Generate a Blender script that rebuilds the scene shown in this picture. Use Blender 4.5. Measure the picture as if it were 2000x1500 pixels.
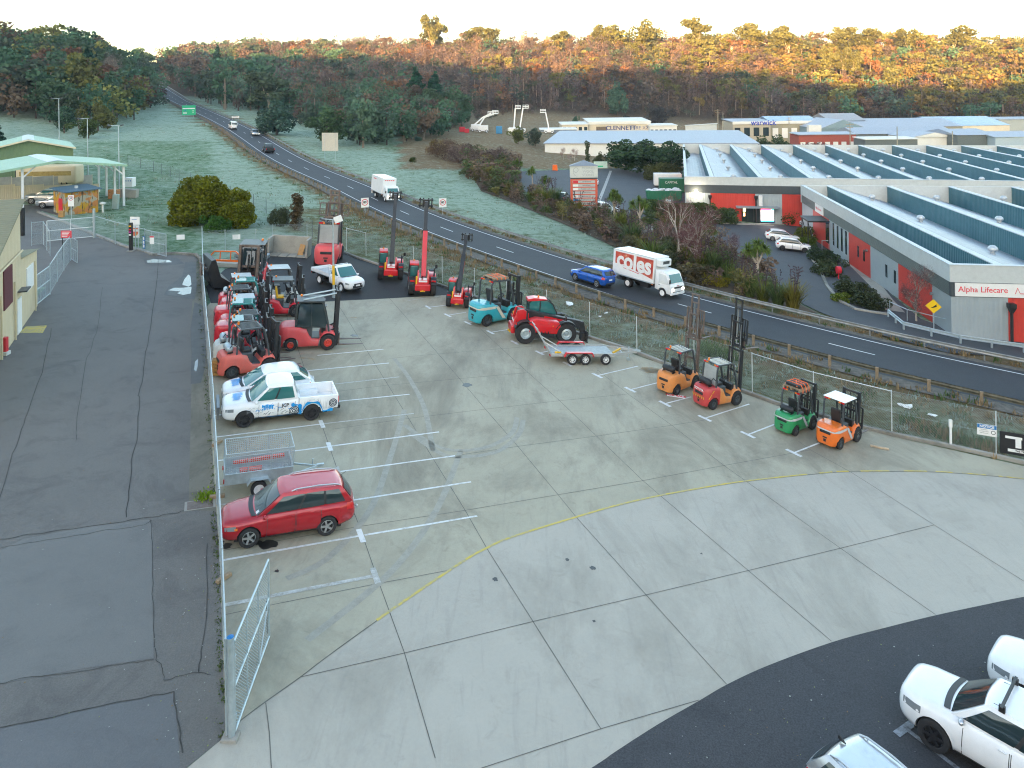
import bpy,bmesh,math,random
import numpy as np
from mathutils import Vector,Matrix
PI = math.pi
R = math.radians
random.seed(7)
rng = np.random.default_rng(7)
scene = bpy.context.scene
COL = scene.collection
for _o in list(bpy.data.objects):
 bpy.data.objects.remove(_o,do_unlink=True)
 # ------------------------------------------------------------------ camera, world, sun, exposure
CZ = 16.2 # camera height over the yard (m)
FPX,PCX,PCY,ROLL = 1430.0,1000.0,180.0,R(0.7) # focal length and principal point of the photograph (2000 px wide)
cam_data = bpy.data.cameras.new("camera")
cam = bpy.data.objects.new("camera",cam_data)
COL.objects.link(cam)
cam_data.sensor_width = 36.0
cam_data.lens = 36.0*FPX/2000.0
cam_data.shift_y =-(750.0-PCY)/2000.0
cam_data.clip_end = 6000.0
cam_data.clip_start = 0.5
cam.matrix_world = Matrix.Translation((0,0,CZ))@Matrix.Rotation(R(90),4,'X')@Matrix.Rotation(-ROLL,4,'Z')
scene.camera = cam
SUN_EL,SUN_AZ = R(6.0),R(200.0) # azimuth measured clockwise from +Y: behind the camera, a little left
world = bpy.data.worlds.new("World")
scene.world = world
world.use_nodes = True
nt = world.node_tree
for n in list(nt.nodes):
 nt.nodes.remove(n)
sky = nt.nodes.new('ShaderNodeTexSky')
sky.sky_type = 'NISHITA'
sky.sun_disc = False
sky.sun_elevation = SUN_EL
sky.sun_rotation = SUN_AZ
sky.altitude = 150
sky.air_density = 1.0
sky.dust_density = 1.6
sky.ozone_density = 1.0
bg = nt.nodes.new('ShaderNodeBackground')
bg.inputs['Strength'].default_value = 0.15
wo = nt.nodes.new('ShaderNodeOutputWorld')
nt.links.new(sky.outputs[0],bg.inputs['Color'])
nt.links.new(bg.outputs[0],wo.inputs['Surface'])
sun_data = bpy.data.lights.new("sun",'SUN')
sun_data.energy = 4.6
sun_data.angle = R(0.5)
sun_data.color =(1.0,0.55,0.20)
sun = bpy.data.objects.new("sun",sun_data)
COL.objects.link(sun)
_sd = Vector((math.sin(SUN_AZ)*math.cos(SUN_EL),math.cos(SUN_AZ)*math.cos(SUN_EL),math.sin(SUN_EL)))
sun.rotation_euler = _sd.to_track_quat('Z','Y').to_euler()
sun.location =(0,0,300)
vs = scene.view_settings
vs.view_transform = 'Standard'
vs.look = 'None'
vs.exposure = 2.85
vs.gamma = 1.0
scene.cycles.use_denoising = True
scene.cycles.filter_width = 1.1
scene.cycles.max_bounces = 6
scene.cycles.transparent_max_bounces = 12
scene.cycles.use_adaptive_sampling = True
scene.cycles.adaptive_threshold = 0.02
# ------------------------------------------------------------------ geometry of the site
# the whole site lies on one gently sloping plane, z = A + B x + C y, which steepens into hills beyond
def _ray(x,y):
 u =(x-PCX)/FPX; v =(PCY-y)/FPX
 c,s = math.cos(ROLL),math.sin(ROLL)
 return np.array([u*c+v*s,1.0,-u*s+v*c])
_n = np.cross(_ray(4336,415),_ray(391,156)); _n /= np.linalg.norm(_n)
if _n[2]<0:_n =-_n
PN = Vector(_n) # normal of the site plane
PD = 16.2 # camera's distance from it
PA,PB,PC = CZ-PD/PN.z,-PN.x/PN.z,-PN.y/PN.z
def plane(X,Y):
 return PA+PB*X+PC*Y
HB = 200.0
def base(X,Y):
 X = np.asarray(X,float); Y = np.asarray(Y,float)
 Ys = np.maximum(Y,100.0)
 Yp = 100+HB*(np.exp(np.minimum((Ys-100)/HB,6))-1)
 k = Yp/Ys
 far = CZ+(plane(X*k,Yp)-CZ)/k
 return np.where(Y<=100,plane(X,Y),far)
_hx = np.array([-900,-200,60,150,220,262,288,320,380,440,520,840,1100,1400,1700,2000,2300,3000])
_h0 = np.array([170,170,175,180,205,260,345,330,330,340,360,370,370,370,370,365,360,360])
_h1 = np.array([300,300,300,310,330,380,520,600,640,700,700,660,640,620,610,600,600,600])
_ht = np.array([90,105,112,118,140,158,166,140,125,115,112,112,110,106,106,112,115,115])
def ground(X,Y):
 X = np.asarray(X,float); Y = np.asarray(Y,float)
 Yc = np.maximum(Y,20.0)
 px = PCX+FPX*X/Yc
 y0 = np.interp(px,_hx,_h0); y1 = np.interp(px,_hx,_h1); yt = np.interp(px,_hx,_ht)
 yh = PCY-(px-PCX)*math.tan(ROLL)
 zt = CZ+(yh-yt)/FPX*y1
 d = zt-base(X*y1/Yc,y1)
 t = np.clip((Y-y0)/(y1-y0),0,1)
 s = t*t*(3-2*t)*0.5+t*0.5
 Ye = np.minimum(Y,y1)
 z = base(X*Ye/Yc,Ye)+d*s-np.maximum(Y-y1,0)*0.04
 return np.where(Y<60,plane(X,Y),z)
def gz(x,y):
 return float(ground(x,y))
def P(px,py,h=0.0):
 """point of the ground seen at a pixel of the photograph (plus a height)"""
 r = _ray(px,py)
 lo,hi,y = 8.0,None,8.0
 while y<1200:
  if CZ+r[2]*y<=gz(r[0]*y,y)+1e-9:
   hi = y; break
  lo = y; y *= 1.04
 if hi is None:hi = lo = 1000.0
 for _ in range(40):
  m = 0.5*(lo+hi)
  if CZ+r[2]*m<=gz(r[0]*m,m):hi = m
  else:lo = m
 y = hi
 return Vector((r[0]*y,y,CZ+r[2]*y+h))
def PY_(px,py,Y):
 """point at distance Y on the line of sight of a pixel"""
 r = _ray(px,py)
 return Vector((r[0]*Y,Y,CZ+r[2]*Y))
def gnormal(x,y,e=0.6):
 n = Vector((gz(x-e,y)-gz(x+e,y),gz(x,y-e)-gz(x,y+e),2*e))
 return n.normalized()
def seat_matrix(x,y,yaw,z=None):
 """stand on the ground, heading yaw, tilted with the slope"""
 n = gnormal(x,y)
 f = Vector((math.cos(yaw),math.sin(yaw),0)); f =(f-n*f.dot(n)).normalized()
 l = n.cross(f)
 m = Matrix((f,l,n)).transposed().to_4x4()
 m.translation = Vector((x,y,gz(x,y) if z is None else z))
 return m
 # ------------------------------------------------------------------ scene-building helpers
def tag(o,label=None,cat=None,group=None,kind=None):
 if label:o['label'] = label
 if cat:o['category'] = cat
 if group:o['group'] = group
 if kind:o['kind'] = kind
 return o
def thing(name,label,cat,m=None,group=None):
 o = bpy.data.objects.new(name,None)
 o.empty_display_size = 0.3
 COL.objects.link(o)
 if m is not None:
  o.matrix_world = m if isinstance(m,Matrix) else Matrix.Translation(m)
 return tag(o,label,cat,group)
def copy_tree(o,parent=None,m=None):
 c = o.copy(); COL.objects.link(c)
 if parent:c.parent = parent
 if m is not None:c.matrix_world = m
 for ch in o.children:copy_tree(ch,c)
 return c
class MB:
 """collects faces, then links them as one mesh object"""
 def __init__(s):s.v =[]; s.f =[]; s.m =[]; s.mi = 0; s.T = None
 def add(s,vs_,fs):
  o = len(s.v)
  for p in vs_:
   p = Vector(p)
   s.v.append(s.T@p if s.T is not None else p)
  for f in fs:
   s.f.append([o+i for i in f]); s.m.append(s.mi)
  return s
 def box(s,c,d,rz=0,rx=0,ry=0):
  M = Matrix.Translation(c)
  if rz or rx or ry:M = M@Matrix.Rotation(rz,4,'Z')@Matrix.Rotation(ry,4,'Y')@Matrix.Rotation(rx,4,'X')
  a,b,e = d[0]/2,d[1]/2,d[2]/2
  vv =[M@Vector(p) for p in((-a,-b,-e),(a,-b,-e),(a,b,-e),(-a,b,-e),(-a,-b,e),(a,-b,e),(a,b,e),(-a,b,e))]
  return s.add(vv,[(3,2,1,0),(4,5,6,7),(0,1,5,4),(1,2,6,5),(2,3,7,6),(3,0,4,7)])
 def bb(s,x0,x1,y0,y1,z0,z1):
  return s.box(((x0+x1)/2,(y0+y1)/2,(z0+z1)/2),(abs(x1-x0),abs(y1-y0),abs(z1-z0)))
 def tube(s,p,q,r,n=8,r2=None,cap=True):
  p = Vector(p); q = Vector(q); d = q-p
  if d.length<1e-6:return s
  z = d.normalized(); x = z.orthogonal().normalized(); y = z.cross(x)
  r2 = r if r2 is None else r2
  vv =[]
  for c,rr in((p,r),(q,r2)):
   for i in range(n):
    a = 2*PI*(i+0.5)/n
    vv.append(c+x*(rr*math.cos(a))+y*(rr*math.sin(a)))
  ff =[(i,(i+1)%n,n+(i+1)%n,n+i) for i in range(n)]
  if cap:ff +=[tuple(range(n))[::-1],tuple(range(n,2*n))]
  return s.add(vv,ff)
 def path(s,pts,r,n=6):
  for a,b in zip(pts[:-1],pts[1:]):s.tube(a,b,r,n)
  return s
 def bar(s,p,q,w,h):
  """rectangular bar from p to q"""
  p = Vector(p); q = Vector(q); d =(q-p); L = d.length
  if L<1e-6:return s
  z = d.normalized(); up = Vector((0,0,1)) if abs(z.z)<0.95 else Vector((1,0,0))
  x = z.cross(up).normalized(); y = x.cross(z)
  vv =[c+x*(a*w/2)+y*(b*h/2) for c in(p,q) for a,b in((-1,-1),(1,-1),(1,1),(-1,1))]
  return s.add(vv,[(3,2,1,0),(4,5,6,7),(0,1,5,4),(1,2,6,5),(2,3,7,6),(3,0,4,7)])
 def prism(s,poly,a,b,axis='y'):
  """polygon in the plane across an axis, pushed from a to b"""
  n = len(poly)
  def mk(p,t):
   return{'y':(p[0],t,p[1]),'x':(t,p[0],p[1]),'z':(p[0],p[1],t)}[axis]
  vv =[mk(p,a) for p in poly]+[mk(p,b) for p in poly]
  ff =[(i,(i+1)%n,n+(i+1)%n,n+i) for i in range(n)]+[tuple(range(n))[::-1],tuple(range(n,2*n))]
  return s.add(vv,ff)
 def lathe(s,prof,n=16,M=None):
  """profile of (radius, height) spun round z"""
  vv =[]; k = len(prof)
  for i in range(n):
   a = 2*PI*i/n
   for r_,z_ in prof:
    p = Vector((r_*math.cos(a),r_*math.sin(a),z_)); vv.append(M@p if M else p)
  ff =[(i*k+j,((i+1)%n)*k+j,((i+1)%n)*k+j+1,i*k+j+1) for i in range(n) for j in range(k-1)]
  return s.add(vv,ff)
 def loft(s,rings,cap=True,closed=True):
  k = len(rings[0]); vv =[p for r_ in rings for p in r_]; ff =[]
  for i in range(len(rings)-1):
   for j in range(k if closed else k-1):
    j2 =(j+1)%k
    ff.append((i*k+j,i*k+j2,(i+1)*k+j2,(i+1)*k+j))
  if cap and closed:
   ff.append(tuple(range(k))[::-1]); ff.append(tuple(range((len(rings)-1)*k,len(rings)*k)))
  return s.add(vv,ff)
 def quad(s,*p):return s.add(p,[tuple(range(len(p)))])
 def ball(s,c,r,n=10,sc=(1,1,1)):
  prof =[(max(1e-4,math.sin(PI*i/n)),-math.cos(PI*i/n)) for i in range(n+1)]
  M = Matrix.Translation(c)@Matrix.Diagonal((r*sc[0],r*sc[1],r*sc[2],1))
  return s.lathe(prof,max(8,n+2),M)
 def build(s,name,mats,parent=None,smooth=None,bevel=0,seg=2,fix=True,link=True):
  me = bpy.data.meshes.new(name)
  me.from_pydata([tuple(v) for v in s.v],[],s.f)
  if not isinstance(mats,(list,tuple)):mats =[mats]
  for m in mats:me.materials.append(m)
  if any(s.m):me.polygons.foreach_set('material_index',s.m)
  if bevel or fix:
   bm = bmesh.new(); bm.from_mesh(me)
   bmesh.ops.remove_doubles(bm,verts=bm.verts,dist=1e-4)
   bmesh.ops.dissolve_degenerate(bm,dist=1e-5,edges=bm.edges)
   if fix:bmesh.ops.recalc_face_normals(bm,faces=bm.faces)
   if bevel:
    es =[e for e in bm.edges if len(e.link_faces)==2 and e.calc_face_angle(0)>R(28)]
    bmesh.ops.bevel(bm,geom=es,offset=bevel,segments=seg,profile=0.5,affect='EDGES',clamp_overlap=True)
   bm.to_mesh(me); bm.free()
  if smooth is not None:
   me.polygons.foreach_set('use_smooth',[True]*len(me.polygons))
   me.set_sharp_from_angle(angle=R(smooth))
  me.update()
  o = bpy.data.objects.new(name,me)
  if link:COL.objects.link(o)
  if parent:o.parent = parent
  return o
  # ------------------------------------------------------------------ materials
def lin(h):
 if isinstance(h,(tuple,list)):return(h[0],h[1],h[2],1.0)
 h = h.lstrip('#')
 c =[int(h[i:i+2],16)/255 for i in(0,2,4)]
 return tuple(((x/12.92) if x<=0.04045 else((x+0.055)/1.055)**2.4) for x in c)+(1.0,)
MATS ={}
def mat(name,col,rough=0.6,metal=0.0,var=0.12,scale=3.0,bump=0.0,bscale=40.0,coat=0.0,emit=0.0,spec=0.5,dirt=None,dirt_amt=0.5,dirt_scale=1.2,coords='Object',alpha=1.0):
 if name in MATS:return MATS[name]
 m = bpy.data.materials.new(name); m.use_nodes = True
 t = m.node_tree; b = t.nodes['Principled BSDF']
 c = lin(col)
 b.inputs['Roughness'].default_value = rough
 b.inputs['Metallic'].default_value = metal
 b.inputs['Specular IOR Level'].default_value = spec
 if coat:b.inputs['Coat Weight'].default_value = coat; b.inputs['Coat Roughness'].default_value = 0.06
 if emit:
  b.inputs['Emission Color'].default_value = c; b.inputs['Emission Strength'].default_value = emit
 tc = t.nodes.new('ShaderNodeTexCoord')
 if var>0 or dirt:
  nz = t.nodes.new('ShaderNodeTexNoise'); nz.inputs['Scale'].default_value = scale; nz.inputs['Detail'].default_value = 5; nz.inputs['Roughness'].default_value = 0.65
  t.links.new(tc.outputs[coords],nz.inputs['Vector'])
  mr = t.nodes.new('ShaderNodeMapRange'); mr.inputs[1].default_value = 0.3; mr.inputs[2].default_value = 0.7
  mr.inputs[3].default_value = 1-var; mr.inputs[4].default_value = 1+var
  t.links.new(nz.outputs['Fac'],mr.inputs[0])
  mx = t.nodes.new('ShaderNodeVectorMath'); mx.operation = 'SCALE'; mx.inputs[0].default_value = c[:3]
  t.links.new(mr.outputs[0],mx.inputs['Scale'])
  out = mx.outputs[0]
  if dirt:
   n2 = t.nodes.new('ShaderNodeTexNoise'); n2.inputs['Scale'].default_value = dirt_scale; n2.inputs['Detail'].default_value = 8; n2.inputs['Roughness'].default_value = 0.7
   t.links.new(tc.outputs[coords],n2.inputs['Vector'])
   r2 = t.nodes.new('ShaderNodeMapRange'); r2.inputs[1].default_value = 0.5; r2.inputs[2].default_value = 0.68; r2.inputs[3].default_value = 0; r2.inputs[4].default_value = dirt_amt
   t.links.new(n2.outputs['Fac'],r2.inputs[0])
   mc = t.nodes.new('ShaderNodeMix'); mc.data_type = 'RGBA'
   t.links.new(r2.outputs[0],mc.inputs[0]); t.links.new(out,mc.inputs[6]); mc.inputs[7].default_value = lin(dirt)
   out = mc.outputs[2]
  t.links.new(out,b.inputs['Base Color'])
 else:
  b.inputs['Base Color'].default_value = c
 if bump:
  nb = t.nodes.new('ShaderNodeTexNoise'); nb.inputs['Scale'].default_value = bscale; nb.inputs['Detail'].default_value = 4
  t.links.new(tc.outputs[coords],nb.inputs['Vector'])
  bp = t.nodes.new('ShaderNodeBump'); bp.inputs['Strength'].default_value = bump; bp.inputs['Distance'].default_value = 0.02
  t.links.new(nb.outputs['Fac'],bp.inputs['Height']); t.links.new(bp.outputs[0],b.inputs['Normal'])
 if alpha<1:b.inputs['Alpha'].default_value = alpha
 MATS[name] = m
 return m
def paint(name,col,**k):
 d = dict(rough=0.32,coat=0.35,var=0.05,scale=1.5,dirt=(0.16,0.14,0.12),dirt_amt=0.22,dirt_scale=2.2); d.update(k)
 return mat(name,col,**d)
M_glass = mat('dark_glass',(0.02,0.035,0.04),rough=0.06,var=0,spec=0.9)
M_tglass = mat('sky_tinted_glass',(0.03,0.15,0.15),rough=0.08,var=0,spec=0.9)  # window teal imitates reflected sky, put into the base colour
M_rubber = mat('tyre_rubber',(0.022,0.022,0.024),rough=0.85,var=0.25,scale=8)
M_black = mat('black_plastic',(0.02,0.021,0.023),rough=0.5,var=0.15)
M_blackm = mat('black_steel',(0.022,0.024,0.028),rough=0.45,var=0.2,dirt=(0.09,0.07,0.05),dirt_amt=0.35)
M_dgrey = mat('dark_grey_paint',(0.055,0.065,0.072),rough=0.45,var=0.12,dirt=(0.1,0.09,0.07),dirt_amt=0.3)
M_rim = mat('alloy_rim',(0.55,0.56,0.58),rough=0.3,metal=0.85,var=0.05)
M_drim = mat('dark_rim',(0.04,0.04,0.045),rough=0.35,metal=0.5,var=0.05)
M_wrim = mat('white_rim',(0.75,0.76,0.76),rough=0.4,var=0.06)
M_galv = mat('galvanised_steel',(0.46,0.53,0.56),rough=0.42,metal=0.55,var=0.12,scale=6)
M_steel = mat('worn_steel',(0.17,0.13,0.11),rough=0.55,metal=0.4,var=0.3,scale=5)
M_white = mat('white_paint',(0.78,0.79,0.79),rough=0.35,var=0.04,coat=0.3,dirt=(0.4,0.38,0.34),dirt_amt=0.15)
M_redl = mat('red_lens',(0.55,0.015,0.02),rough=0.2,var=0.05)
M_ambl = mat('amber_lens',(0.85,0.22,0.02),rough=0.25,var=0.05)
M_lamp = mat('clear_lamp',(0.26,0.29,0.31),rough=0.12,var=0.05,metal=0.3)
M_lit = mat('lit_headlamp',(1.0,0.86,0.66),emit=0.9,var=0)
M_plate = mat('number_plate',(0.75,0.76,0.74),rough=0.4,var=0.04)
M_orange = paint('orange_paint',(0.82,0.14,0.01))
M_yellow = mat('yellow_paint',(0.72,0.42,0.02),rough=0.5,var=0.15)
M_signw = mat('sign_white',(0.78,0.78,0.76),rough=0.45,var=0.04)
M_signb = mat('sign_black',(0.015,0.015,0.018),rough=0.45,var=0.1)
M_signr = mat('sign_red',(0.62,0.02,0.04),rough=0.45,var=0.05)
M_signblue = mat('sign_blue',(0.01,0.16,0.42),rough=0.45,var=0.05)
M_timber = mat('weathered_timber',(0.30,0.22,0.14),rough=0.85,var=0.25,scale=4)
def text(txt,size,M,mt,parent,ext=0.004,bold=0.0,align='CENTER',name='lettering',sx=1.0):
 """flat raised letters; M places them: x along the line, y up, z out of the face"""
 cu = bpy.data.curves.new(name,'FONT'); cu.body = txt; cu.size = size; cu.extrude = ext; cu.align_x = align; cu.align_y = 'CENTER'
 cu.offset = bold; cu.resolution_u = 3
 tmp = bpy.data.objects.new(name+'_tmp',cu); COL.objects.link(tmp)
 dg = bpy.context.evaluated_depsgraph_get(); dg.update()
 me = bpy.data.meshes.new_from_object(tmp.evaluated_get(dg))
 bpy.data.objects.remove(tmp,do_unlink=True)
 me.transform(M@Matrix.Diagonal((sx,1,1,1)))
 me.materials.clear(); me.materials.append(mt); me.name = name
 o = bpy.data.objects.new(name,me); COL.objects.link(o)
 if parent:o.parent = parent
 return o
def face_M(c,x,n):
 """frame for lettering: origin c, line direction x, outward n"""
 x = Vector(x).normalized(); n = Vector(n).normalized(); y = n.cross(x)
 m = Matrix((x,y,n)).transposed().to_4x4(); m.translation = Vector(c)
 return m
def yaw_of(a,b):
 return math.atan2(b.y-a.y,b.x-a.x)
 # ------------------------------------------------------------------ ground materials
def mixn(t,fac,a,b):
 m = t.nodes.new('ShaderNodeMix'); m.data_type = 'RGBA'
 for k,x in((0,fac),(6,a),(7,b)):
  if hasattr(x,'is_output') or hasattr(x,'links'):t.links.new(x,m.inputs[k])
  elif k==0:m.inputs[0].default_value = x
  else:m.inputs[k].default_value = lin(x)
 return m.outputs[2]
def noise(t,vec,sc,det=6,rough=0.65,lo=0.35,hi=0.65,dist=0.0):
 n = t.nodes.new('ShaderNodeTexNoise'); n.inputs['Scale'].default_value = sc; n.inputs['Detail'].default_value = det
 n.inputs['Roughness'].default_value = rough; n.inputs['Distortion'].default_value = dist
 t.links.new(vec,n.inputs['Vector'])
 r = t.nodes.new('ShaderNodeMapRange'); r.inputs[1].default_value = lo; r.inputs[2].default_value = hi
 t.links.new(n.outputs['Fac'],r.inputs[0])
 return r.outputs[0]
def mathn(t,op,a,b=0.0):
 m = t.nodes.new('ShaderNodeMath'); m.operation = op; m.use_clamp = False
 for k,x in((0,a),(1,b)):
  if hasattr(x,'links'):t.links.new(x,m.inputs[k])
  else:m.inputs[k].default_value = x
 return m.outputs[0]
def newmat(name):
 m = bpy.data.materials.new(name); m.use_nodes = True
 t = m.node_tree; b = t.nodes['Principled BSDF']; tc = t.nodes.new('ShaderNodeTexCoord')
 MATS[name] = m
 return m,t,b,tc
def stretch(t,vec,s,rz=0.0):
 mp = t.nodes.new('ShaderNodeMapping'); mp.inputs['Scale'].default_value = s; mp.inputs['Rotation'].default_value =(0,0,rz)
 t.links.new(vec,mp.inputs['Vector']); return mp.outputs[0]
def addbump(t,b,h,st=0.4,d=0.03):
 bp = t.nodes.new('ShaderNodeBump'); bp.inputs['Strength'].default_value = st; bp.inputs['Distance'].default_value = d
 t.links.new(h,bp.inputs['Height']); t.links.new(bp.outputs[0],b.inputs['Normal'])
YAW_B = yaw_of(P(790,1275),P(702,1028)) # heading of the slab joints that run away from the camera
def concrete_mat(name,c0,c1,stain,amt):
 m,t,b,tc = newmat(name); g = tc.outputs['Object']
 col = mixn(t,noise(t,g,0.35,8,.7,.3,.7),c0,c1)
 fine = noise(t,g,9,6,.75,.25,.75)
 col = mixn(t,mathn(t,'MULTIPLY',fine,0.35),col,(c1[0]*1.25,c1[1]*1.22,c1[2]*1.15))
 st = noise(t,stretch(t,g,(1.0,0.45,1),YAW_B),0.22,9,.72,.47,.66,.6)
 col = mixn(t,mathn(t,'MULTIPLY',st,amt),col,stain)
 s2 = noise(t,g,1.1,7,.7,.58,.72,1.0)
 col = mixn(t,mathn(t,'MULTIPLY',s2,amt*.5),col,(stain[0]*.8,stain[1]*.8,stain[2]*.8))
 swirl = noise(t,stretch(t,g,(2.4,.25,1),YAW_B+.9),0.8,5,.6,.55,.75,2.2)
 col = mixn(t,mathn(t,'MULTIPLY',swirl,amt*.35),col,(.17,.16,.15))
 t.links.new(col,b.inputs['Base Color']); b.inputs['Roughness'].default_value = .82
 addbump(t,b,fine,.25,.01)
 return m
M_conc_yard = concrete_mat('yard_concrete',(.295,.272,.205),(.38,.352,.27),(.165,.145,.11),.7)
M_conc_apron = concrete_mat('apron_concrete',(.345,.322,.278),(.402,.374,.322),(.24,.222,.18),.6)
M_conc_plain = concrete_mat('plain_concrete',(.27,.26,.23),(.36,.35,.31),(.12,.11,.09),.6)
def asphalt_mat(name,c0,c1,pale,amt,sp=.25):
 m,t,b,tc = newmat(name); g = tc.outputs['Object']
 col = mixn(t,noise(t,g,0.3,8,.7,.3,.7),c0,c1)
 fine = noise(t,g,22,3,.8,.35,.7)
 col = mixn(t,mathn(t,'MULTIPLY',fine,sp),col,pale)
 st = noise(t,g,0.5,9,.75,.5,.72,.8)
 col = mixn(t,mathn(t,'MULTIPLY',st,amt),col,(c0[0]*.55,c0[1]*.55,c0[2]*.6))
 t.links.new(col,b.inputs['Base Color']); b.inputs['Roughness'].default_value = .78
 addbump(t,b,fine,.35,.012)
 return m
M_asph_drive = asphalt_mat('old_asphalt',(.098,.091,.084),(.13,.122,.111),(.22,.21,.195),.6,.4)
M_asph_new = asphalt_mat('new_asphalt',(.017,.018,.022),(.025,.026,.030),(.11,.11,.12),.5,.45)
M_asph_dark = asphalt_mat('dark_asphalt_patch',(.010,.011,.013),(.018,.019,.021),(.06,.06,.06),.5,.25)
M_road = asphalt_mat('highway_asphalt',(.021,.025,.031),(.030,.035,.042),(.06,.065,.07),.35,.22)
M_lot = asphalt_mat('car_park_asphalt',(.036,.042,.05),(.052,.058,.066),(.12,.125,.13),.5,.2)
def worn_mat(name,col,under,lo=.38,hi=.56):
 m,t,b,tc = newmat(name); g = tc.outputs['Object']
 w = noise(t,g,3.5,9,.8,lo,hi)
 t.links.new(mixn(t,w,under,col),b.inputs['Base Color']); b.inputs['Roughness'].default_value = .7
 return m
M_line_worn = worn_mat('worn_white_paint',(.66,.67,.66),(.33,.32,.29),.30,.52)
M_line_faint = worn_mat('faint_white_paint',(.52,.52,.5),(.31,.3,.26),.42,.62)
M_line_road = worn_mat('road_white_paint',(.72,.73,.73),(.3,.3,.3),.22,.42)
M_line_yel = worn_mat('worn_yellow_paint',(.55,.42,.07),(.3,.29,.24),.36,.55)
M_joint = mat('joint_sealant',(.12,.115,.10),rough=.9,var=.4,scale=1.2)
M_water = mat('puddle_water',(.03,.032,.035),rough=.02,var=0,spec=.9)
M_kerb = concrete_mat('kerb_concrete',(.22,.21,.19),(.32,.31,.28),(.08,.075,.06),.8)
# grass and hillside: colour follows a painted zone map (r dry, g frost, b forest floor)
def grass_mat():
 m,t,b,tc = newmat('frosty_grass'); g = tc.outputs['Object']
 at = t.nodes.new('ShaderNodeAttribute'); at.attribute_name = 'zone'
 sp = t.nodes.new('ShaderNodeSeparateColor'); t.links.new(at.outputs['Color'],sp.inputs[0])
 dry,frost,forest = sp.outputs[0],sp.outputs[1],sp.outputs[2]
 n1 = noise(t,g,.09,8,.7,.35,.65); n2 = noise(t,g,.9,8,.75,.35,.68); n3 = noise(t,stretch(t,g,(1,2.2,1)),4.5,6,.8,.3,.7)
 green = mixn(t,n2,(.03,.11,.025),(.08,.19,.06))
 straw = mixn(t,n2,(.16,.115,.06),(.27,.205,.125))
 fr = mixn(t,n3,(.24,.35,.26),(.44,.52,.44))
 dfac = mathn(t,'ADD',mathn(t,'MULTIPLY',n1,.5),mathn(t,'SUBTRACT',mathn(t,'MULTIPLY',dry,1.5),.42))
 dfac = mathn(t,'MINIMUM',mathn(t,'MAXIMUM',mathn(t,'ADD',dfac,mathn(t,'MULTIPLY',mathn(t,'SUBTRACT',n3,.5),.5)),0),1)
 col = mixn(t,dfac,green,straw)
 ff = mathn(t,'ADD',mathn(t,'MULTIPLY',mathn(t,'SUBTRACT',n2,.5),1.0),mathn(t,'SUBTRACT',mathn(t,'MULTIPLY',frost,1.35),mathn(t,'MULTIPLY',n1,.35)))
 ff = mathn(t,'MINIMUM',mathn(t,'MAXIMUM',ff,0),.92)
 col = mixn(t,ff,col,fr)
 col = mixn(t,forest,col,mixn(t,n2,(.045,.032,.022),(.095,.07,.045)))
 t.links.new(col,b.inputs['Base Color']); b.inputs['Roughness'].default_value = .95
 b.inputs['Specular IOR Level'].default_value = .15
 addbump(t,b,mathn(t,'ADD',n3,n2),.9,.12)
 return m
M_grass = grass_mat()
def project(X,Y,Z):
 u = X/Y; w =(Z-CZ)/Y; c,s = math.cos(ROLL),math.sin(ROLL)
 return PCX+FPX*(u*c-w*s),PCY-FPX*(u*s+w*c)
 # ------------------------------------------------------------------ highway centre line (right-hand edge line of the carriageway, going towards the camera's right)
def smooth_path(pts,step):
 pts =[Vector((p[0],p[1],0)) for p in pts]
 out =[]
 ext =[pts[0]*2-pts[1]]+pts+[pts[-1]*2-pts[-2]]
 for i in range(1,len(ext)-2):
  a,b,c,d = ext[i-1:i+3]
  n = max(1,int((c-b).length/step))
  for k in range(n):
   t = k/n
   out.append(0.5*((2*b)+(c-a)*t+(2*a-5*b+4*c-d)*t*t+(3*b-a-3*c+d)*t**3))
 out.append(pts[-1])
 o2 =[out[0]]; acc = 0 # even spacing
 for a,b in zip(out[:-1],out[1:]):
  L =(b-a).length; s_ = step-acc
  while s_<=L:
   o2.append(a.lerp(b,s_/L)); s_ += step
  acc =(acc+L)%step
 return o2
_rl =[(289,167),(362,197),(475,247),(587,310),(711,362),(769.5,388),(870,429.5),(1020,480.5),(1202,536.5),(1325,572.5),(1458,608),(1592,640),(1752,680),(2000,732)]
_rw =[P(*p) for p in _rl]
_rw =[Vector((_rw[0].x-60,_rw[0].y+95,0))]+_rw+[_rw[-1]+(_rw[-1]-_rw[-2])*2.2,_rw[-1]+(_rw[-1]-_rw[-2])*6]
ROAD = smooth_path(_rw,2.0)
for _ in range(4):
 ROAD =[ROAD[0]]+[(a+b*2+c)/4 for a,b,c in zip(ROAD[:-2],ROAD[1:-1],ROAD[2:])]+[ROAD[-1]]
def road_normals(path):
 N =[]
 for i in range(len(path)):
  d = path[min(i+1,len(path)-1)]-path[max(i-1,0)]; d.normalize()
  N.append(Vector((d.y,-d.x,0))) # towards the camera's side (left carriageway)
 return N
RN = road_normals(ROAD)
if(RN[len(RN)//2]).y>0:RN =[-n for n in RN]
def road_z(x,y):
 return gz(x,y)+0.012+0.09*min(1,max(0,(y-70)/50))
def rp(i,off,h=0.0):
 p = ROAD[i]+RN[i]*off
 return Vector((p.x,p.y,road_z(p.x,p.y)+h))
def road_at(px,py):
 """nearest station and offset on the highway for a ground pixel"""
 q = P(px,py); q.z = 0
 i = min(range(len(ROAD)),key=lambda k:(ROAD[k]-q).length)
 return i,(q-ROAD[i]).dot(RN[i])
ROADA = np.array([(p.x,p.y) for p in ROAD])
ROADN = np.array([(n.x,n.y) for n in RN])
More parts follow.
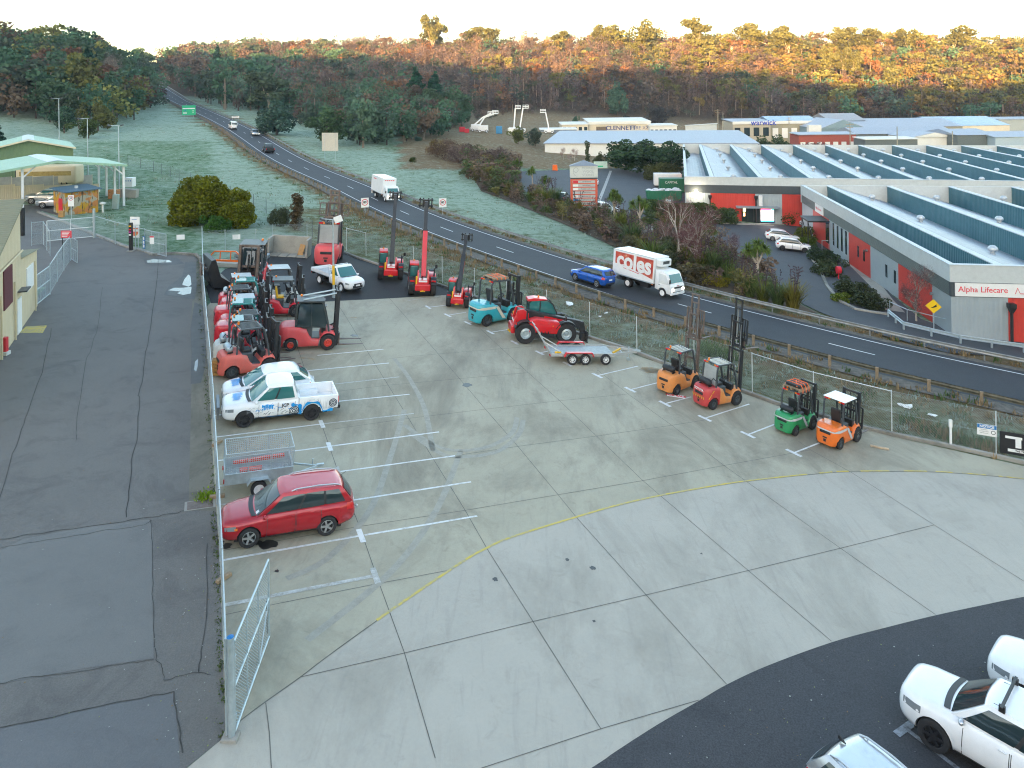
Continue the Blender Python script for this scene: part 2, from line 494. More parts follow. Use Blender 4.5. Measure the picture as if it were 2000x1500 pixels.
def road_off(X,Y):
 """signed offset from the edge line for arrays of points"""
 sh = X.shape; q = np.stack([X.ravel(),Y.ravel()],1); out = np.empty(len(q))
 A = ROADA[::4]; N = ROADN[::4]
 for k in range(0,len(q),4000):
  d = q[k:k+4000,None,:]-A[None]
  i = np.argmin((d**2).sum(2),1)
  dd = q[k:k+4000]-A[i]
  o =(dd*N[i]).sum(1); dist = np.sqrt((dd**2).sum(1))
  out[k:k+4000] = np.where(dist>np.abs(o)+8,np.sign(o)*dist,o)
 return out.reshape(sh)
 # ------------------------------------------------------------------ terrain sheet
def grid_axis(segs):
 out =[]
 for a,b,st in segs:out += list(np.arange(a,b,st))
 return np.array(out+[segs[-1][1]])
gx = grid_axis([(-1100,-300,20),(-300,-90,6),(-90,70,2.5),(70,400,6),(400,1200,20)])
gy = grid_axis([(-60,10,10),(10,120,2.5),(120,260,4),(260,720,7),(720,1500,40)])
GX,GY = np.meshgrid(gx,gy)
GZ = ground(GX,GY)-0.03
ro = road_off(GX,GY)
GZ -= np.where((ro>-1.5)&(ro<9),0.05,0)*(GY<700)
_lumps =(np.sin(GX*.9+GY*.37)*np.sin(GY*.8-GX*.21)*.06+np.sin(GX*.31)*np.sin(GY*.27)*.08)
PXG,PYG = project(GX,np.maximum(GY,15),GZ)
offroad =(np.abs(ro-3.5)>9)
GZ += np.where((GY>40)&offroad&(PXG<900),_lumps*1.2,0)*np.where((PXG>230)&(PYG<420),1,0)
dry = np.full(GX.shape,.25); frost = np.full(GX.shape,.45); forest = np.zeros(GX.shape)
verge = np.exp(-((ro-8.6)/1.7)**2)+np.exp(-((ro+2.0)/1.3)**2)
dry = np.clip(dry+verge*.95,0,1); frost = np.clip(frost-verge*.7,0,1)
slope =(ro>11)&(PXG<800); frost = np.where(slope,.80,frost); dry = np.where(slope,.10,dry)
bank =(ro>9.5)&(PXG>560)&(GY<100); frost = np.where(bank,.24,frost); dry = np.where(bank,.58,dry)
rverge =(ro<-3)&(ro>-26)&(GY>55)&(PXG<1250); frost = np.where(rverge,.74,frost); dry = np.where(rverge,.16,dry)
field =(PYG<330)&(PXG>780)&(GY>140); dry = np.where(field,.95,dry); frost = np.where(field,.12,frost)
lawn =(PXG<420)&(PYG>275)&(PXG>150); frost = np.where(lawn,.5,frost); dry = np.where(lawn,.03,dry)
y0g = np.interp(PXG,_hx,_h0)
forest = np.clip((GY-y0g-12)/25,0,1)
dry = np.where((PXG>1000)&(PYG<262)&(PYG>195),.95,dry)
nx_,ny_ = len(gx),len(gy)
me = bpy.data.meshes.new('ground')
idx = np.arange(nx_*ny_).reshape(ny_,nx_)
q = np.stack([idx[:-1,:-1],idx[:-1,1:],idx[1:,1:],idx[1:,:-1]],-1).reshape(-1,4)
me.from_pydata(np.stack([GX,GY,GZ],-1).reshape(-1,3).tolist(),[],q.tolist())
ca = me.color_attributes.new('zone','FLOAT_COLOR','POINT')
ca.data.foreach_set('color',np.stack([dry,frost,forest,np.ones_like(dry)],-1).astype(np.float32).ravel())
me.polygons.foreach_set('use_smooth',[True]*len(me.polygons)); me.materials.append(M_grass); me.update()
terrain = bpy.data.objects.new('ground',me); COL.objects.link(terrain); tag(terrain,kind='structure')
# the hill behind the viewpoint, whose shadow still lies over the whole valley
def far_hill():
 sdir = Vector((math.sin(SUN_AZ),math.cos(SUN_AZ))) # towards the sun
 side = Vector((sdir.y,-sdir.x))
 vs_,fs_ =[],[]
 nU,nV = 60,14
 for i in range(nU+1):
  u =-700+1500*i/nU
  for j in range(nV+1):
   v = j/nV
   c = Vector((0,0))+sdir*(170+420*v)+side*u
   top = HILL_TOP(u)+4*math.sin(u*.031)+2.5*math.sin(u*.083+1)
   z =-20+(top+20)*math.sin(PI*min(1,v*1.0))**0.8
   vs_.append((c.x,c.y,z))
 for i in range(nU):
  for j in range(nV):
   a = i*(nV+1)+j
   fs_.append((a,a+1,a+nV+2,a+nV+1))
 me = bpy.data.meshes.new('hills'); me.from_pydata(vs_,[],fs_)
 me.polygons.foreach_set('use_smooth',[True]*len(me.polygons)); me.materials.append(mat('hill_bush',(.05,.055,.03),rough=.95,var=.4,scale=.05))
 o = bpy.data.objects.new('hills',me); COL.objects.link(o); tag(o,kind='structure')
def HILL_TOP(u):
# ridge height along the hill, falling away towards the side that lets the sun reach the far right slope
 return float(np.interp(u,[-700,-150,100,300,450,650,800],HILL_H))
HILL_H =[106,109,119,122,128,136,150]
# ------------------------------------------------------------------ sheets laid on the site plane
def w2(px,py,dz=0.0):
 p = P(px,py); return Vector((p.x,p.y,p.z+dz))
def poly_sheet(name,pts,dz,m,mode='px',kind='structure',parent=None):
 vv =[w2(*p,dz) for p in pts] if mode=='px' else[Vector((p[0],p[1],gz(p[0],p[1])+dz)) for p in pts]
 me = bpy.data.meshes.new(name); bm = bmesh.new()
 f = bm.faces.new([bm.verts.new(v) for v in vv]); bmesh.ops.triangulate(bm,faces=[f])
 bmesh.ops.recalc_face_normals(bm,faces=bm.faces)
 if sum(fc.normal.z*fc.calc_area() for fc in bm.faces)<0:bmesh.ops.reverse_faces(bm,faces=bm.faces)
 bm.to_mesh(me); bm.free(); me.materials.append(m)
 o = bpy.data.objects.new(name,me); COL.objects.link(o)
 if kind:o['kind'] = kind
 if parent:o.parent = parent
 return o
def dense(pts,n=8):
 """rounded curve through pixel points"""
 out =[]
 e =[pts[0]]+list(pts)+[pts[-1]]
 for i in range(1,len(e)-2):
  a,b,c,d =[np.array(q,float) for q in e[i-1:i+3]]
  for k in range(n):
   t = k/n
   out.append(tuple(0.5*(2*b+(c-a)*t+(2*a-5*b+4*c-d)*t*t+(3*b-a-3*c+d)*t**3)))
 out.append(tuple(pts[-1])); return out
YEL = dense([(440,1432),(471,1406),(519,1370),(584,1324),(646,1277),(761,1194.5),(900,1100),(951,1071),(1000,1049.5),(1126,1010.5),(1210,986.5),(1289.5,968.5),(1390,950.5),(1459,940),(1600,925),(1658,921.4),(1790,921),(1880,925),(2000,936),(2120,952)],5)
EDGE = dense([(330,1560),(900,1660),(1153.5,1500),(1200,1468.5),(1284,1414.5),(1365,1368),(1419,1336.5),(1500,1299),(1625,1253.5),(1730,1225),(1827.5,1201),(1925,1180),(2000,1165),(2200,1130),(2500,1090)],5)
poly_sheet('driveway',[(-900,760),(-200,520),(60,590),(150,505),(250,490),(300,498),(392,498),(398,560),(404,640),(409,760),(416,880),(424,1000),(431,1120),(438,1300),(443,1440),(436.6,1440),(362,1500),(200,1640),(-900,1640)],-.014,M_asph_drive)
# far yard, apron, new asphalt
yard_pts = YEL+[(2120,945),(2000,910),(1742,852),(1516,791),(1296,712),(1164,666),(883,568),(876,575),(752,582),(650,587),(588,591),(412,590)]+[(402,600),(408,760),(415,880),(423,1000),(430,1120),(436,1300)]
yard = poly_sheet('yard_slab',yard_pts,-.008,M_conc_yard)
poly_sheet('apron_slab',YEL+[(2500,1000)]+EDGE[::-1]+[(362,1502),(437,1440)],-.010,M_conc_apron)
poly_sheet('car_park',EDGE[5:]+[(2900,1200),(2900,1660),(900,1690)],-.012,M_asph_new)
poly_sheet('back_yard',[(412,592),(588,592),(650,588),(752,583),(876,576),(884,567),(855,555),(725,514),(669,493),(640,480),(530,478),(505,508),(440,525),(402,560)],-.006,M_asph_dark)
# drainage strip beside the driveway
poly_sheet('gutter',[(369,995),(369,970),(374,750),(372,640),(377,575),(384,510),(393,508),(400,600),(404,690),(410,800),(417,900),(423,998)],-.009,concrete_mat('mossy_gutter',(.10,.095,.075),(.19,.175,.14),(.04,.045,.03),.8))
# patches in the driveway
poly_sheet('driveway_patch',[(0,1075),(45,1052),(160,1030),(290,1014),(298,1030),(298,1200),(300,1285),(160,1305),(0,1335),(-500,1440),(-500,1150)],-.010,asphalt_mat('patch_asphalt',(.125,.124,.118),(.15,.148,.14),(.24,.235,.22),.35))
poly_sheet('driveway_patch',[(-500,1540),(-300,1480),(0,1422),(160,1385),(340,1352),(346,1420),(352,1495),(300,1560),(-500,1640)],-.010,asphalt_mat('patch_asphalt_dark',(.10,.103,.106),(.125,.126,.128),(.2,.2,.2),.35))
def strip(mb,a,b,w,dz=0.0,n=1):
 a = Vector((a.x,a.y,0)); b = Vector((b.x,b.y,0)); d =(b-a).normalized(); s_ = Vector((-d.y,d.x,0))*(w/2)
 for k in range(n):
  p = a.lerp(b,k/n); q = a.lerp(b,(k+1)/n)
  mb.quad(*[Vector((v.x,v.y,gz(v.x,v.y)+dz)) for v in(p-s_,q-s_,q+s_,p+s_)])
def curve_strip(mb,pts,w,dz=0.0):
 for a,b in zip(pts[:-1],pts[1:]):strip(mb,a,b,w,dz)
 # slab joints
mb = MB()
for pl in([(850,1480),(790,1275),(740.6,1139),(702,1028),(660,920),(628,828),(605,750),(585,690),(566,640),(556,600)],
 [(1173.6,1423),(1041,1213.5),(951,1071),(908.5,996.5),(846,896),(798,817),(758,752),(679,624),(656,588)],
 [(1419,1336),(1262,1161.6),(1126,1010.5),(1090,966),(1011.4,871.6),(948,799),(897.4,739.4),(856,691),(760,582)],
 [(1624,1252),(1461.5,1114),(1290,968),(1255.6,938.5),(1165,851.5),(1093,782.5),(1031.5,727.6),(980,681),(936,640)],
 [(1827,1200),(1641.5,1070.5),(1459,941),(1414,909),(1312,830.5),(1229.5,771.4),(1166,722)],
 [(2040,1160),(1824.5,1025),(1662,922),(1583,878.5),(1560,862)],
 [(530,1500),(526,1430),(519,1372)],
 [(940,1500),(1173.6,1423),(1310,1383),(1365,1367)],
 [(587,1322),(790,1275),(1041,1213.5),(1262,1161.6),(1461.5,1114),(1641.5,1070.5),(1824.5,1025)],
 [(436,1201),(545,1178),(740.6,1139),(880,1113)],
 [(428,1076),(702,1028),(908.5,996.5),(1090,966),(1255.6,938.5),(1414,909),(1583,878.5)],
 [(846,896),(1011.4,871.6),(1165,851.5),(1312,830.5),(1390,818)],
 [(650,838),(798,817),(948,799),(1093,782.5),(1229.5,769)],
 [(660,764),(758,752),(897.4,739.4),(1031.5,727.6)],
 [(760,700),(856,691),(980,681),(1040,676)]):
 curve_strip(mb,[P(*p) for p in pl],.024,-.003)
curve_strip(mb,[P(*p) for p in YEL],.035,-.003)
tag(mb.build('slab_joints',M_joint,fix=False),kind='structure')
# cracks of the driveway
mb = MB()
for pl in([(310,510),(296,640),(282,705),(274,762),(270,772),(273,776),(268,850),(258,900),(251,960),(247,1010)],
 [(200,560),(188,650),(170,700),(152,800),(150,860)],[(0,975),(20,900),(42,840),(60,795),(88,705),(100,640)],
 [(0,1054),(60,1043),(140,1033),(240,1018),(298,1009),(340,1002),(372,996)],
 [(0,1069),(70,1057),(150,1045),(230,1032),(275,1027),(296,1016)],
 [(296,1016),(297,1080),(298,1160),(302,1250),(306,1290),(316,1300),(321,1328),(350,1320),(388,1312),(412,1318)],
 [(0,1335),(40,1325),(120,1316),(240,1296),(300,1288)],[(0,1421),(140,1392),(260,1365),(338,1351),(350,1420),(357,1470)],
 [(405,1060),(404,1180),(396,1260),(388,1312)]):
 pts =[]
 for a,b in zip(pl[:-1],pl[1:]):
  for k in range(4):
   t = k/4; pts.append((a[0]+(b[0]-a[0])*t+random.uniform(-2,2),a[1]+(b[1]-a[1])*t+random.uniform(-1.5,1.5)))
 pts.append(pl[-1]); curve_strip(mb,[P(*p) for p in pts],random.choice((.018,.028,.036)),-.003)
tag(mb.build('driveway_cracks',mat('crack_fill',(.055,.054,.05),rough=.95,var=.5,scale=2),fix=False),kind='structure')
# yellow edge line
mb = MB()
for i in range(24,len(YEL)-1):
 if i>len(YEL)-30 and i%3==0:continue
 a,b = P(YEL[i][0],YEL[i][1]-1.2),P(YEL[i+1][0],YEL[i+1][1]-1.2); strip(mb,a,b,.10,-.0015)
tag(mb.build('yellow_line',M_line_yel,fix=False),kind='structure')
# parking lines of the yard
mb = MB(); mbf = MB()
def stall(pts,tee=(),fm=None,w=.10):
 m_ = fm or mb
 ww =[P(*p) for p in pts]; d =(ww[-1]-ww[0]); d.z = 0; d.normalize(); s_ = Vector((-d.y,d.x,0))
 curve_strip(m_,ww,w,0)
 for t in tee:
  c = P(*t); strip(m_,c-s_*.42,c+s_*.42,.2,.0015)
stall([(430,1095),(705,1046)],[(705,1046)]); stall([(712,1045),(932,1007.6)])
stall([(430,985),(680,978)],[],mbf); stall([(688,977),(920,941)])
stall([(424,950),(660,921)],[(660,921)],mbf); stall([(664,921),(889,890)])
stall([(422,900),(643.6,872)],[(643.6,872)]); stall([(648,871),(857.5,843.5)])
stall([(418,854),(628.6,828)],[(628.6,828)]); stall([(632,827.5),(808,807.5)],[],mbf)
stall([(414,812),(658,784),(800,770)]); stall([(654,750),(780,736)],[],mbf); stall([(600,724),(640,720),(760,709)]); stall([(620,694),(749,682)])
stall([(436,1182),(733,1124)],[(733,1124)],mbf,.16)
for a,b in(((1166.5,733.6),(1246,715)),((1231,761),(1290,746)),((1298.5,788.5),(1350,775)),((1376.5,817),(1463.5,789)),((1460.5,849),(1530,822)),((1550.5,884.5),(1600,865)),
 ((1054,689),(1100,680)),((1005,669),(1050,662)),((958,649),(1002,642)),((914,631),(960,623)),((874,615.6),(910,610)),((836,600),(874,596)),((1108,711),(1150,703))):
 stall([a,b],[a])
stall([(796,587),(876,576)],[],mbf)
tag(mb.build('parking_lines',M_line_worn,fix=False),kind='structure')
tag(mbf.build('faded_parking_lines',M_line_faint,fix=False),kind='structure')
# car-park line in the corner
mb = MB(); stall([(1772,1425),(1870,1500),(1960,1570)],[(1768,1422)],mb,.13)
tag(mb.build('car_park_line',worn_mat('grey_worn_paint',(.30,.33,.37),(.06,.065,.075),.38,.62),fix=False),kind='structure')
# tyre scuffs and oil marks on the concrete
mb = MB()
def blot(c,r,sq=1.0,n=14):
 pts =[]
 for k in range(n):
  a = 2*PI*k/n; q = r*random.uniform(.65,1.1); pts.append(Vector((c.x+q*math.cos(a),c.y+q*sq*math.sin(a),0)))
 mb.quad(*[Vector((p.x,p.y,gz(p.x,p.y)-.0022)) for p in pts])
for px,py,r in((525,1062,.32),(515,1064,.24),(505,1060,.15),(443,1066,.18),(432,1058,.12),(1157,1109,.12),(1108,1093,.09),(967,1131,.11),(1370,1081,.05),(1160,1213,.06),(541,1115,.08),(692,655,.3),(912,752,.3),(640,1032,.14)):
 blot(P(px,py),r)
tag(mb.build('oil_stains',mat('oil_stain',(.035,.033,.03),rough=.35,var=.4,scale=5),fix=False),kind='structure')
mb = MB(); blot(P(1285,725),1.3,.5); blot(P(1270,724),.9,.5); blot(P(690,620),.5,.2); blot(P(600,700),.6,.2)
tag(mb.build('rust_stains',worn_mat('rust_stain',(.34,.20,.06),(.25,.24,.2),.4,.62),fix=False),kind='structure')
# tyre arcs worn into the slabs
mb = MB()
for pl in(dense([(790,830),(850,870),(900,880),(960,870),(1000,845),(1010,815)],6),dense([(800,845),(860,885),(905,892),(970,882),(1012,850),(1022,820)],6),dense([(770,700),(800,740),(830,800),(845,880)],6),dense([(560,1130),(640,1090),(720,1000),(760,900),(790,800)],6),dense([(600,1250),(760,1120),(850,1000),(900,880)],6)):
 curve_strip(mb,[P(*p) for p in pl],.26,-.0028)
tag(mb.build('tyre_marks',worn_mat('tyre_scuff',(.24,.225,.185),(.33,.315,.26),.42,.68),fix=False),kind='structure')
# puddles
mb = MB()
for pl in([(328,567),(340,562),(356,562),(374,560),(373,573),(358,576),(346,573),(352,569)],
 [(356,556),(360,545),(368,536),(372,540),(374,556),(368,560)],[(286,509),(300,506),(330,508),(336,512),(310,513),(288,513)],
 [(379,722),(381,706),(387,700),(386,716),(383,726)]):
 mb.quad(*[w2(*p,-.0015) for p in pl])
tag(mb.build('puddles',M_water,fix=False),kind='structure')
mb = MB()
for pl in([(320,576),(330,558),(356,540),(362,512),(382,512),(384,560),(380,585)],[(280,504),(345,503),(360,515),(340,517),(284,516)],[(372,750),(374,690),(372,640),(380,590),(402,600),(404,660),(400,720),(392,748)]):
 mb.quad(*[w2(*p,-.004) for p in pl])
tag(mb.build('damp_patches',mat('damp_concrete',(.05,.05,.05),rough=.55,var=.4,scale=1.2),fix=False),kind='structure')
# ------------------------------------------------------------------ kerbs
def kerb(name,pts,w=.22,h=.13,both=False):
 mb = MB(); ww =[P(*p) for p in pts]; n = len(ww); L =[]
 for i in range(n):
  d = ww[min(i+1,n-1)]-ww[max(i-1,0)]; d.z = 0; d.normalize(); s_ = Vector((-d.y,d.x,0))*(w/2); p = ww[i]
  L.append([Vector((p.x+s_.x*a,p.y+s_.y*a,p.z+z)) for a,z in((-1,-.06),(-1,h-.03),(-.8,h),(.8,h),(1,h-.03),(1,-.06))])
 mb.loft(L); return tag(mb.build(name,M_kerb),kind='structure')
kerb('kerb',[(669.5,492.5),(695,503),(725,513),(800,537),(883.5,566),(1020,614),(1164,664),(1230,684),(1296,710),(1432,758),(1516.8,789),(1680,835),(1742,849.6),(1850,872),(2000,905),(2300,965)],.2,.16)
kerb('kerb',[(300,499),(320,497),(345,496),(383,499),(392,508),(397,560),(402,620)],.25,.2)
kerb('kerb',[(75,415),(110,428),(150,444),(187,459),(240,480),(285,492),(300,499)],.35,.14)
# ------------------------------------------------------------------ highway
def road_strip(name,o0,o1,m,h,n0=0,n1=None,every=1,kind='structure'):
 n1 = len(ROAD) if n1 is None else n1
 mb = MB(); rings =[]
 for i in list(range(n0,n1,every)):
  rings.append([rp(i,o0+(o1-o0)*k/4,h) for k in range(5)])
 mb.loft(rings,cap=False,closed=False)
 o = mb.build(name,m,fix=False)
 bm = bmesh.new(); bm.from_mesh(o.data)
 if sum(f.normal.z for f in bm.faces)<0:bmesh.ops.reverse_faces(bm,faces=bm.faces)
 bm.to_mesh(o.data); bm.free()
 return tag(o,kind=kind)
road_strip('highway',-.75,7.25,M_road,0)
road_strip('highway_shoulder',7.2,8.9,mat('gravel_shoulder',(.11,.10,.085),rough=.95,var=.45,scale=2.5),-.006)
road_strip('highway_shoulder',-1.5,-.7,MATS['gravel_shoulder'],-.006)
NR = len(ROAD)
mb = MB()
def mark(i0,i1,off,w):
 for i in range(i0,i1):
  mb.quad(rp(i,off-w/2,.006),rp(i+1,off-w/2,.006),rp(i+1,off+w/2,.006),rp(i,off+w/2,.006))
mark(0,NR-1,0,.13); mark(0,NR-1,6.15,.12)
_i0,_ = road_at(1330,596)
for i in range(_i0%6,NR-2,6):
 for s0,s1 in((0,1),(1,1.5)):
  k = i+int(s0);
  a0,a1 = rp(k,3.25-.06,.006),rp(k,3.25+.06,.006); b0,b1 = rp(k+1,3.25-.06,.006),rp(k+1,3.25+.06,.006)
  f = s1-s0
  mb.quad(a0,a0.lerp(b0,f),a1.lerp(b1,f),a1)
tag(mb.build('lane_markings',M_line_road,fix=False),kind='structure')
# guard rails: folded beam on posts
WB =[(-.0,-.155),(.045,-.13),(.05,-.09),(.0,-.045),(.0,.045),(.05,.09),(.045,.13),(.0,.155)]
M_wbeam = mat('weathered_beam',(.12,.115,.085),rough=.6,metal=.3,var=.3,scale=2,dirt=(.05,.05,.04),dirt_amt=.5)
M_wbeam2 = mat('zinc_beam',(.30,.31,.30),rough=.5,metal=.5,var=.25,scale=2,dirt=(.1,.09,.06),dirt_amt=.4)
def guard_rail(off,i0,i1,label,steel,face,step):
 t = thing('guard_rail',label,'guard rail',rp((i0+i1)//2,off))
 inv = t.matrix_world.inverted()
 mb = MB(); rings =[]
 for i in range(i0,i1,2):
  n = RN[i]*face
  rings.append([inv@(rp(i,off,.56)+Vector((n.x*a,n.y*a,b))) for a,b in WB])
 mb.loft(rings,cap=False,closed=False); mb.build('beam',M_wbeam2 if steel else M_wbeam,t,fix=False,smooth=50)
 k = 0.0; posts =[]
 while i0+k<i1-1:
  i = int(i0+k); f = k-int(k); p = rp(i,off).lerp(rp(i+1,off),f); posts.append((p,RN[i])); k += step/2.0
 posts.sort(key=lambda q:q[0].length)
 pm = MB(); pm.box((0,0,.3),((.09,.10,.82) if steel else(.15,.18,.86)))
 proto = pm.build('post',M_wbeam2 if steel else mat('rail_post_timber',(.25,.19,.125),rough=.85,var=.3,scale=5,dirt=(.1,.07,.05)),t,bevel=.01)
 rest = MB()
 for j,(p,n) in enumerate(posts):
  q = p-n*face*(.06 if steel else .11)
  M = Matrix.Translation(inv@q)@Matrix.Rotation(math.atan2(n.y,n.x),4,'Z')
  if j<99:
   o = proto if j==0 else proto.copy()
   if j:COL.objects.link(o); o.parent = t
   o.matrix_local = M
  else:
   rest.T = M; rest.box((0,0,.3),(.14,.16,.84))
 if rest.v:tag(rest.build('distant_posts',proto.data.materials[0],t),kind='stuff')
 return t
_ia,_ = road_at(289,175); _ib,_ = road_at(2000,760)
guard_rail(8.25,_ia+2,min(NR-2,_ib+8),'olive brown guard rail on timber posts along the yard side of the highway',False,-1,2.5)
guard_rail(-1.55,max(2,_ia-30),min(NR-2,_ib+8),'zinc guard rail on thin steel posts along the shop side of the highway',True,1,3.8)
# ------------------------------------------------------------------ industrial estate ground
LOT =[(1000,336),(1100,332),(1230,329),(1290,322),(1330,330),(1345,395),(1460,440),(1600,440),(1655,470),(1690,520),(1740,575),(1800,625),(1900,655),(2000,668),(2150,690),(2150,720),(2000,700),(1850,690),(1720,655),(1600,610),(1560,590),(1505,540),(1420,480),(1330,440),(1260,425),(1170,412),(1090,395),(1000,368)]
def drape(name,pts,dz,m,cell=6.0):
 o = poly_sheet(name,pts,dz,m)
 bm = bmesh.new(); bm.from_mesh(o.data)
 for ax in(0,1):
  lo = min(v.co[ax] for v in bm.verts); hi = max(v.co[ax] for v in bm.verts); x = lo+cell
  while x<hi:
   n = Vector((0,0,0)); n[ax] = 1; c = Vector((0,0,0)); c[ax] = x
   bmesh.ops.bisect_plane(bm,geom=bm.verts[:]+bm.edges[:]+bm.faces[:],plane_co=c,plane_no=n); x += cell
 for v in bm.verts:v.co.z = gz(v.co.x,v.co.y)+dz
 bm.to_mesh(o.data); bm.free(); return o
drape('car_park',LOT,.05,M_lot)
mb = MB(); strip(mb,P(1165,405),P(1193,334),.55,.07,12); strip(mb,P(1598,443),P(1622,460),.12,.07,3); strip(mb,P(1492,475),P(1502,486),.1,.07)
tag(mb.build('car_park_markings',worn_mat('pale_road_paint',(.36,.36,.34),(.2,.2,.2)),fix=False),kind='structure')
kerb('kerb',[(1268,423),(1300,427),(1340,434),(1400,437),(1470,440),(1550,440),(1590,436)],.3,.2)
kerb('kerb',[(1556,465),(1580,500),(1600,525),(1615,560),(1640,590),(1672,606),(1705,612),(1735,616)],.3,.2)
drape('footpath',[(1592,462),(1640,455),(1668,490),(1700,530),(1745,588),(1768,612),(1725,606),(1700,560),(1650,510)],.07,M_conc_plain,5)
drape('garden_bed',[(925,350),(1000,371),(1100,402),(1170,415),(1260,430),(1330,447),(1420,487),(1500,545),(1556,592),(1600,613),(1560,608),(1480,594),(1400,572),(1330,554),(1270,520),(1210,488),(1140,455),(1070,425),(1000,396),(940,374)],.06,mat('bark_mulch',(.075,.055,.035),rough=.95,var=.5,scale=1.5),5)
drape('footpath',[(1442,437),(1512,438),(1512,442),(1440,440)],.09,M_conc_plain,5)
# ------------------------------------------------------------------ road vehicles
def interp(pts,x):
 for(a,b),(c,d) in zip(pts[:-1],pts[1:]):
  if x<=c:return b+(d-b)*(0 if c==a else max(0,(x-a)/(c-a)))
 return pts[-1][1]
def sinterp(pts,x):
 """smooth curve through points"""
 xs =[p[0] for p in pts]
 if x<=xs[0]:return pts[0][1]
 if x>=xs[-1]:return pts[-1][1]
 i = max(k for k in range(len(xs)-1) if xs[k]<=x)
 def tan(k):
  if k==0 or k==len(pts)-1:return 0.0 if k else(pts[1][1]-pts[0][1])/(xs[1]-xs[0])
  a =(pts[k][1]-pts[k-1][1])/(xs[k]-xs[k-1]); b =(pts[k+1][1]-pts[k][1])/(xs[k+1]-xs[k])
  return 0 if a*b<=0 else 2*a*b/(a+b)
 h = xs[i+1]-xs[i]; t =(x-xs[i])/h; m0,m1 = tan(i)*h,tan(i+1)*h
 return(2*t**3-3*t*t+1)*pts[i][1]+(t**3-2*t*t+t)*m0+(-2*t**3+3*t*t)*pts[i+1][1]+(t**3-t*t)*m1
def wheel_part(parent,x,y,r,w,rim,spokes=5,rr=.64,hub=None,name='wheel'):
 side = 1 if y>0 else-1
 M = Matrix.Translation((x,y,r))@Matrix.Rotation(-side*PI/2,4,'X')
 mb = MB(); h = w/2
 mb.lathe([(r*rr,-h*.9),(r*.8,-h),(r*.95,-h*.92),(r,-h*.6),(r,h*.6),(r*.95,h*.92),(r*.8,h),(r*rr,h*.9),(r*rr*.96,h*.3)],22,M)
 o = mb.build(name,M_rubber,parent,smooth=40)
 mb = MB(); q = r*rr
 mb.lathe([(q,h*.86),(q*.93,h*.9),(q*.88,h*.5)],20,M)
 mb.T = M; mb.tube((0,0,h*.3),(0,0,h*.82),q*.24,10)
 if spokes:
  for k in range(spokes):
   a = 2*PI*k/spokes; c = Vector((math.cos(a),math.sin(a),0))
   mb.bar(c*q*.15+Vector((0,0,h*.7)),c*q*.92+Vector((0,0,h*.78)),q*.20 if spokes>7 else q*.30,.03)
 else:
  mb.lathe([(.001,h*.45),(q*.35,h*.45),(q*.6,h*.75),(q*.9,h*.55)],20)
 mb.T = None
 ro_ = mb.build('rim',rim,o,smooth=35)
 mb = MB(); mb.lathe([(.001,h*.2),(q*.95,h*.2)],18,M); mb.build('brake_disc',M_black,o)
 return o
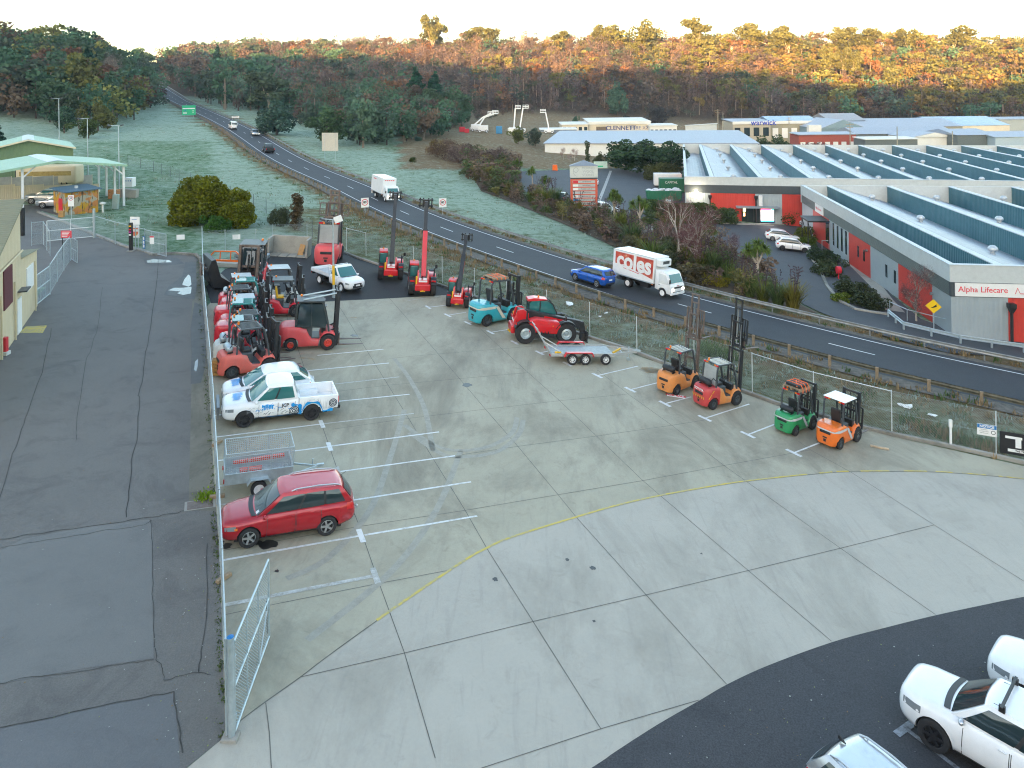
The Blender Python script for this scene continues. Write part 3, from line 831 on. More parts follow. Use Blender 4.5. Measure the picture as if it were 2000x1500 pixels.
def car(label,cat,m,paint_m,S,group=None,name='parked_car',trim=None,rim=None,spokes=5,rails=None,glass=None,rack=False,lights=False,flip=None,wheel_only=None):
 """S: L W H wb fo gc r, hood [(s,z)], gh (s at screen base, roof front, roof rear, rear base), belt, kind"""
 L,W,H,wb,fo,gc,r = S['L'],S['W'],S['H'],S['wb'],S['fo'],S['gc'],S['r']
 glass = glass or M_glass; trim = trim or M_black; rim = rim or M_rim
 t = thing(name,label,cat,m,group)
 top = S['top']; x0 = fo+wb/2
 lowp =[(0,gc+.16),(.12,gc+.05),(.35,gc),(L-.5,gc+.02),(L-.12,gc+.1),(L,gc+.22)]
 wp = S.get('wp') or[(0,.60),(.06,.74),(.22,.87),(.6,.965),(1.2,1.0),(L-1.2,1.0),(L-.55,.975),(L-.18,.88),(L-.05,.78),(L,.66)]
 hw = W/2
 gl =[(0.0,.80),(.06,.90),(.22,.975),(.45,1.0),(.62,1.0),(.80,.965),(.93,.90),(1.0,.80)]
 axles =(fo,fo+wb); ra = r+.055
 bodyL = S.get('body_end',L)
 def zl_nom(s):return interp(lowp,s)
 def ztop(s):return sinterp(top,s)
 def arch(s):
  z = zl_nom(s)
  for a in axles:
   d = s-a
   if abs(d)<ra:z = max(z,r+math.sqrt(ra*ra-d*d)-.01)
  return z
 def hwid(s):
  w = hw*interp(wp,s)
  for a in axles:w += .022*math.exp(-((abs(s-a)-ra)/.11)**2)
  return w
 def side(s,f,off=0.0,sg=1):
  zn,zt = zl_nom(s),ztop(s); z = zn+f*(zt-zn)
  return Vector((x0-s,sg*(hwid(s)*interp(gl,f)+off),z))
 ss = sorted(set([0,.03,.07,.12,.2,.32]+list(np.arange(.4,bodyL-.35,.16))+[bodyL-x for x in(.32,.2,.12,.07,.03,0)]+
 [a+ra*math.cos(k*PI/10) for a in axles for k in range(11)]))
 ss =[s for s in ss if 0<=s<=bodyL]
 rings =[]
 for s in ss:
  za = arch(s); zn,zt = zl_nom(s),ztop(s); w = hwid(s); ring =[]
  half =[(0,za),(w*.72,za)]+[(w*g if zn+f*(zt-zn)>=za-1e-6 else w*interp(gl,(za-zn)/(zt-zn)),max(za,zn+f*(zt-zn))) for f,g in gl]+[(w*.62,zt+.018),(w*.3,zt+.03),(0,zt+.034)]
  ring =[Vector((x0-s,-y,z)) for y,z in half]+[Vector((x0-s,y,z)) for y,z in half[-2:0:-1]]
  rings.append(ring)
 mb = MB(); mb.loft(rings); mb.build('body',paint_m,t,smooth=38)
 mb = MB()
 for a in axles:
  if a>bodyL:mb.bb(x0-a-ra*.98,x0-a+ra*.98,-hw*.62,hw*.62,gc+.03,.58); continue
  mb.bb(x0-a-ra*.98,x0-a+ra*.98,-hw*.62,hw*.62,gc+.03,r+ra*.94)
 mb.bb(x0-L+.5,x0-.45,-hw*.80,hw*.80,gc-.04,gc+.12)
 mb.build('underbody',M_black,t)
 # greenhouse
 sb,sf,sr,se = S['gh']; belt_f,belt_r = ztop(sb)-.03,S.get('belt_r',ztop(min(se,bodyL-.02))-.03)
 wbelt,wroof = S.get('wb_',.90)*hw,S.get('wr_',.735)*hw
 zr_f,zr_r = S.get('roof',(H-.06,H-.05))
 NS = 7
 def gside(a,tt,off=0.0,sg=1):
  b0 = Vector((x0-(sb+(se-sb)*a),wbelt*(1-.05*abs(2*a-1)**3),belt_f+(belt_r-belt_f)*a))
  zr = zr_f+(zr_r-zr_f)*a+.035*math.sin(PI*a)
  r0 = Vector((x0-(sf+(sr-sf)*a),wroof*(1-.06*abs(2*a-1)**3),zr))
  p = b0.lerp(r0,tt); p.y += .035*math.sin(PI*tt)+off; p.y *= sg
  return p
 def gfront(b,tt,off=0.0,rear=False):
  a = 1 if rear else 0
  p = gside(a,tt); p.y *= b
  bow =(1-b*b)*(.10*(1-tt)+.06*tt); p.x +=(-(bow+off) if rear else bow+off)
  if not rear:p.z += off*.8
  else:p.z += off*.3
  return p
 rings =[]
 for tt in(0,.25,.5,.75,.93,1.0):
  ring =[gfront(b,tt) for b in(.98,.66,.33,0,-.33,-.66,-.98)]
  ring +=[gside(k/NS,tt,0,-1) for k in range(NS+1)]
  ring +=[gfront(b,tt,0,True) for b in(-.98,-.66,-.33,0,.33,.66,.98)]
  ring +=[gside(k/NS,tt,0,1) for k in range(NS,-1,-1)]
  if tt==1.0:
   c = sum(ring,Vector())/len(ring); ring =[c+(p-c)*.965+Vector((0,0,.028)) for p in ring]
  rings.append(ring)
 c = sum(rings[-1],Vector())/len(rings[-1])
 for sc,dz in((.8,.022),(.4,.032)):
  rings.append([c+(p-c)*sc+Vector((0,0,dz)) for p in rings[5]])
 mb = MB(); mb.loft(rings); mb.build('cabin',S.get('cabin_m',paint_m),t,smooth=38)
 roof_z = c.z+.03
 def panel(fn,us,vs,mt,nm,par=None,th=0):
  mb = MB(); n = len(us); vv =[fn(u,v) for v in vs for u in us]
  ff =[(i+j*n,i+1+j*n,i+1+(j+1)*n,i+(j+1)*n) for j in range(len(vs)-1) for i in range(n-1)]
  mb.add(vv,ff); return mb.build(nm,mt,par or t,smooth=60)
 lin_ = lambda a,b,n:[a+(b-a)*k/n for k in range(n+1)]
 vsg = lin_(.10,.88,4)
 panel(lambda b,v:gfront(b,v,.012),lin_(-.93,.93,8),lin_(.03,.95,5),glass,'windscreen')
 def cowl(b,v):
  q = gfront(b,.02); s_ = x0-q.x-.02-.15*v; return Vector((x0-s_,q.y,ztop(s_)+.044-.022*b*b))
 panel(cowl,lin_(-.92,.92,8),[0,.5,1],M_black,'cowl')
 if S.get('rear_glass',True):panel(lambda b,v:gfront(b,v,.012,True),lin_(-.86,.86,8),lin_(S.get('rgl',.2),.86,4),glass,'rear_window')
 doors = S.get('doors',[(.03,.42),(.45,.74),(.77,.95)])
 for sg in(1,-1):
  panel(lambda a,v:gside(a,v,.008,sg),lin_(doors[0][0]+.02,doors[-1][1]-.02,8),[.12,.3,.5,.7,.87],M_black,'pillar_trim')
  for a0,a1 in doors:
   panel(lambda a,v:gside(a,v,.011,sg),lin_(a0,a1,4),vsg,glass,'side_window')
   # doors as slightly proud skins with their handles
  for k,(d0,d1) in enumerate(S.get('doorpan',[])):
   o = panel(lambda s,f:side(s,f,.006,sg),lin_(d0,d1,5),[.10,.22,.40,.60,.78,.93],paint_m,'door')
   for e_ in(d0,d1):panel(lambda s,f:side(s,f,.0085,sg),[e_-.008,e_+.008],[.06,.2,.4,.6,.8,.98],M_black,'door_gap',o)
   mb = MB(); p = side(d1-.14,.80,.022,sg); mb.box(p,(.17,.03,.03)); mb.build('handle',S.get('handle_m',paint_m),o,bevel=.006)
   # lamps
  panel(lambda s,f:side(s,f,.008,sg),lin_(.03,S.get('hl',.48),4),lin_(*S.get('hlz',(.60,.80)),2),M_lit if lights else M_lamp,'headlight')
  if bodyL==L:panel(lambda s,f:side(s,f,.008,sg),lin_(L-S.get('tl',.30),L-.012,4),lin_(*S.get('tlz',(.62,.86)),2),M_redl,'tail_light')
  # sill and arch trim
  if S.get('clad',True):
   panel(lambda s,f:side(s,f,.007,sg),lin_(fo+ra+.03,fo+wb-ra-.03,6),[.0,.06,.11],trim,'sill')
   # mirror
  p = gside(.07,.06,.13,sg); mb = MB(); mb.ball(p,.10,8,(.75,1.1,.75)); mb.bar(p,gside(.06,.02,0,sg),.04,.04); mb.build('mirror',S.get('mirror_m',paint_m),t,smooth=50)
  # nose and tail
 zb,zt0 = zl_nom(0),ztop(0); w0 = hwid(0)
 mb = MB(); mb.bb(x0-.02,x0+.012,-w0*.62,w0*.62,zb+(zt0-zb)*.42,zb+(zt0-zb)*.92); mb.build('grille',M_black,t,bevel=.01)
 mb = MB(); mb.bb(x0-.05,x0+.018,-w0*.8,w0*.8,zb-.02,zb+(zt0-zb)*S.get('bt',.25)); mb.build('front_bumper_trim',trim,t,bevel=.01)
 mb = MB(); mb.bb(x0+.01,x0+.024,-.19,.19,zb+.12,zb+.24); mb.build('front_number_plate',M_plate,t)
 if bodyL==L:
  zb1,zt1 = zl_nom(L),ztop(L); w1 = hwid(L)
  mb = MB(); mb.bb(x0-L-.016,x0-L+.03,-w1*.9,w1*.9,zb1-.04,zb1+.10); mb.build('rear_bumper_trim',trim,t,bevel=.01)
  mb = MB(); mb.bb(x0-L-.022,x0-L,-.19,.19,zb1+.28,zb1+.40); mb.build('rear_number_plate',M_plate,t)
 for a in axles:
  for sg in(1,-1):wheel_part(t,x0-a,sg*(hw-.115),r,.235,rim,spokes)
 if rails:
  for sg in(1,-1):
   mb = MB(); pts =[gside(a,1.0,-.06,sg)+Vector((0,0,z)) for a,z in((.16,.03),(.24,.085),(.6,.10),(.88,.085),(.97,.03))]
   mb.path(pts,.024,8); mb.bar(pts[1],gside(.24,1,-.06,sg),.03,.03); mb.bar(pts[3],gside(.88,1,-.06,sg),.03,.03)
   mb.build('roof_rail',rails,t,smooth=50)
 t['_roof'] = roof_z
 return t,dict(side=side,gside=gside,gfront=gfront,x0=x0,panel=panel,lin=lin_,hwid=hwid,ztop=ztop,zl=zl_nom,roof=roof_z,hw=hw,L=L,r=r,ra=ra,axles=axles,arch=arch)
SUV = dict(L=4.64,W=1.80,H=1.66,wb=2.67,fo=.94,gc=.24,r=.355,top=[(0,.70),(.05,.80),(.25,.89),(.7,.955),(1.25,1.02),(1.45,1.06),(3.9,1.13),(4.35,1.12),(4.55,1.02),(4.64,.80)],
 gh=(1.16,1.98,4.10,4.50),belt_r=1.10,doorpan=[(1.52,2.48),(2.52,3.38)],doors=[(.07,.40),(.43,.69),(.72,.93)],tl=.34,tlz=(.66,.92))
HATCH = dict(L=4.35,W=1.80,H=1.50,wb=2.65,fo=.88,gc=.20,r=.315,top=[(0,.62),(.05,.70),(.25,.79),(.7,.87),(1.15,.94),(1.4,.98),(3.7,1.04),(4.1,1.02),(4.27,.92),(4.35,.72)],
 gh=(1.02,1.95,3.55,4.22),belt_r=1.0,doorpan=[(1.45,2.4),(2.44,3.3)],clad=False)
CROSS = dict(L=4.15,W=1.76,H=1.57,wb=2.55,fo=.84,gc=.25,r=.33,top=[(0,.70),(.05,.80),(.22,.89),(.6,.95),(1.05,1.0),(1.3,1.03),(3.6,1.07),(3.95,1.04),(4.08,.94),(4.15,.74)],
 gh=(.98,1.72,3.50,4.03),belt_r=1.03,doorpan=[(1.35,2.25),(2.29,3.12)])
BIGSUV = dict(L=4.95,W=1.95,H=1.80,wb=2.85,fo=.95,gc=.26,r=.39,top=[(0,.86),(.05,.98),(.22,1.06),(.7,1.11),(1.3,1.16),(1.5,1.18),(4.3,1.22),(4.7,1.2),(4.87,1.08),(4.95,.85)],
 gh=(1.28,2.02,4.45,4.85),belt_r=1.19,hl=.62,hlz=(.60,.80),doorpan=[(1.6,2.6),(2.64,3.6)],doors=[(.06,.38),(.41,.68),(.71,.95)])
UTE = dict(L=5.33,W=1.86,H=1.82,wb=3.085,fo=.99,gc=.32,r=.39,top=[(0,.86),(.05,.97),(.2,1.04),(.7,1.10),(1.3,1.15),(1.5,1.16),(3.35,1.17),(3.42,1.17)],body_end=3.42,
 gh=(1.28,2.02,3.16,3.40),belt_r=1.14,wr_=.84,wb_=.955,roof=(1.78,1.79),doorpan=[(1.60,2.46),(2.50,3.26)],doors=[(.08,.46),(.51,.93)],rgl=.25,hlz=(.58,.76),tl=.2,
 wp=[(0,.62),(.06,.76),(.22,.88),(.6,.965),(1.2,1.0),(6,1.0)])
SCAB = dict(UTE,bt=.5,gh=(1.28,2.0,2.42,2.62),body_end=2.66,doorpan=[(1.60,2.48)],doors=[(.12,.90)],top=[(0,.84),(.05,.95),(.2,1.02),(.7,1.08),(1.3,1.13),(1.5,1.14),(2.6,1.15),(2.66,1.15)])
def ute_bed(t,K,S,pm,liner=None):
 """open load bed with tailgate behind the cab"""
 x0,L,hw = K['x0'],S['L'],S['W']/2; s0 = S['body_end']+.03; gc,r,ra = S['gc'],S['r'],S['r']+.055; a = S['fo']+S['wb']; zt = 1.15
 for sg in(1,-1):
  mb = MB(); ss = sorted(set(list(np.linspace(s0,L-.02,12))+[a+ra*math.cos(k*PI/10) for k in range(11)])); rings =[]
  for s in ss:
   zl = gc+.1+(.12 if s>L-.2 else 0); d = s-a
   if abs(d)<ra:zl = max(zl,r+math.sqrt(ra*ra-d*d))
   fl = .02*math.exp(-((abs(d)-ra)/.1)**2)
   rings.append([Vector((x0-s,sg*(hw+o_+(fl if z<zt-.05 else 0)),z)) for o_,z in((-.03,zl),(0,max(zl,.62)),(0,max(zl,.95)),(-.035,zt),(-.11,zt),(-.13,max(zl,.62)),(-.13,zl))])
  mb.loft(rings); mb.build('bed_side',pm,t,smooth=40)
  mb = MB(); mb.bb(x0-L+.02,x0-L-.015,sg*(hw-.16),sg*(hw+.004),.80,1.08); mb.build('tail_light',M_redl,t,bevel=.01)
 mb = MB(); mb.bb(x0-L+.06,x0-s0,-hw+.1,hw-.1,.60,.66); mb.bb(x0-s0-.05,x0-s0,-hw+.1,hw-.1,.6,1.12)
 for sg in(1,-1):mb.bb(x0-a-ra,x0-a+ra,sg*(hw-.40),sg*(hw-.12),.6,.90)
 for k in range(8):mb.bb(x0-L+.08,x0-s0-.06,-hw+.2+k*.19,-hw+.26+k*.19,.66,.675)
 mb.build('bed_liner',liner or pm,t)
 mb = MB(); mb.bb(x0-L,x0-L+.07,-hw+.13,hw-.13,.62,1.13); mb.build('tailgate',pm,t,bevel=.012)
 mb = MB(); mb.bb(x0-L-.12,x0-L+.02,-hw*.92,hw*.92,.46,.62); mb.build('rear_bumper',M_black,t,bevel=.02)
 mb = MB(); mb.bb(x0-L+.1,x0-s0,-.45,.45,.40,.58); mb.build('chassis',M_black,t)
def ground_pair(pf,pr,S,side_sg):
 """seat matrix from ground pixels under the near-side front and rear wheels; side_sg: +1 when the near side is the vehicle's left"""
 a,b = P(*pf),P(*pr); yaw = yaw_of(b,a); mid =(a+b)/2
 l = Vector((-math.sin(yaw),math.cos(yaw),0)); c = mid-l*side_sg*(S['W']/2-.06)
 return seat_matrix(c.x,c.y,yaw)
def at_px(px,py,yaw):
 p = P(px,py); return seat_matrix(p.x,p.y,yaw)
YAW_A = yaw_of(P(702,1028),P(1090,966)) # across the yard, towards the highway
M_red_car = paint('cherry_red_metallic',(.42,.008,.018),rough=.25,metal=.25,coat=.8,dirt=(.25,.1,.09),dirt_amt=.12)
M_blue_car = paint('bright_blue_metallic',(.01,.10,.46),rough=.25,metal=.3,coat=.7)
M_white_car = paint('white_car_paint',(.80,.81,.82),rough=.22,coat=.6,dirt=(.55,.53,.5),dirt_amt=.08)
M_silver_car = paint('silver_car_paint',(.50,.52,.55),rough=.28,metal=.6,coat=.6)
M_dark_car = paint('dark_grey_car_paint',(.04,.045,.05),rough=.25,metal=.4,coat=.6)
red,K = car('cherry red station wagon with silver roof rails beside the near fence','car',ground_pair((485,1070),(637,1046),SUV,1),M_red_car,dict(SUV,handle_m=M_red_car,clad=False),name='parked_car',rails=M_rim)
mb = MB(); mb.tube((K['x0']-4.05,.1,K['roof']),(K['x0']-4.3,.1,K['roof']+.2),.008,5); mb.build('aerial',M_black,red)
mb = MB(); p = K['gfront'](.7,.08,.02); mb.add([K['gfront'](b,v,.016) for b,v in((.80,.05),(.62,.05),(.62,.17),(.80,.17))],[(0,1,2,3)]); mb.build('sticker',M_signw,red)
mb = MB(); mb.tube((K['x0']-4.60,0,.42),(K['x0']-4.82,0,.42),.03); mb.ball((K['x0']-4.82,0,.47),.05,8); mb.build('tow_ball',M_rim,red)
K['panel'](lambda s,f:K['side'](s,f,.010,1),K['lin'](.44,.54,1),K['lin'](.62,.72,1),M_ambl,'indicator',red)
jcp,K = car('white double cab ute with blue and black painted doors and open bed','ute',ground_pair((476,835),(608,821),UTE,1),M_white_car,UTE,rim=M_drim,spokes=6,name='pickup_ute',glass=M_tglass)
ute_bed(jcp,K,UTE,M_white_car)
def livery(t,K,S):
# painted band of waves, reeds and rings along both sides, each shape a thin skin on the bodywork
 m_b = mat('livery_blue',(.0,.27,.66),rough=.3,var=.15); m_n = mat('livery_navy',(.01,.03,.06),rough=.3,var=.1); m_g = mat('livery_grey',(.32,.35,.37),rough=.35,var=.1)
 ea,ra,hw,x0 = K['axles'],K['ra'],K['hw'],K['x0']
 def pt(s,z,sg,off):
  if s<S['body_end']:
   zn,zt = K['zl'](s),K['ztop'](s); return K['side'](s,max(0,min(1,(z-zn)/(zt-zn))),off,sg)
  return Vector((x0-s,sg*(hw+off+.022*math.exp(-((abs(s-ea[1])-ra)/.1)**2)),z))
 def low(s):
  z = .40
  for a in ea:
   if abs(s-a)<ra+.03:z = max(z,S['r']+math.sqrt(max(0,(ra+.03)**2-(s-a)**2)))
  return z
 for sg in(1,-1):
  mb = MB(); rr = random.Random(3); s = 1.46
  while s<3.55:
   w = rr.uniform(.10,.26); h0 = .68+.14*abs(math.sin(s*2.3))+rr.uniform(-.04,.12); h1 = h0+rr.uniform(-.05,.10)
   mb.quad(pt(s,.38,sg,.011),pt(s+w,.38,sg,.011),pt(s+w,max(h1,.42),sg,.011),pt(s+w*.5,max(h0,h1)+rr.uniform(-.02,.12),sg,.011),pt(s,max(h0,.42),sg,.011)); s += w*.9
  for k in range(16):# surround of the rear wheel
   s0,s1 = 3.55+k*.095,3.55+(k+1)*.095
   mb.quad(pt(s0,low(s0),sg,.012),pt(s1,low(s1),sg,.012),pt(s1,low(s1)+.10+.05*math.sin(k),sg,.012),pt(s0,low(s0)+.10+.05*math.sin(k-1),sg,.012))
  mb.build('livery_waves',m_b,t)
  mb = MB()
  for c,rads in(((3.22,.58),(.24,.17,.09)),((5.06,.80),(.2,.14,.07))):
   for q in rads:
    for k in range(14):
     a,b = 2*PI*k/14,2*PI*(k+1)/14
     mb.quad(*[pt(c[0]+u*math.cos(v),c[1]+u*math.sin(v),sg,.016) for u,v in((q,a),(q,b),(q-.035,b),(q-.035,a))])
  for k in range(26):
   s = 1.45+rr.uniform(0,1.9); z = .46+rr.uniform(0,.22); a = rr.uniform(-.5,.9); l = rr.uniform(.06,.2)
   mb.quad(pt(s,z,sg,.014),pt(s+.02,z,sg,.014),pt(s+.02+l*math.cos(a),z+l*math.sin(a),sg,.014),pt(s+l*math.cos(a),z+l*math.sin(a)+.015,sg,.014))
  mb.build('livery_rings',m_n,t)
  mb = MB()
  for k in range(34):
   s = 3.5+k*.045; z0 = low(s)+.14; h = rr.uniform(.05,max(.06,1.10-z0)); d = rr.uniform(-.06,.06)
   if z0+h<1.12:mb.quad(pt(s,z0,sg,.009),pt(s+.018,z0,sg,.009),pt(min(s+d+.012,5.25),z0+h,sg,.009))
  for k in range(20):
   s = 1.0+rr.uniform(0,.5); z = .72+rr.uniform(-.1,.2); mb.quad(pt(s,z,sg,.009),pt(s+.10,z+.01,sg,.009),pt(s+.11,z+.03,sg,.009))
  mb.build('livery_reeds',m_g,t)
  nn = Vector((0,sg,0)); xx = Vector((-sg,0,0))*1
  o = text('JCP',.22,face_M(pt(2.80,.90,sg,.05),xx,nn),M_signb,t,bold=.006)
  mb = MB(); c =(2.46 if sg<0 else 3.16,.88)
  for q in range(5):
   a = q*1.256; mb.quad(*[pt(c[0]+.05*math.cos(a)+u*.045,c[1]+.05*math.sin(a)+v*.045,sg,.018) for u,v in((-1,-.8),(.9,-1),(1,1),(-.8,.8))])
  mb.build('emblem',m_b,t)
  # jagged block lettering on the front door
  mb = MB()
  for k in range(7):
   s = 1.74+k*.075; zb = .80+rr.uniform(-.07,.02); zt_ = .99+rr.uniform(-.02,.04)
   mb.quad(pt(s,zb,sg,.016),pt(s+.055,zb+rr.uniform(-.04,.04),sg,.016),pt(s+.06,zt_,sg,.016),pt(s-.005,zt_-.02,sg,.016))
   if k%2==0:mb.quad(pt(s,.93,sg,.017),pt(s+.1,.91,sg,.017),pt(s+.1,.95,sg,.017),pt(s,.97,sg,.017))
  mb.build('jagged_lettering',m_b,t)
def bonnet_mark(t,K,S,s0=.45):
 mb = MB(); rr = random.Random(5)
 for k in range(7):
  y =-.42+k*.12; a,b = s0+rr.uniform(-.05,.03),s0+.34+rr.uniform(-.04,.12)
  z = lambda s,yy:K['ztop'](s)+.042+.018*(1-abs(yy))
  mb.quad(*[Vector((K['x0']-s,yy,z(s,yy))) for s,yy in((a,y),(b,y+.01),(b,y+.08),(a,y+.085))])
 mb.build('jagged_lettering',mat('livery_blue',(.0,.27,.66)),t)
livery(jcp,K,UTE); bonnet_mark(jcp,K,UTE)
mj = jcp.matrix_world.copy()
q = mj@Vector((.25,-2.45,0));
w2car,K = car('white hatchback with blue lettering on its bonnet behind the painted ute','car',seat_matrix(q.x,q.y,yaw_of(P(608,821),P(476,835))+.02),M_white_car,HATCH|dict(L=4.5,H=1.52,wr_=.78),rim=M_drim,glass=M_tglass)
bonnet_mark(w2car,K,SUV,.42)
# white single cab ute with a drop-side tray
def tray_ute(label,m,pm,tray_m,cabS=SCAB,cargo=False,name='pickup_ute',glass=None,rim=None):
 t,K = car(label,'ute',m,pm,cabS,rim=rim or M_wrim,spokes=0,name=name,glass=glass)
 x0,L,hw = K['x0'],cabS['L'],.92; s0 = cabS['body_end']+.10
 mb = MB(); mb.bb(x0-L-.05,x0-s0,-hw,hw,.84,.90); mb.build('tray_floor',mat('tray_alloy',(.42,.45,.47),rough=.45,metal=.4),t)
 for a,b,c,d,nm in((x0-L-.05,x0-s0,hw-.03,hw,'tray_side'),(x0-L-.05,x0-s0,-hw,-hw+.03,'tray_side'),(x0-L-.05,x0-L-.02,-hw+.035,hw-.035,'tailboard')):
  mb = MB(); mb.bb(a,b,c,d,.86,1.16);
  for k in range(5):
   if nm=='tray_side':x = a+.2+k*(b-a-.4)/4; mb.bb(x-.025,x+.025,c-.008,d+.008,.88,1.15)
  mb.build(nm,tray_m,t,bevel=.008)
 mb = MB()
 for y in(-hw+.05,hw-.05):mb.bar((x0-s0-.05,y,.9),(x0-s0-.05,y,1.78),.05,.05)
 for z in(1.2,1.45,1.78):mb.bar((x0-s0-.05,-hw+.05,z),(x0-s0-.05,hw-.05,z),.045,.045)
 mb.build('headboard',tray_m,t)
 mb = MB(); mb.bb(x0-L+.1,x0-s0+.1,-.42,.42,.50,.80); mb.bb(x0-L+.0,x0-L+.06,-.8,.8,.62,.78); mb.build('chassis',M_black,t)
 for sg in(1,-1):
  mb = MB(); mb.bb(x0-L-.08,x0-L-.05,sg*.62,sg*.86,.68,.80); mb.build('tail_light',M_redl,t)
 if cargo:
  mb = MB(); mb.bb(x0-s0-.9,x0-s0-.15,-.8,.8,.9,1.5); mb.build('tool_box',M_white,t,bevel=.03)
 return t,K
p1,p2 = P(663.5,570),P(696,566)
yw = yaw_of(P(626,555.5),p1); mid =(P(626,555.5)+p1)/2; l = Vector((-math.sin(yw),math.cos(yw),0))
c = mid+l*.86
tray_ute('white single cab ute with drop side tray on the dark back yard',seat_matrix(c.x,c.y,yw),M_white_car,M_white_car,glass=M_tglass)
# corner car park
w3,K = car('large white four wheel drive with roof bars in the corner car park','car',seat_matrix(12.4,18.7,R(134)),M_white_car,dict(BIGSUV,mirror_m=M_rim),rim=M_drim,spokes=6)
BIG3 =(w3,K)
# rest of the parked and passing cars
def road_pose(px,py,off,rev,dz=0.0):
 """on the highway, abreast of a ground pixel, at an offset from the edge line; rev turns it towards the camera's right"""
 i,_ = road_at(px,py); p = rp(i,off); d = ROAD[min(i+2,NR-1)]-ROAD[max(i-2,0)]
 yaw = math.atan2(d.y,d.x)+(0 if rev else PI)
 m = seat_matrix(p.x,p.y,yaw,p.z+dz)
 return m
 # bars and snorkel rack of the big white four wheel drive
t,K = BIG3
for s in(2.35,3.6):
 mb = MB(); mb.bar((K['x0']-s,-.78,K['roof']+.10),(K['x0']-s,.78,K['roof']+.10),.07,.045)
 for y in(-.68,.68):mb.box((K['x0']-s,y,K['roof']+.04),(.14,.09,.16))
 mb.build('roof_bar',M_black,t,bevel=.01)
mb = MB(); mb.path([K['gside'](a,1.0,-.16,1)+Vector((0,0,.03)) for a in(.05,.35,.65,.95)],.012,5); mb.path([K['gside'](a,1.0,-.16,-1)+Vector((0,0,.03)) for a in(.05,.35,.65,.95)],.012,5); mb.build('roof_channel',M_black,t)
car('white wagon nose at the frame edge beside the roof barred four wheel drive','car',seat_matrix(15.7,20.1,R(134)),M_white_car,dict(BIGSUV),rim=M_drim,spokes=6)
t,K = car('silver wagon seen from behind with roof rails in the corner car park','car',seat_matrix(8.45,15.7,R(-58)),M_silver_car,dict(SUV,H=1.62),rails=M_rim)
mb = MB(); mb.prism([(K['x0']-4.02,K['roof']-.01),(K['x0']-4.22,K['roof']-.01),(K['x0']-4.20,K['roof']+.09)],-.02,.02); mb.build('aerial',M_black,t)
# highway traffic
car('bright blue hatchback driving away up the highway','car',road_pose(1133,553,4.75,False),M_blue_car,dict(SUV,L=4.48,H=1.63),rim=M_rim,spokes=5,name='moving_car')
t,K = car('dark ute with open bed driving uphill ahead of the white van','ute',road_pose(512,297,4.6,False),M_dark_car,UTE,rim=M_rim,name='pickup_ute'); ute_bed(t,K,UTE,M_dark_car,M_black)
car('silver car with lit headlamps coming down the highway','car',road_pose(487,265,1.6,True),M_silver_car,SUV,lights=True,name='moving_car')
VAN = dict(L=5.2,W=1.9,H=2.25,wb=3.1,fo=1.0,gc=.26,r=.34,top=[(0,.80),(.05,.92),(.2,1.0),(.5,1.08),(.8,1.15),(1.0,1.2),(4.9,1.25),(5.12,1.22),(5.2,1.1)],gh=(.62,1.25,5.02,5.16),belt_r=1.2,roof=(2.2,2.2),wr_=.82,wb_=.95,
 doorpan=[(1.0,1.95),(2.0,3.1)],doors=[(.08,.28),(.31,.6),(.63,.94)],rgl=.3,tlz=(.5,.95),clad=False)
car('white delivery van driving up the highway near the green sign','van',road_pose(432,252,4.7,False),M_white_car,VAN,rim=M_wrim,spokes=0,name='van')
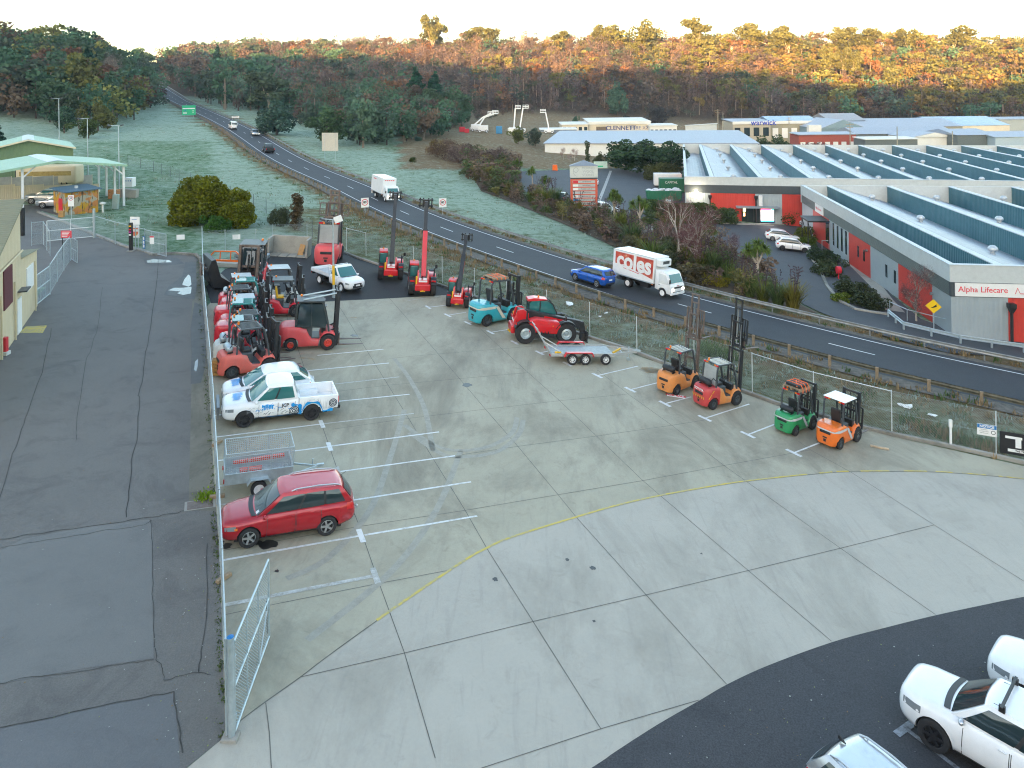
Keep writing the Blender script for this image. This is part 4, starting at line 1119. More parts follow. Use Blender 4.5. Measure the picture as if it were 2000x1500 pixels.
def box_truck(label,m,L=6.6,boxH=2.25,fridge=False,group=None,body=None):
 """light cab-over truck with a van body"""
 t = thing('box_truck',label,'truck',m,group); W = 2.15; hw = W/2; cw = .98
 xf = 3.1; xb = xf-1.75; xe = xf-L; zb = .95; zt = zb+boxH
 # cab: side profile pushed across and softened, wheel arch in the lower edge
 pr =[(xf-.02,.42),(xf,.75),(xf-.03,1.10),(xf-.16,1.30),(xf-.52,2.02),(xf-.66,2.16),(xf-1.0,2.24),(xb+.05,2.26),(xb,2.2),(xb,.62)]
 ax = xf-.95; ra = .44
 pr +=[(ax+ra*math.cos(a),.39+ra*math.sin(a)) for a in[PI-k*PI/8 for k in range(9)] if .39+ra*math.sin(a)>.41]
 pr +=[(ax+ra+.02,.42)]
 mb = MB(); mb.prism(pr,-cw,cw); cab = mb.build('cab',M_white,t,bevel=.045,smooth=35)
 mb = MB(); mb.prism([(xf-.36,1.24),(xf-.63,1.94),(xf-1.34,1.98),(xf-1.34,1.08),(xf-.78,1.08)],-2,2); ct = mb.build('cutter',M_black)
 md = cab.modifiers.new('open','BOOLEAN'); md.object = ct; md.operation = 'DIFFERENCE'; dg = bpy.context.evaluated_depsgraph_get(); dg.update()
 me = bpy.data.meshes.new_from_object(cab.evaluated_get(dg)); cab.modifiers.clear(); cab.data = me; bpy.data.objects.remove(ct,do_unlink=True)
 mb = MB(); a,b = Vector((xf-.165,0,1.33)),Vector((xf-.505,0,2.0)); o_ = Vector((.022,0,.012))
 mb.add([a+o_+Vector((0,-.86,0)),a+o_+Vector((0,.86,0)),b+o_+Vector((0,.78,0)),b+o_+Vector((0,-.78,0))],[(0,1,2,3)]); mb.build('windscreen',M_tglass,t)
 for sg in(1,-1):
  y = sg*(cw+.005)
  mb = MB(); mb.add([(xf-.30,y,1.22),(xf-.62,y,1.96),(xf-1.35,y,2.0),(xf-1.35,y,1.18),(xf-.75,y,1.18)],[(0,1,2,3,4)]); mb.build('side_window',mat('clear_glass',(.5,.6,.6),rough=.05,var=0,alpha=.18),t)
  mb = MB(); mb.add([(xf-.16,y,.98),(xf-.22,y,1.2),(xf-1.42,y,1.16),(xf-1.42,y,.86),(xf-.5,y,.86)],[(0,1,2,3,4)]); d = mb.build('door',M_white,t)
  mb = MB(); mb.box((xf-1.28,y,1.05),(.16,.03,.03)); mb.build('handle',M_black,d)
  mb = MB(); mb.bar((xf-.25,sg*cw,1.5),(xf-.05,sg*(cw+.2),1.62),.03,.03); mb.box((xf-.03,sg*(cw+.2),1.55),(.06,.18,.36)); mb.build('mirror',M_black,t,bevel=.01)
  mb = MB(); mb.box((xf-.02,sg*.74,.80),(.1,.34,.2)); mb.build('headlight',M_lit,t,bevel=.02)
  mb = MB(); mb.box((xe-.01,sg*.85,.80),(.04,.26,.14)); mb.build('tail_light',M_redl,t)
  for x in(xe+.15,xb-.2):
   mb = MB(); mb.box((x,sg*(hw+.005),.90),(.16,.03,.07)); mb.build('marker_lamp',M_ambl,t)
  mb = MB(); mb.box((xe+.12,sg*.8,.6),(.02,.5,.42)); mb.build('mud_flap',M_white,t)
 mb = MB(); mb.bb(xf-.06,xf+.012,-.55,.55,.90,1.02); mb.bb(xf-.06,xf+.012,-.7,.7,.52,.62); mb.build('grille',M_black,t)
 mb = MB(); mb.bb(xf-.1,xf+.035,-cw,cw,.36,.58); mb.build('bumper',M_white,t,bevel=.03)
 mb = MB(); mb.bb(xf+.03,xf+.045,-.19,.19,.42,.54); mb.build('number_plate',M_plate,t)
 mb = MB(); mb.bb(xe,xb-.12,-hw,hw,zb,zt); mb.build('van_body',body or M_white,t,bevel=.035)
 mb = MB()
 for sg in(1,-1):
  mb.bar((xe,sg*(hw+.006),zb+.03),(xb-.12,sg*(hw+.006),zb+.03),.03,.10); mb.bar((xe,sg*(hw+.006),zt-.02),(xb-.12,sg*(hw+.006),zt-.02),.02,.05)
 mb.build('body_rail',M_galv,t)
 mb = MB(); mb.bb(xe+.2,xb,-.42,.42,.55,.82); mb.bb(xe+.5,xe+1.2,-.95,.95,.50,.80); mb.bb(xb-1.6,xb-.7,-.95,-.5,.45,.8); mb.build('chassis',M_black,t)
 if fridge:
  mb = MB(); mb.bb(xb-.13,xb+.38,-.80,.80,zt-.72,zt-.10); mb.build('refrigeration_unit',M_white,t,bevel=.09,seg=3)
  mb = MB(); mb.bb(xb+.37,xb+.395,-.45,.45,zt-.5,zt-.25); mb.build('unit_grille',M_dgrey,t)
 for x in(ax,):
  for sg in(1,-1):wheel_part(t,x,sg*.86,.385,.22,M_wrim,0)
 for sg in(1,-1):
  wheel_part(t,xe+1.75,sg*.88,.385,.22,M_wrim,0); wheel_part(t,xe+1.75,sg*.62,.385,.2,M_wrim,0)
 return t,dict(xf=xf,xb=xb,xe=xe,hw=hw,zb=zb,zt=zt,cw=cw)
m = road_pose(1268,573,1.75,True)
t,K = box_truck('white refrigerated truck with red fruit mural coming down the highway',m,L=6.5,fridge=True)
# side mural: blurred red fruit with big white letters
def mural_mat():
 m,tt,b,tc = newmat('fruit_mural'); g = tc.outputs['Object']
 v = tt.nodes.new('ShaderNodeTexVoronoi'); v.inputs['Scale'].default_value = 2.3; v.feature = 'SMOOTH_F1'; tt.links.new(g,v.inputs['Vector'])
 c = mixn(tt,v.outputs['Distance'],(.62,.16,.08),(.50,.015,.02)); c = mixn(tt,noise(tt,g,2.2,3,.5,.45,.75),c,(.30,.01,.02)); c = mixn(tt,noise(tt,g,1.5,2,.5,.6,.75),c,(.72,.42,.25))
 tt.links.new(c,b.inputs['Base Color']); b.inputs['Roughness'].default_value = .4; return m
M_mural = mural_mat()
for sg in(1,-1):
 y = sg*(K['hw']+.008); x0,x1 = K['xe']+.28,K['xb']-.2
 mb = MB(); n = 12
 top =[(x0+(x1-x0)*k/n,K['zt']-.2) for k in range(n+1)]; bot =[(x0+(x1-x0)*k/n,K['zb']+.98-.62*(k/n)**1.6) for k in range(n+1)]
 mb.add([(a,y,b) for a,b in top+bot],[(k,k+1,n+2+k,n+1+k) for k in range(n)]); mb.build('side_mural',M_mural,t)
 mb = MB()
 for k in range(8):
  xa,xb_ = x0+.7+k*.26,x0+.7+(k+1)*.26; za = lambda x:K['zb']+.80-.42*((x-x0)/(x1-x0))**1.4
  mb.add([(xa,y,za(xa)),(xb_,y,za(xb_)),(xb_,y,za(xb_)-.05),(xa,y,za(xa)-.05)],[(0,1,2,3)])
 mb.build('slogan_line',M_signr,t)
 xx = Vector((-sg,0,0))
 text('coles',2.05,face_M(Vector(((x0+x1)/2,y+sg*.012,K['zb']+1.36)),xx,Vector((0,sg,0))),M_signw,t,bold=.07,ext=.006,sx=.92)
text('FUSO',.14,face_M(Vector((K['xf']+.004,0,1.12)),(0,1,0),(1,0,0)),M_signr,t)
# driver behind the side window, and a second one in the other truck
def driver(label,truck_m,x,y,vest):
 t = thing('person',label,'person',truck_m@Matrix.Translation((x,y,1.02)))
 me = bpy.data.meshes.new('person_body')
 pts =[(0,0,0),(0,0,.22),(.02,0,.44),(.03,0,.58),(.05,0,.70),(.02,.19,.42),(.16,.26,.24),(.36,.16,.26),(.02,-.19,.42),(.16,-.26,.24),(.36,-.16,.26),(.2,.1,-.02),(.42,.12,.0),(.2,-.1,-.02),(.42,-.12,.0)]
 ed =[(0,1),(1,2),(2,3),(3,4),(2,5),(5,6),(6,7),(2,8),(8,9),(9,10),(0,11),(11,12),(0,13),(13,14)]
 me.from_pydata(pts,ed,[]); o = bpy.data.objects.new('person_body',me); COL.objects.link(o)
 md = o.modifiers.new('skin','SKIN'); rr =[.16,.17,.17,.07,.11,.08,.06,.045,.08,.06,.045,.1,.08,.1,.08]
 for v,r_ in zip(me.skin_vertices[0].data,rr):v.radius =(r_,r_)
 me.skin_vertices[0].data[0].use_root = True
 o.modifiers.new('sub','SUBSURF').levels = 1; o.modifiers['sub'].render_levels = 2
 dg = bpy.context.evaluated_depsgraph_get(); dg.update()
 m2 = bpy.data.meshes.new_from_object(o.evaluated_get(dg)); bpy.data.objects.remove(o,do_unlink=True)
 m2.materials.clear(); m2.materials.append(mat('skin',(.45,.26,.19),rough=.6,var=.05)); m2.materials.append(vest)
 for p in m2.polygons:
  c = p.center; p.material_index = 1 if c.z<.50 and c.x<.3 else 0; p.use_smooth = True
 m2.name = 'person_body'; o = bpy.data.objects.new('body',m2); COL.objects.link(o); o.parent = t
 mb = MB(); mb.ball((.02,0,.76),.115,8,(1,.9,.75)); mb.build('hair',M_black,t,smooth=60)
 return t
M_hivis = mat('hi_vis_green',(.22,.75,.02),rough=.7,var=.1)
driver('driver in a bright green vest at the wheel of the fruit mural truck',m,K['xf']-.98,-.60,M_hivis)
m2_ = road_pose(752,389,1.7,True)
t,K = box_truck('plain white box truck with small red lettering coming downhill',m2_,L=6.9,boxH=2.35)
mb = MB()
for k in range(5):mb.box((K['xb']-.112,-.62+k*.31,K['zt']-.34),(.012,.22,.13))
for k in range(4):mb.box((K['xe']+1.2+k*.3,-K['hw']-.006,K['zt']-.42),(.22,.012,.13))
mb.build('red_lettering',M_signr,t)
driver('driver in a bright green vest in the plain white truck',m2_,K['xf']-.98,-.55,M_hivis)
# shop-side car park
def cpx(px,py,yaw):return at_px(px,py,yaw)
car('white hatchback parked nose to the hedge in the shop car park','car',cpx(1527,471,R(-10)),M_white_car,HATCH)
car('white compact crossover with black wheels nearest the warehouse path','car',cpx(1548,490,R(-14)),M_white_car,CROSS,rim=M_drim)
t,K = tray_ute('white and pink double cab ute with red tray outside the warehouse',cpx(1597,448,R(176)),M_white_car,paint('red_tray_paint',(.55,.06,.05)),dict(UTE,L=5.6),name='pickup_ute',rim=M_drim,cargo=True)
for sg in(1,-1):
 K['panel'](lambda s,f:K['side'](s,f,.012,sg),K['lin'](1.7,3.3,6),[.02,.2,.42],paint('magenta_wrap',(.55,.02,.22)),'livery_wrap',t)
K['panel'](lambda s,y:Vector((K['x0']-s,y,K['ztop'](s)+.045)),K['lin'](.35,1.1,3),K['lin'](-.6,.6,3),paint('red_wrap',(.60,.02,.03)),'bonnet_wrap',t)
car('dark ute behind the trimmed hedge beside the green bins','ute',cpx(1306,413,R(-8)),M_dark_car,UTE,rim=M_rim,name='pickup_ute')
car('black sedan half hidden by the cabbage trees near the pylon sign','car',cpx(1098,392,R(70)),paint('black_car_paint',(.02,.022,.025),rough=.2,coat=.6),HATCH,rim=M_rim)
car('dark red sedan between cabbage trees in the shop car park','car',cpx(1082,390,R(72)),M_red_car,HATCH)
car('white car showing its tail behind the pylon sign','car',cpx(1157,361,R(95)),M_white_car,HATCH)
car('white flat tray truck among the shrubs right of the pylon','ute',cpx(1176,418,R(20)),M_white_car,UTE,name='pickup_ute')
# left depot
car('silver four wheel drive under the green carport','car',cpx(93,398,R(187)),M_silver_car,dict(BIGSUV,L=4.9),glass=M_tglass)
car('silver compact crossover behind the camouflage hut','car',cpx(113,406,R(190)),M_silver_car,SUV,glass=M_tglass)
# a puff of exhaust behind the blue car
def puff():
 p = P(1190,556); mb = MB(); mb.ball((0,0,0),1,12)
 m = bpy.data.materials.new('exhaust_vapour'); m.use_nodes = True; t_ = m.node_tree; t_.nodes.remove(t_.nodes['Principled BSDF'])
 v = t_.nodes.new('ShaderNodeVolumePrincipled'); v.inputs['Color'].default_value =(.9,.92,.95,1)
 tc = t_.nodes.new('ShaderNodeTexCoord'); g = t_.nodes.new('ShaderNodeTexGradient'); g.gradient_type = 'SPHERICAL'; t_.links.new(tc.outputs['Object'],g.inputs['Vector'])
 n_ = noise(t_,tc.outputs['Object'],2.0,4,.6,.35,.75); d = mathn(t_,'MULTIPLY',mathn(t_,'MULTIPLY',g.outputs['Fac'],n_),2.6)
 t_.links.new(d,v.inputs['Density']); t_.links.new(v.outputs[0],t_.nodes['Material Output'].inputs['Volume'])
 o = mb.build('exhaust_smoke',m,smooth=60); o.location = p+Vector((0,0,.75)); o.scale =(1.1,.9,.8); tag(o,kind='stuff')
puff()
# ------------------------------------------------------------------ forklifts
def drum_wheel(parent,x,y,r,w,rim,name='wheel'):
 return wheel_part(parent,x,y,r,w,rim,0,.52,name=name)
def forklift(label,m,body,cw=None,s=1.0,mast=2.05,lift=0.0,tilt=0.0,roof='bars',guard=None,rim=None,cab=False,gas=True,beacon=True,stripe=None,group=None,forks=True,rest=.95,mast_m=None,roof_m=None,wide=1.0,letters=None,backwin=False,chev=False,inner_ram=True,seat_m=None,toprod=False):
 t = thing('forklift',label,'forklift',m@Matrix.Diagonal((s,s*wide,s,1)),group)
 guard = guard or M_dgrey; cw = cw or body; rim = rim or M_dgrey; mast_m = mast_m or M_blackm
 hw = .57; ax_f,ax_r,rf,rr = .78,-.78,.34,.27
 gl =[(0,.86),(.1,.95),(.3,1.0),(.75,1.0),(.92,.95),(1.0,.86)]
 def shell(name,x0,x1,top,wprof,mtl,zlow=.17):
  ss = sorted(set(list(np.linspace(x0,x1,13))+[x0+.03,x0+.08,x0+.16]+[a+(r_+.06)*math.cos(k*PI/9) for a,r_ in((ax_f,rf),(ax_r,rr)) for k in range(10)]))
  ss =[q for q in ss if x0<=q<=x1]; rings =[]
  for q in ss:
   za = zlow
   for a,r_ in((ax_f,rf),(ax_r,rr)):
    d = q-a
    if abs(d)<r_+.06:za = max(za,r_+math.sqrt((r_+.06)**2-d*d))
   zt = interp(top,q); za = min(za,zt-.06); w = hw*interp(wprof,q)
   half =[(0,za),(w*.7,za)]+[(w*g,max(za,zlow+f*(zt-zlow))) for f,g in gl]+[(w*.6,zt+.012),(0,zt+.02)]
   rings.append([Vector((q,-y,z)) for y,z in half]+[Vector((q,y,z)) for y,z in half[-2:0:-1]])
  mb = MB(); mb.loft(rings); return mb.build(name,mtl,t,smooth=40)
 shell('counterweight',-1.28,-.40,[(-1.28,.84),(-1.2,.98),(-1.05,1.03),(-.55,1.04),(-.4,1.02)],[(-1.28,.62),(-1.22,.78),(-1.1,.93),(-.95,1.0),(-.4,1.0)],cw)
 shell('chassis',-.40,1.06,[(-.40,.98),(-.15,.90),(.02,.52),(.42,.48),(.50,.70),(.62,.80),(1.0,.82),(1.06,.70)],[(-.4,.99),(.3,.97),(1.06,.97)],body)
 mb = MB(); mb.bb(-.45,.1,-.42,.42,.55,1.0); mb.bb(.0,.5,-.46,.46,.44,.54); mb.build('engine_cover',M_dgrey,t,bevel=.03)
 mb = MB(); mb.bb(-.32,.08,-.24,.24,1.0,1.12); mb.box((-.34,0,1.36),(.12,.46,.56),ry=-.18); mb.build('seat',seat_m or M_black,t,bevel=.04)
 mb = MB(); mb.tube((.52,0,.7),(.38,0,1.18),.025,6); M_ = Matrix.Translation((.36,0,1.22))@Matrix.Rotation(-.5,4,'Y')
 mb.lathe([(.15,-.015),(.18,0),(.15,.015),(.12,0),(.15,-.015)],14,M_); mb.bar(M_@Vector((-.14,0,0)),M_@Vector((.14,0,0)),.03,.02); mb.bb(.48,.66,-.4,.4,.72,1.02); mb.build('steering_column',M_black,t)
 for y in(hw-.10,-hw+.10):
  drum_wheel(t,ax_f,y*1.05,rf,.24,rim); drum_wheel(t,ax_r,y*1.0,rr,.19,rim)
  # vents and plates on the counterweight
 mb = MB(); mb.bb(-1.30,-1.1,-.27,.27,.66,.80); mb.build('rear_vent',M_black,t,bevel=.03)
 mb = MB(); mb.bb(-1.292,-1.2,-.06,.06,.30,.42); mb.bb(-1.296,-1.2,-.1,.1,.46,.52); mb.build('tow_pin',M_black,t)
 # overhead guard
 gh = 2.08
 mb = MB()
 for sg in(1,-1):
  pts =[(-.62,sg*.47,1.0),(-.60,sg*.47,1.9),(-.50,sg*.46,gh)]; mb.bar(pts[0],pts[1],.07,.07); mb.bar(pts[1],pts[2],.07,.07)
  pts =[(.80,sg*.48,.80),(.72,sg*.48,1.25),(.50,sg*.46,gh-.06),(.42,sg*.46,gh)]
  for a,b in zip(pts[:-1],pts[1:]):mb.bar(a,b,.07,.08)
  mb.bar((-.5,sg*.46,gh),(.42,sg*.46,gh),.07,.07)
 for x in(-.5,.42):mb.bar((x,-.46,gh),(x,.46,gh),.07,.06)
 mb.build('overhead_guard',guard,t,bevel=.012)
 if roof=='bars':
  mb = MB()
  for k in range(6):mb.bar((-.47,-.36+k*.144,gh+.01),(.40,-.36+k*.144,gh+.01),.05,.035)
  mb.build('roof_bars',roof_m or guard,t)
 elif roof=='panel':
  mb = MB(); mb.bb(-.62,.54,-.54,.54,gh+.036,gh+.062); mb.build('roof_panel',roof_m or M_white,t,bevel=.02)
 elif roof=='half':
  mb = MB(); mb.bb(-.52,.0,-.46,.46,gh+.036,gh+.05); mb.build('roof_panel',roof_m or M_tglass,t)
  mb = MB()
  for k in range(5):mb.bar((.02,-.36+k*.18,gh+.01),(.40,-.36+k*.18,gh+.01),.05,.035)
  mb.build('roof_bars',guard,t)
 for sg in(1,-1):
  mb = MB(); mb.box((-.56,sg*.40,gh-.02),(.05,.16,.07)); mb.build('tail_light',M_redl,t)
  mb = MB(); mb.box((-.56,sg*.26,gh-.02),(.045,.09,.06)); mb.build('indicator',M_ambl,t)
  mb = MB(); mb.tube((.56,sg*.44,1.92),(.63,sg*.44,1.92),.07,10); mb.build('work_light',M_lamp,t)
 if beacon:
  mb = MB(); mb.tube((-.42,.3,gh+.02),(-.42,.3,gh+.15),.05,8); mb.build('beacon',M_ambl,t,bevel=.01)
 if gas:
  mb = MB(); mb.lathe([(.001,-.36),(.10,-.34),(.155,-.26),(.155,.26),(.10,.34),(.04,.37),(.001,.37)],14,Matrix.Translation((-.88,0,1.24))@Matrix.Rotation(PI/2,4,'X')); mb.build('gas_bottle',gas if not isinstance(gas,bool) else M_galv,t,smooth=45)
  mb = MB(); mb.bar((-1.0,-.3,1.04),(-.74,-.3,1.1),.05,.05); mb.bar((-1.0,.3,1.04),(-.74,.3,1.1),.05,.05); mb.path([(-.9,-.36,1.3),(-.8,-.42,1.5),(-.55,-.40,1.3)],.018,5); mb.build('bottle_bracket',M_black,t)
 if cab or backwin:
  gm = M_glass
  if cab:
   for sg in(1,-1):
    mb = MB(); mb.add([(-.58,sg*.50,1.06),(.64,sg*.50,.98),(.70,sg*.50,1.24),(.46,sg*.48,gh-.08),(-.50,sg*.48,gh-.08)],[(0,1,2,3,4)]); mb.build('cab_window',gm,t)
    mb = MB(); mb.bar((.05,sg*.51,1.02),(.0,sg*.49,gh-.05),.05,.03); mb.bar((-.58,sg*.51,1.05),(.66,sg*.51,.98),.05,.03); mb.build('window_frame',guard,t)
   mb = MB(); mb.add([(.76,-.42,1.2),(.76,.42,1.2),(.47,.4,gh-.06),(.47,-.4,gh-.06)],[(0,1,2,3)]); mb.build('windscreen',gm,t)
  mb = MB(); mb.add([(-.63,-.43,1.1),(-.63,.43,1.1),(-.55,.42,gh-.10),(-.55,-.42,gh-.10)],[(0,1,2,3)]); mb.build('rear_window',mat('hazy_screen',(.34,.36,.35),rough=.25,var=.1) if backwin else gm,t)
  # mast, leaning by tilt about its foot
 piv = Matrix.Translation((1.12,0,.15))@Matrix.Rotation(tilt,4,'Y')
 def mast_part(name,fn,mt,bev=0):
  mb = MB(); mb.T = piv; fn(mb); mb.T = None; return mb.build(name,mt,t,bevel=bev)
 def outer(mb):
  for sg in(1,-1):mb.bb(-.08,.08,sg*.32,sg*.43,0,mast)
  for z in(.3,mast*.55,mast-.06):mb.bb(-.08,-.02,-.36,.36,z-.05,z+.05)
 mast_part('mast',outer,mast_m,.008)
 top = mast
 if lift>0:
  def inner(mb):
   for sg in(1,-1):mb.bb(-.03,.05,sg*.24,sg*.33,lift*.5,mast+lift*.55)
   for z in(lift*.5+.1,mast+lift*.55-.05,mast+lift*.2):mb.bb(-.05,-.01,-.3,.3,z-.045,z+.045)
  mast_part('middle_mast',inner,mast_m,.006)
  def inner2(mb):
   for sg in(1,-1):mb.bb(-.0,.06,sg*.16,sg*.245,lift,mast+lift)
   for z in(lift+.1,mast+lift-.04,mast+lift*.8):mb.bb(-.02,.01,-.25,.25,z-.04,z+.04)
  mast_part('inner_mast',inner2,mast_m,.006)
  top = mast+lift
 def ram(mb):
  for sg in(1,-1):
   mb.tube((-.05,sg*.29,.1),(-.05,sg*.29,mast*.9),.035,8)
   if lift>0:mb.tube((-.05,sg*.29,mast*.9),(-.05,sg*.29,mast*.5+lift*.55+mast*.45),.022,8)
  mb.tube((.0,0,lift+.2),(.0,0,lift+mast*.8),.045,8); mb.path([(.02,.08,.3),(.03,.1,mast*.8),(.0,.06,mast-.1)],.015,5)
 mast_part('lift_ram',ram,mat('ram_chrome',(.4,.42,.43),rough=.2,metal=.8,var=.1) if lift else M_black)
 mb = MB()
 for sg in(1,-1):mb.tube((.55,sg*.36,.62),piv@Vector((-.04,sg*.36,.75)),.04,8)
 mb.build('tilt_ram',M_black,t)
 cz = lift+.08
 def carriage(mb):
  mb.bb(.07,.12,-.5,.5,cz+.02,cz+.12); mb.bb(.07,.12,-.5,.5,cz+.38,cz+.48)
  for y in(-.3,.3):mb.bb(.06,.13,y-.04,y+.04,cz,cz+.5)
 mast_part('carriage',carriage,mast_m)
 if rest:
  def bk(mb):
   w = .52
   for y in(-w,w):mb.bar((.13,y,cz+.25),(.13,y,cz+.45+rest),.07,.06)
   mb.bar((.13,-w,cz+.45+rest),(.13,w,cz+.45+rest),.04,.05); mb.bar((.13,-w,cz+.5),(.13,w,cz+.5),.04,.05)
   for k in range(6):mb.bar((.13,-w+.15+k*(2*w-.3)/5,cz+.5),(.13,-w+.15+k*(2*w-.3)/5,cz+.45+rest),.045,.045)
  mast_part('load_backrest',bk,mast_m)
 if forks:
  for sg in(1,-1):
   mast_part('fork',lambda mb:(mb.bb(.12,.165,sg*.30,sg*.42,cz-.07,cz+.46),mb.add([(.165,sg*.30,cz-.07),(1.2,sg*.31,cz-.07),(1.2,sg*.41,cz-.07),(.165,sg*.42,cz-.07),(.165,sg*.30,cz-.02),(1.2,sg*.31,cz-.055),(1.2,sg*.41,cz-.055),(.165,sg*.42,cz-.02)],[(0,1,2,3),(7,6,5,4),(0,4,5,1),(1,5,6,2),(2,6,7,3),(3,7,4,0)])),M_steel)
 if toprod:
  mb = MB()
  for sg in(1,-1):mb.tube((-.35,sg*.34,2.16),(1.08,sg*.3,2.42),.035,6)
  mb.build('top_tilt_ram',M_galv,t)
 if stripe:
  mb = MB()
  for sg in(1,-1):
   mb.add([(-.36,sg*(hw+.008),.90),(-.18,sg*(hw+.008),.90),(.28,sg*(hw+.004),.30),(.10,sg*(hw+.004),.30)],[(0,1,2,3)])
  N = 9; vv =[]
  wpf = lambda x:hw*interp([(-1.28,.62),(-1.22,.78),(-1.1,.93),(-.95,1.0),(-.4,1.0)],x)*.985+.010
  path_ =[(-.36,wpf(-.4)),(-.7,wpf(-.7)),(-.95,wpf(-.95)),(-1.1,wpf(-1.1)),(-1.22,wpf(-1.22)),(-1.292,wpf(-1.28)*.97)]
  path_ = path_+[(x-(.004 if x<-1.28 else 0),-y) for x,y in path_[::-1]]
  for(xa,ya),(xb,yb) in zip(path_[:-1],path_[1:]):mb.add([(xa,ya,.80),(xb,yb,.80),(xb,yb,.92 if xb>-1.2 else .86),(xa,ya,.92 if xa>-1.2 else .86)],[(0,1,2,3)])
  mb.build('stripe',stripe,t)
 if chev:
  mb = MB()
  for k in range(6):
   y =-.40+k*.14; mb.add([(-1.302,y,.50),(-1.302,y+.05,.50),(-1.302,y+.12,.62),(-1.302,y+.07,.62)],[(0,1,2,3)])
  mb.add([(-1.15,-hw*.93-.012,.55),(-1.12,-hw*.95-.012,.55),(-.8,-hw-.012,.95),(-.87,-hw-.012,.95)],[(0,1,2,3)])
  mb.build('chevrons',M_yellow,t)
 if letters:text(letters,.15,face_M(Vector((-1.305,0,.90)),(0,-1,0),(-1,0,0)),M_signw,t,bold=.004)
 return t
def fl_pose(rear,front,side_sg=-1,s=1.0,wide=1.0,wb=1.56):
 a,b = P(*rear),P(*front); yaw = yaw_of(a,b); mid =(a+b)/2; l = Vector((-math.sin(yaw),math.cos(yaw),0)); c = mid-l*side_sg*.5*s*wide
 return seat_matrix(c.x,c.y,yaw)
M_fl_red = paint('forklift_red',(.66,.018,.035),dirt=(.3,.12,.1))
M_fl_fade = paint('faded_red',(.66,.13,.10),rough=.5,coat=.05,dirt=(.35,.2,.17),dirt_amt=.4)
M_fl_orange = paint('forklift_orange',(.78,.16,.015))
M_fl_pale = paint('faded_orange',(.66,.24,.06),rough=.5,coat=.05,dirt=(.3,.2,.12),dirt_amt=.5)
M_fl_green = paint('forklift_green',(.02,.26,.09))
M_fl_teal = paint('forklift_teal',(.03,.36,.42))
M_cream = paint('chalky_white_paint',(.62,.64,.60),rough=.6,coat=0,dirt=(.34,.2,.1),dirt_amt=.5)
# right-hand row
forklift('green forklift with a strapped pallet on its roof beside the fence',fl_pose((1553.6,851),(1585,838),-1),M_fl_green,s=1.0,roof='bars',stripe=mat('silver_stripe',(.5,.52,.53),rough=.4,var=.05),gas=M_black,mast=2.15,rest=.75)
forklift('orange forklift with plain white roof panel beside the fence',fl_pose((1638,877.6),(1672,861),-1),M_fl_orange,s=1.06,roof='panel',stripe=MATS['silver_stripe'],gas=False,mast=2.1,rest=.8,beacon=False)
forklift('faded orange forklift with raised rusty mast next to the for sale board',fl_pose((1319,771),(1355,758),-1),M_fl_pale,s=1.12,lift=2.3,mast=2.35,tilt=.0,mast_m=M_steel,roof='bars',roof_m=M_cream,gas=M_black,rest=1.0)
forklift('orange forklift with red yellow striped tail and tallest raised mast',fl_pose((1391,799),(1435,790),-1),M_fl_pale,cw=paint('worn_red',(.50,.05,.05),rough=.45,coat=.1),s=1.12,lift=2.5,mast=2.5,tilt=.0,roof='bars',roof_m=M_cream,backwin=True,chev=True,letters='TOYOTA',rest=1.0,gas=M_black)
forklift('large teal forklift with a strapped timber pallet on its roof',fl_pose((946,638),(1004,628),-1,1.45),M_fl_teal,s=1.5,mast=2.05,roof='bars',gas=False,stripe=mat('cream_stripe',(.6,.56,.45),rough=.5,var=.08),rest=.7,beacon=False)
# left-hand rows
M_fl_rose = paint('faded_rose_red',(.66,.075,.08),rough=.45,coat=.1,dirt=(.35,.18,.16),dirt_amt=.35)
forklift('faded red forklift with grey cab facing across the yard',fl_pose((569,685),(636.5,682.5),-1,1.3),M_fl_rose,s=1.42,mast=2.4,cab=True,roof='panel',roof_m=M_dgrey,gas=False,rim=paint('red_rim',(.6,.05,.03)),guard=mat('charcoal_paint',(.04,.05,.052),rough=.4,var=.1),rest=0,toprod=True)
p = fl_pose((524,619),(573,618),-1,1.1)
forklift('bright red forklift with yellow tanks aboard in the second row',p,M_fl_red,s=1.2,mast=2.1,gas=True,roof='panel',roof_m=M_dgrey,letters=None,seat_m=M_yellow)
mb = MB()
def row_pose(px,py,yaw=None):
 q = P(px,py); return seat_matrix(q.x,q.y,YAW_A if yaw is None else yaw)
forklift('salmon red forklift with exposed engine at the near end of the left row',fl_pose((455,739),(519,729),-1,1.15),M_fl_fade,s=1.25,mast=2.1,roof='bars',gas=M_galv,rest=.9)
rowb =[((470,706),M_cream,None,'half','chalky white forklift with rust flecked tail in the left row',M_dgrey),((476,688),M_fl_red,None,'bars','red forklift with dark slatted roof, third in the left row',M_dgrey),
 ((474,668),M_fl_red,None,'half','red forklift with teal roof glass between two dark roofed ones',mat('teal_frame',(.03,.22,.22),rough=.4,var=.1)),((470,650),M_fl_red,None,'panel','red forklift with pale grey roof panel in the left row',M_dgrey),
 ((470,634),M_fl_red,None,'bars','red forklift fifth along the left row behind the pale roofed one',M_dgrey),((472,619),M_fl_red,None,'half','red forklift with teal guard and orange beacon in the left row',mat('teal_frame',(.03,.22,.22))),
 ((470,604),M_fl_red,None,'panel','red forklift with white topped guard at the far end of the row',M_dgrey)]
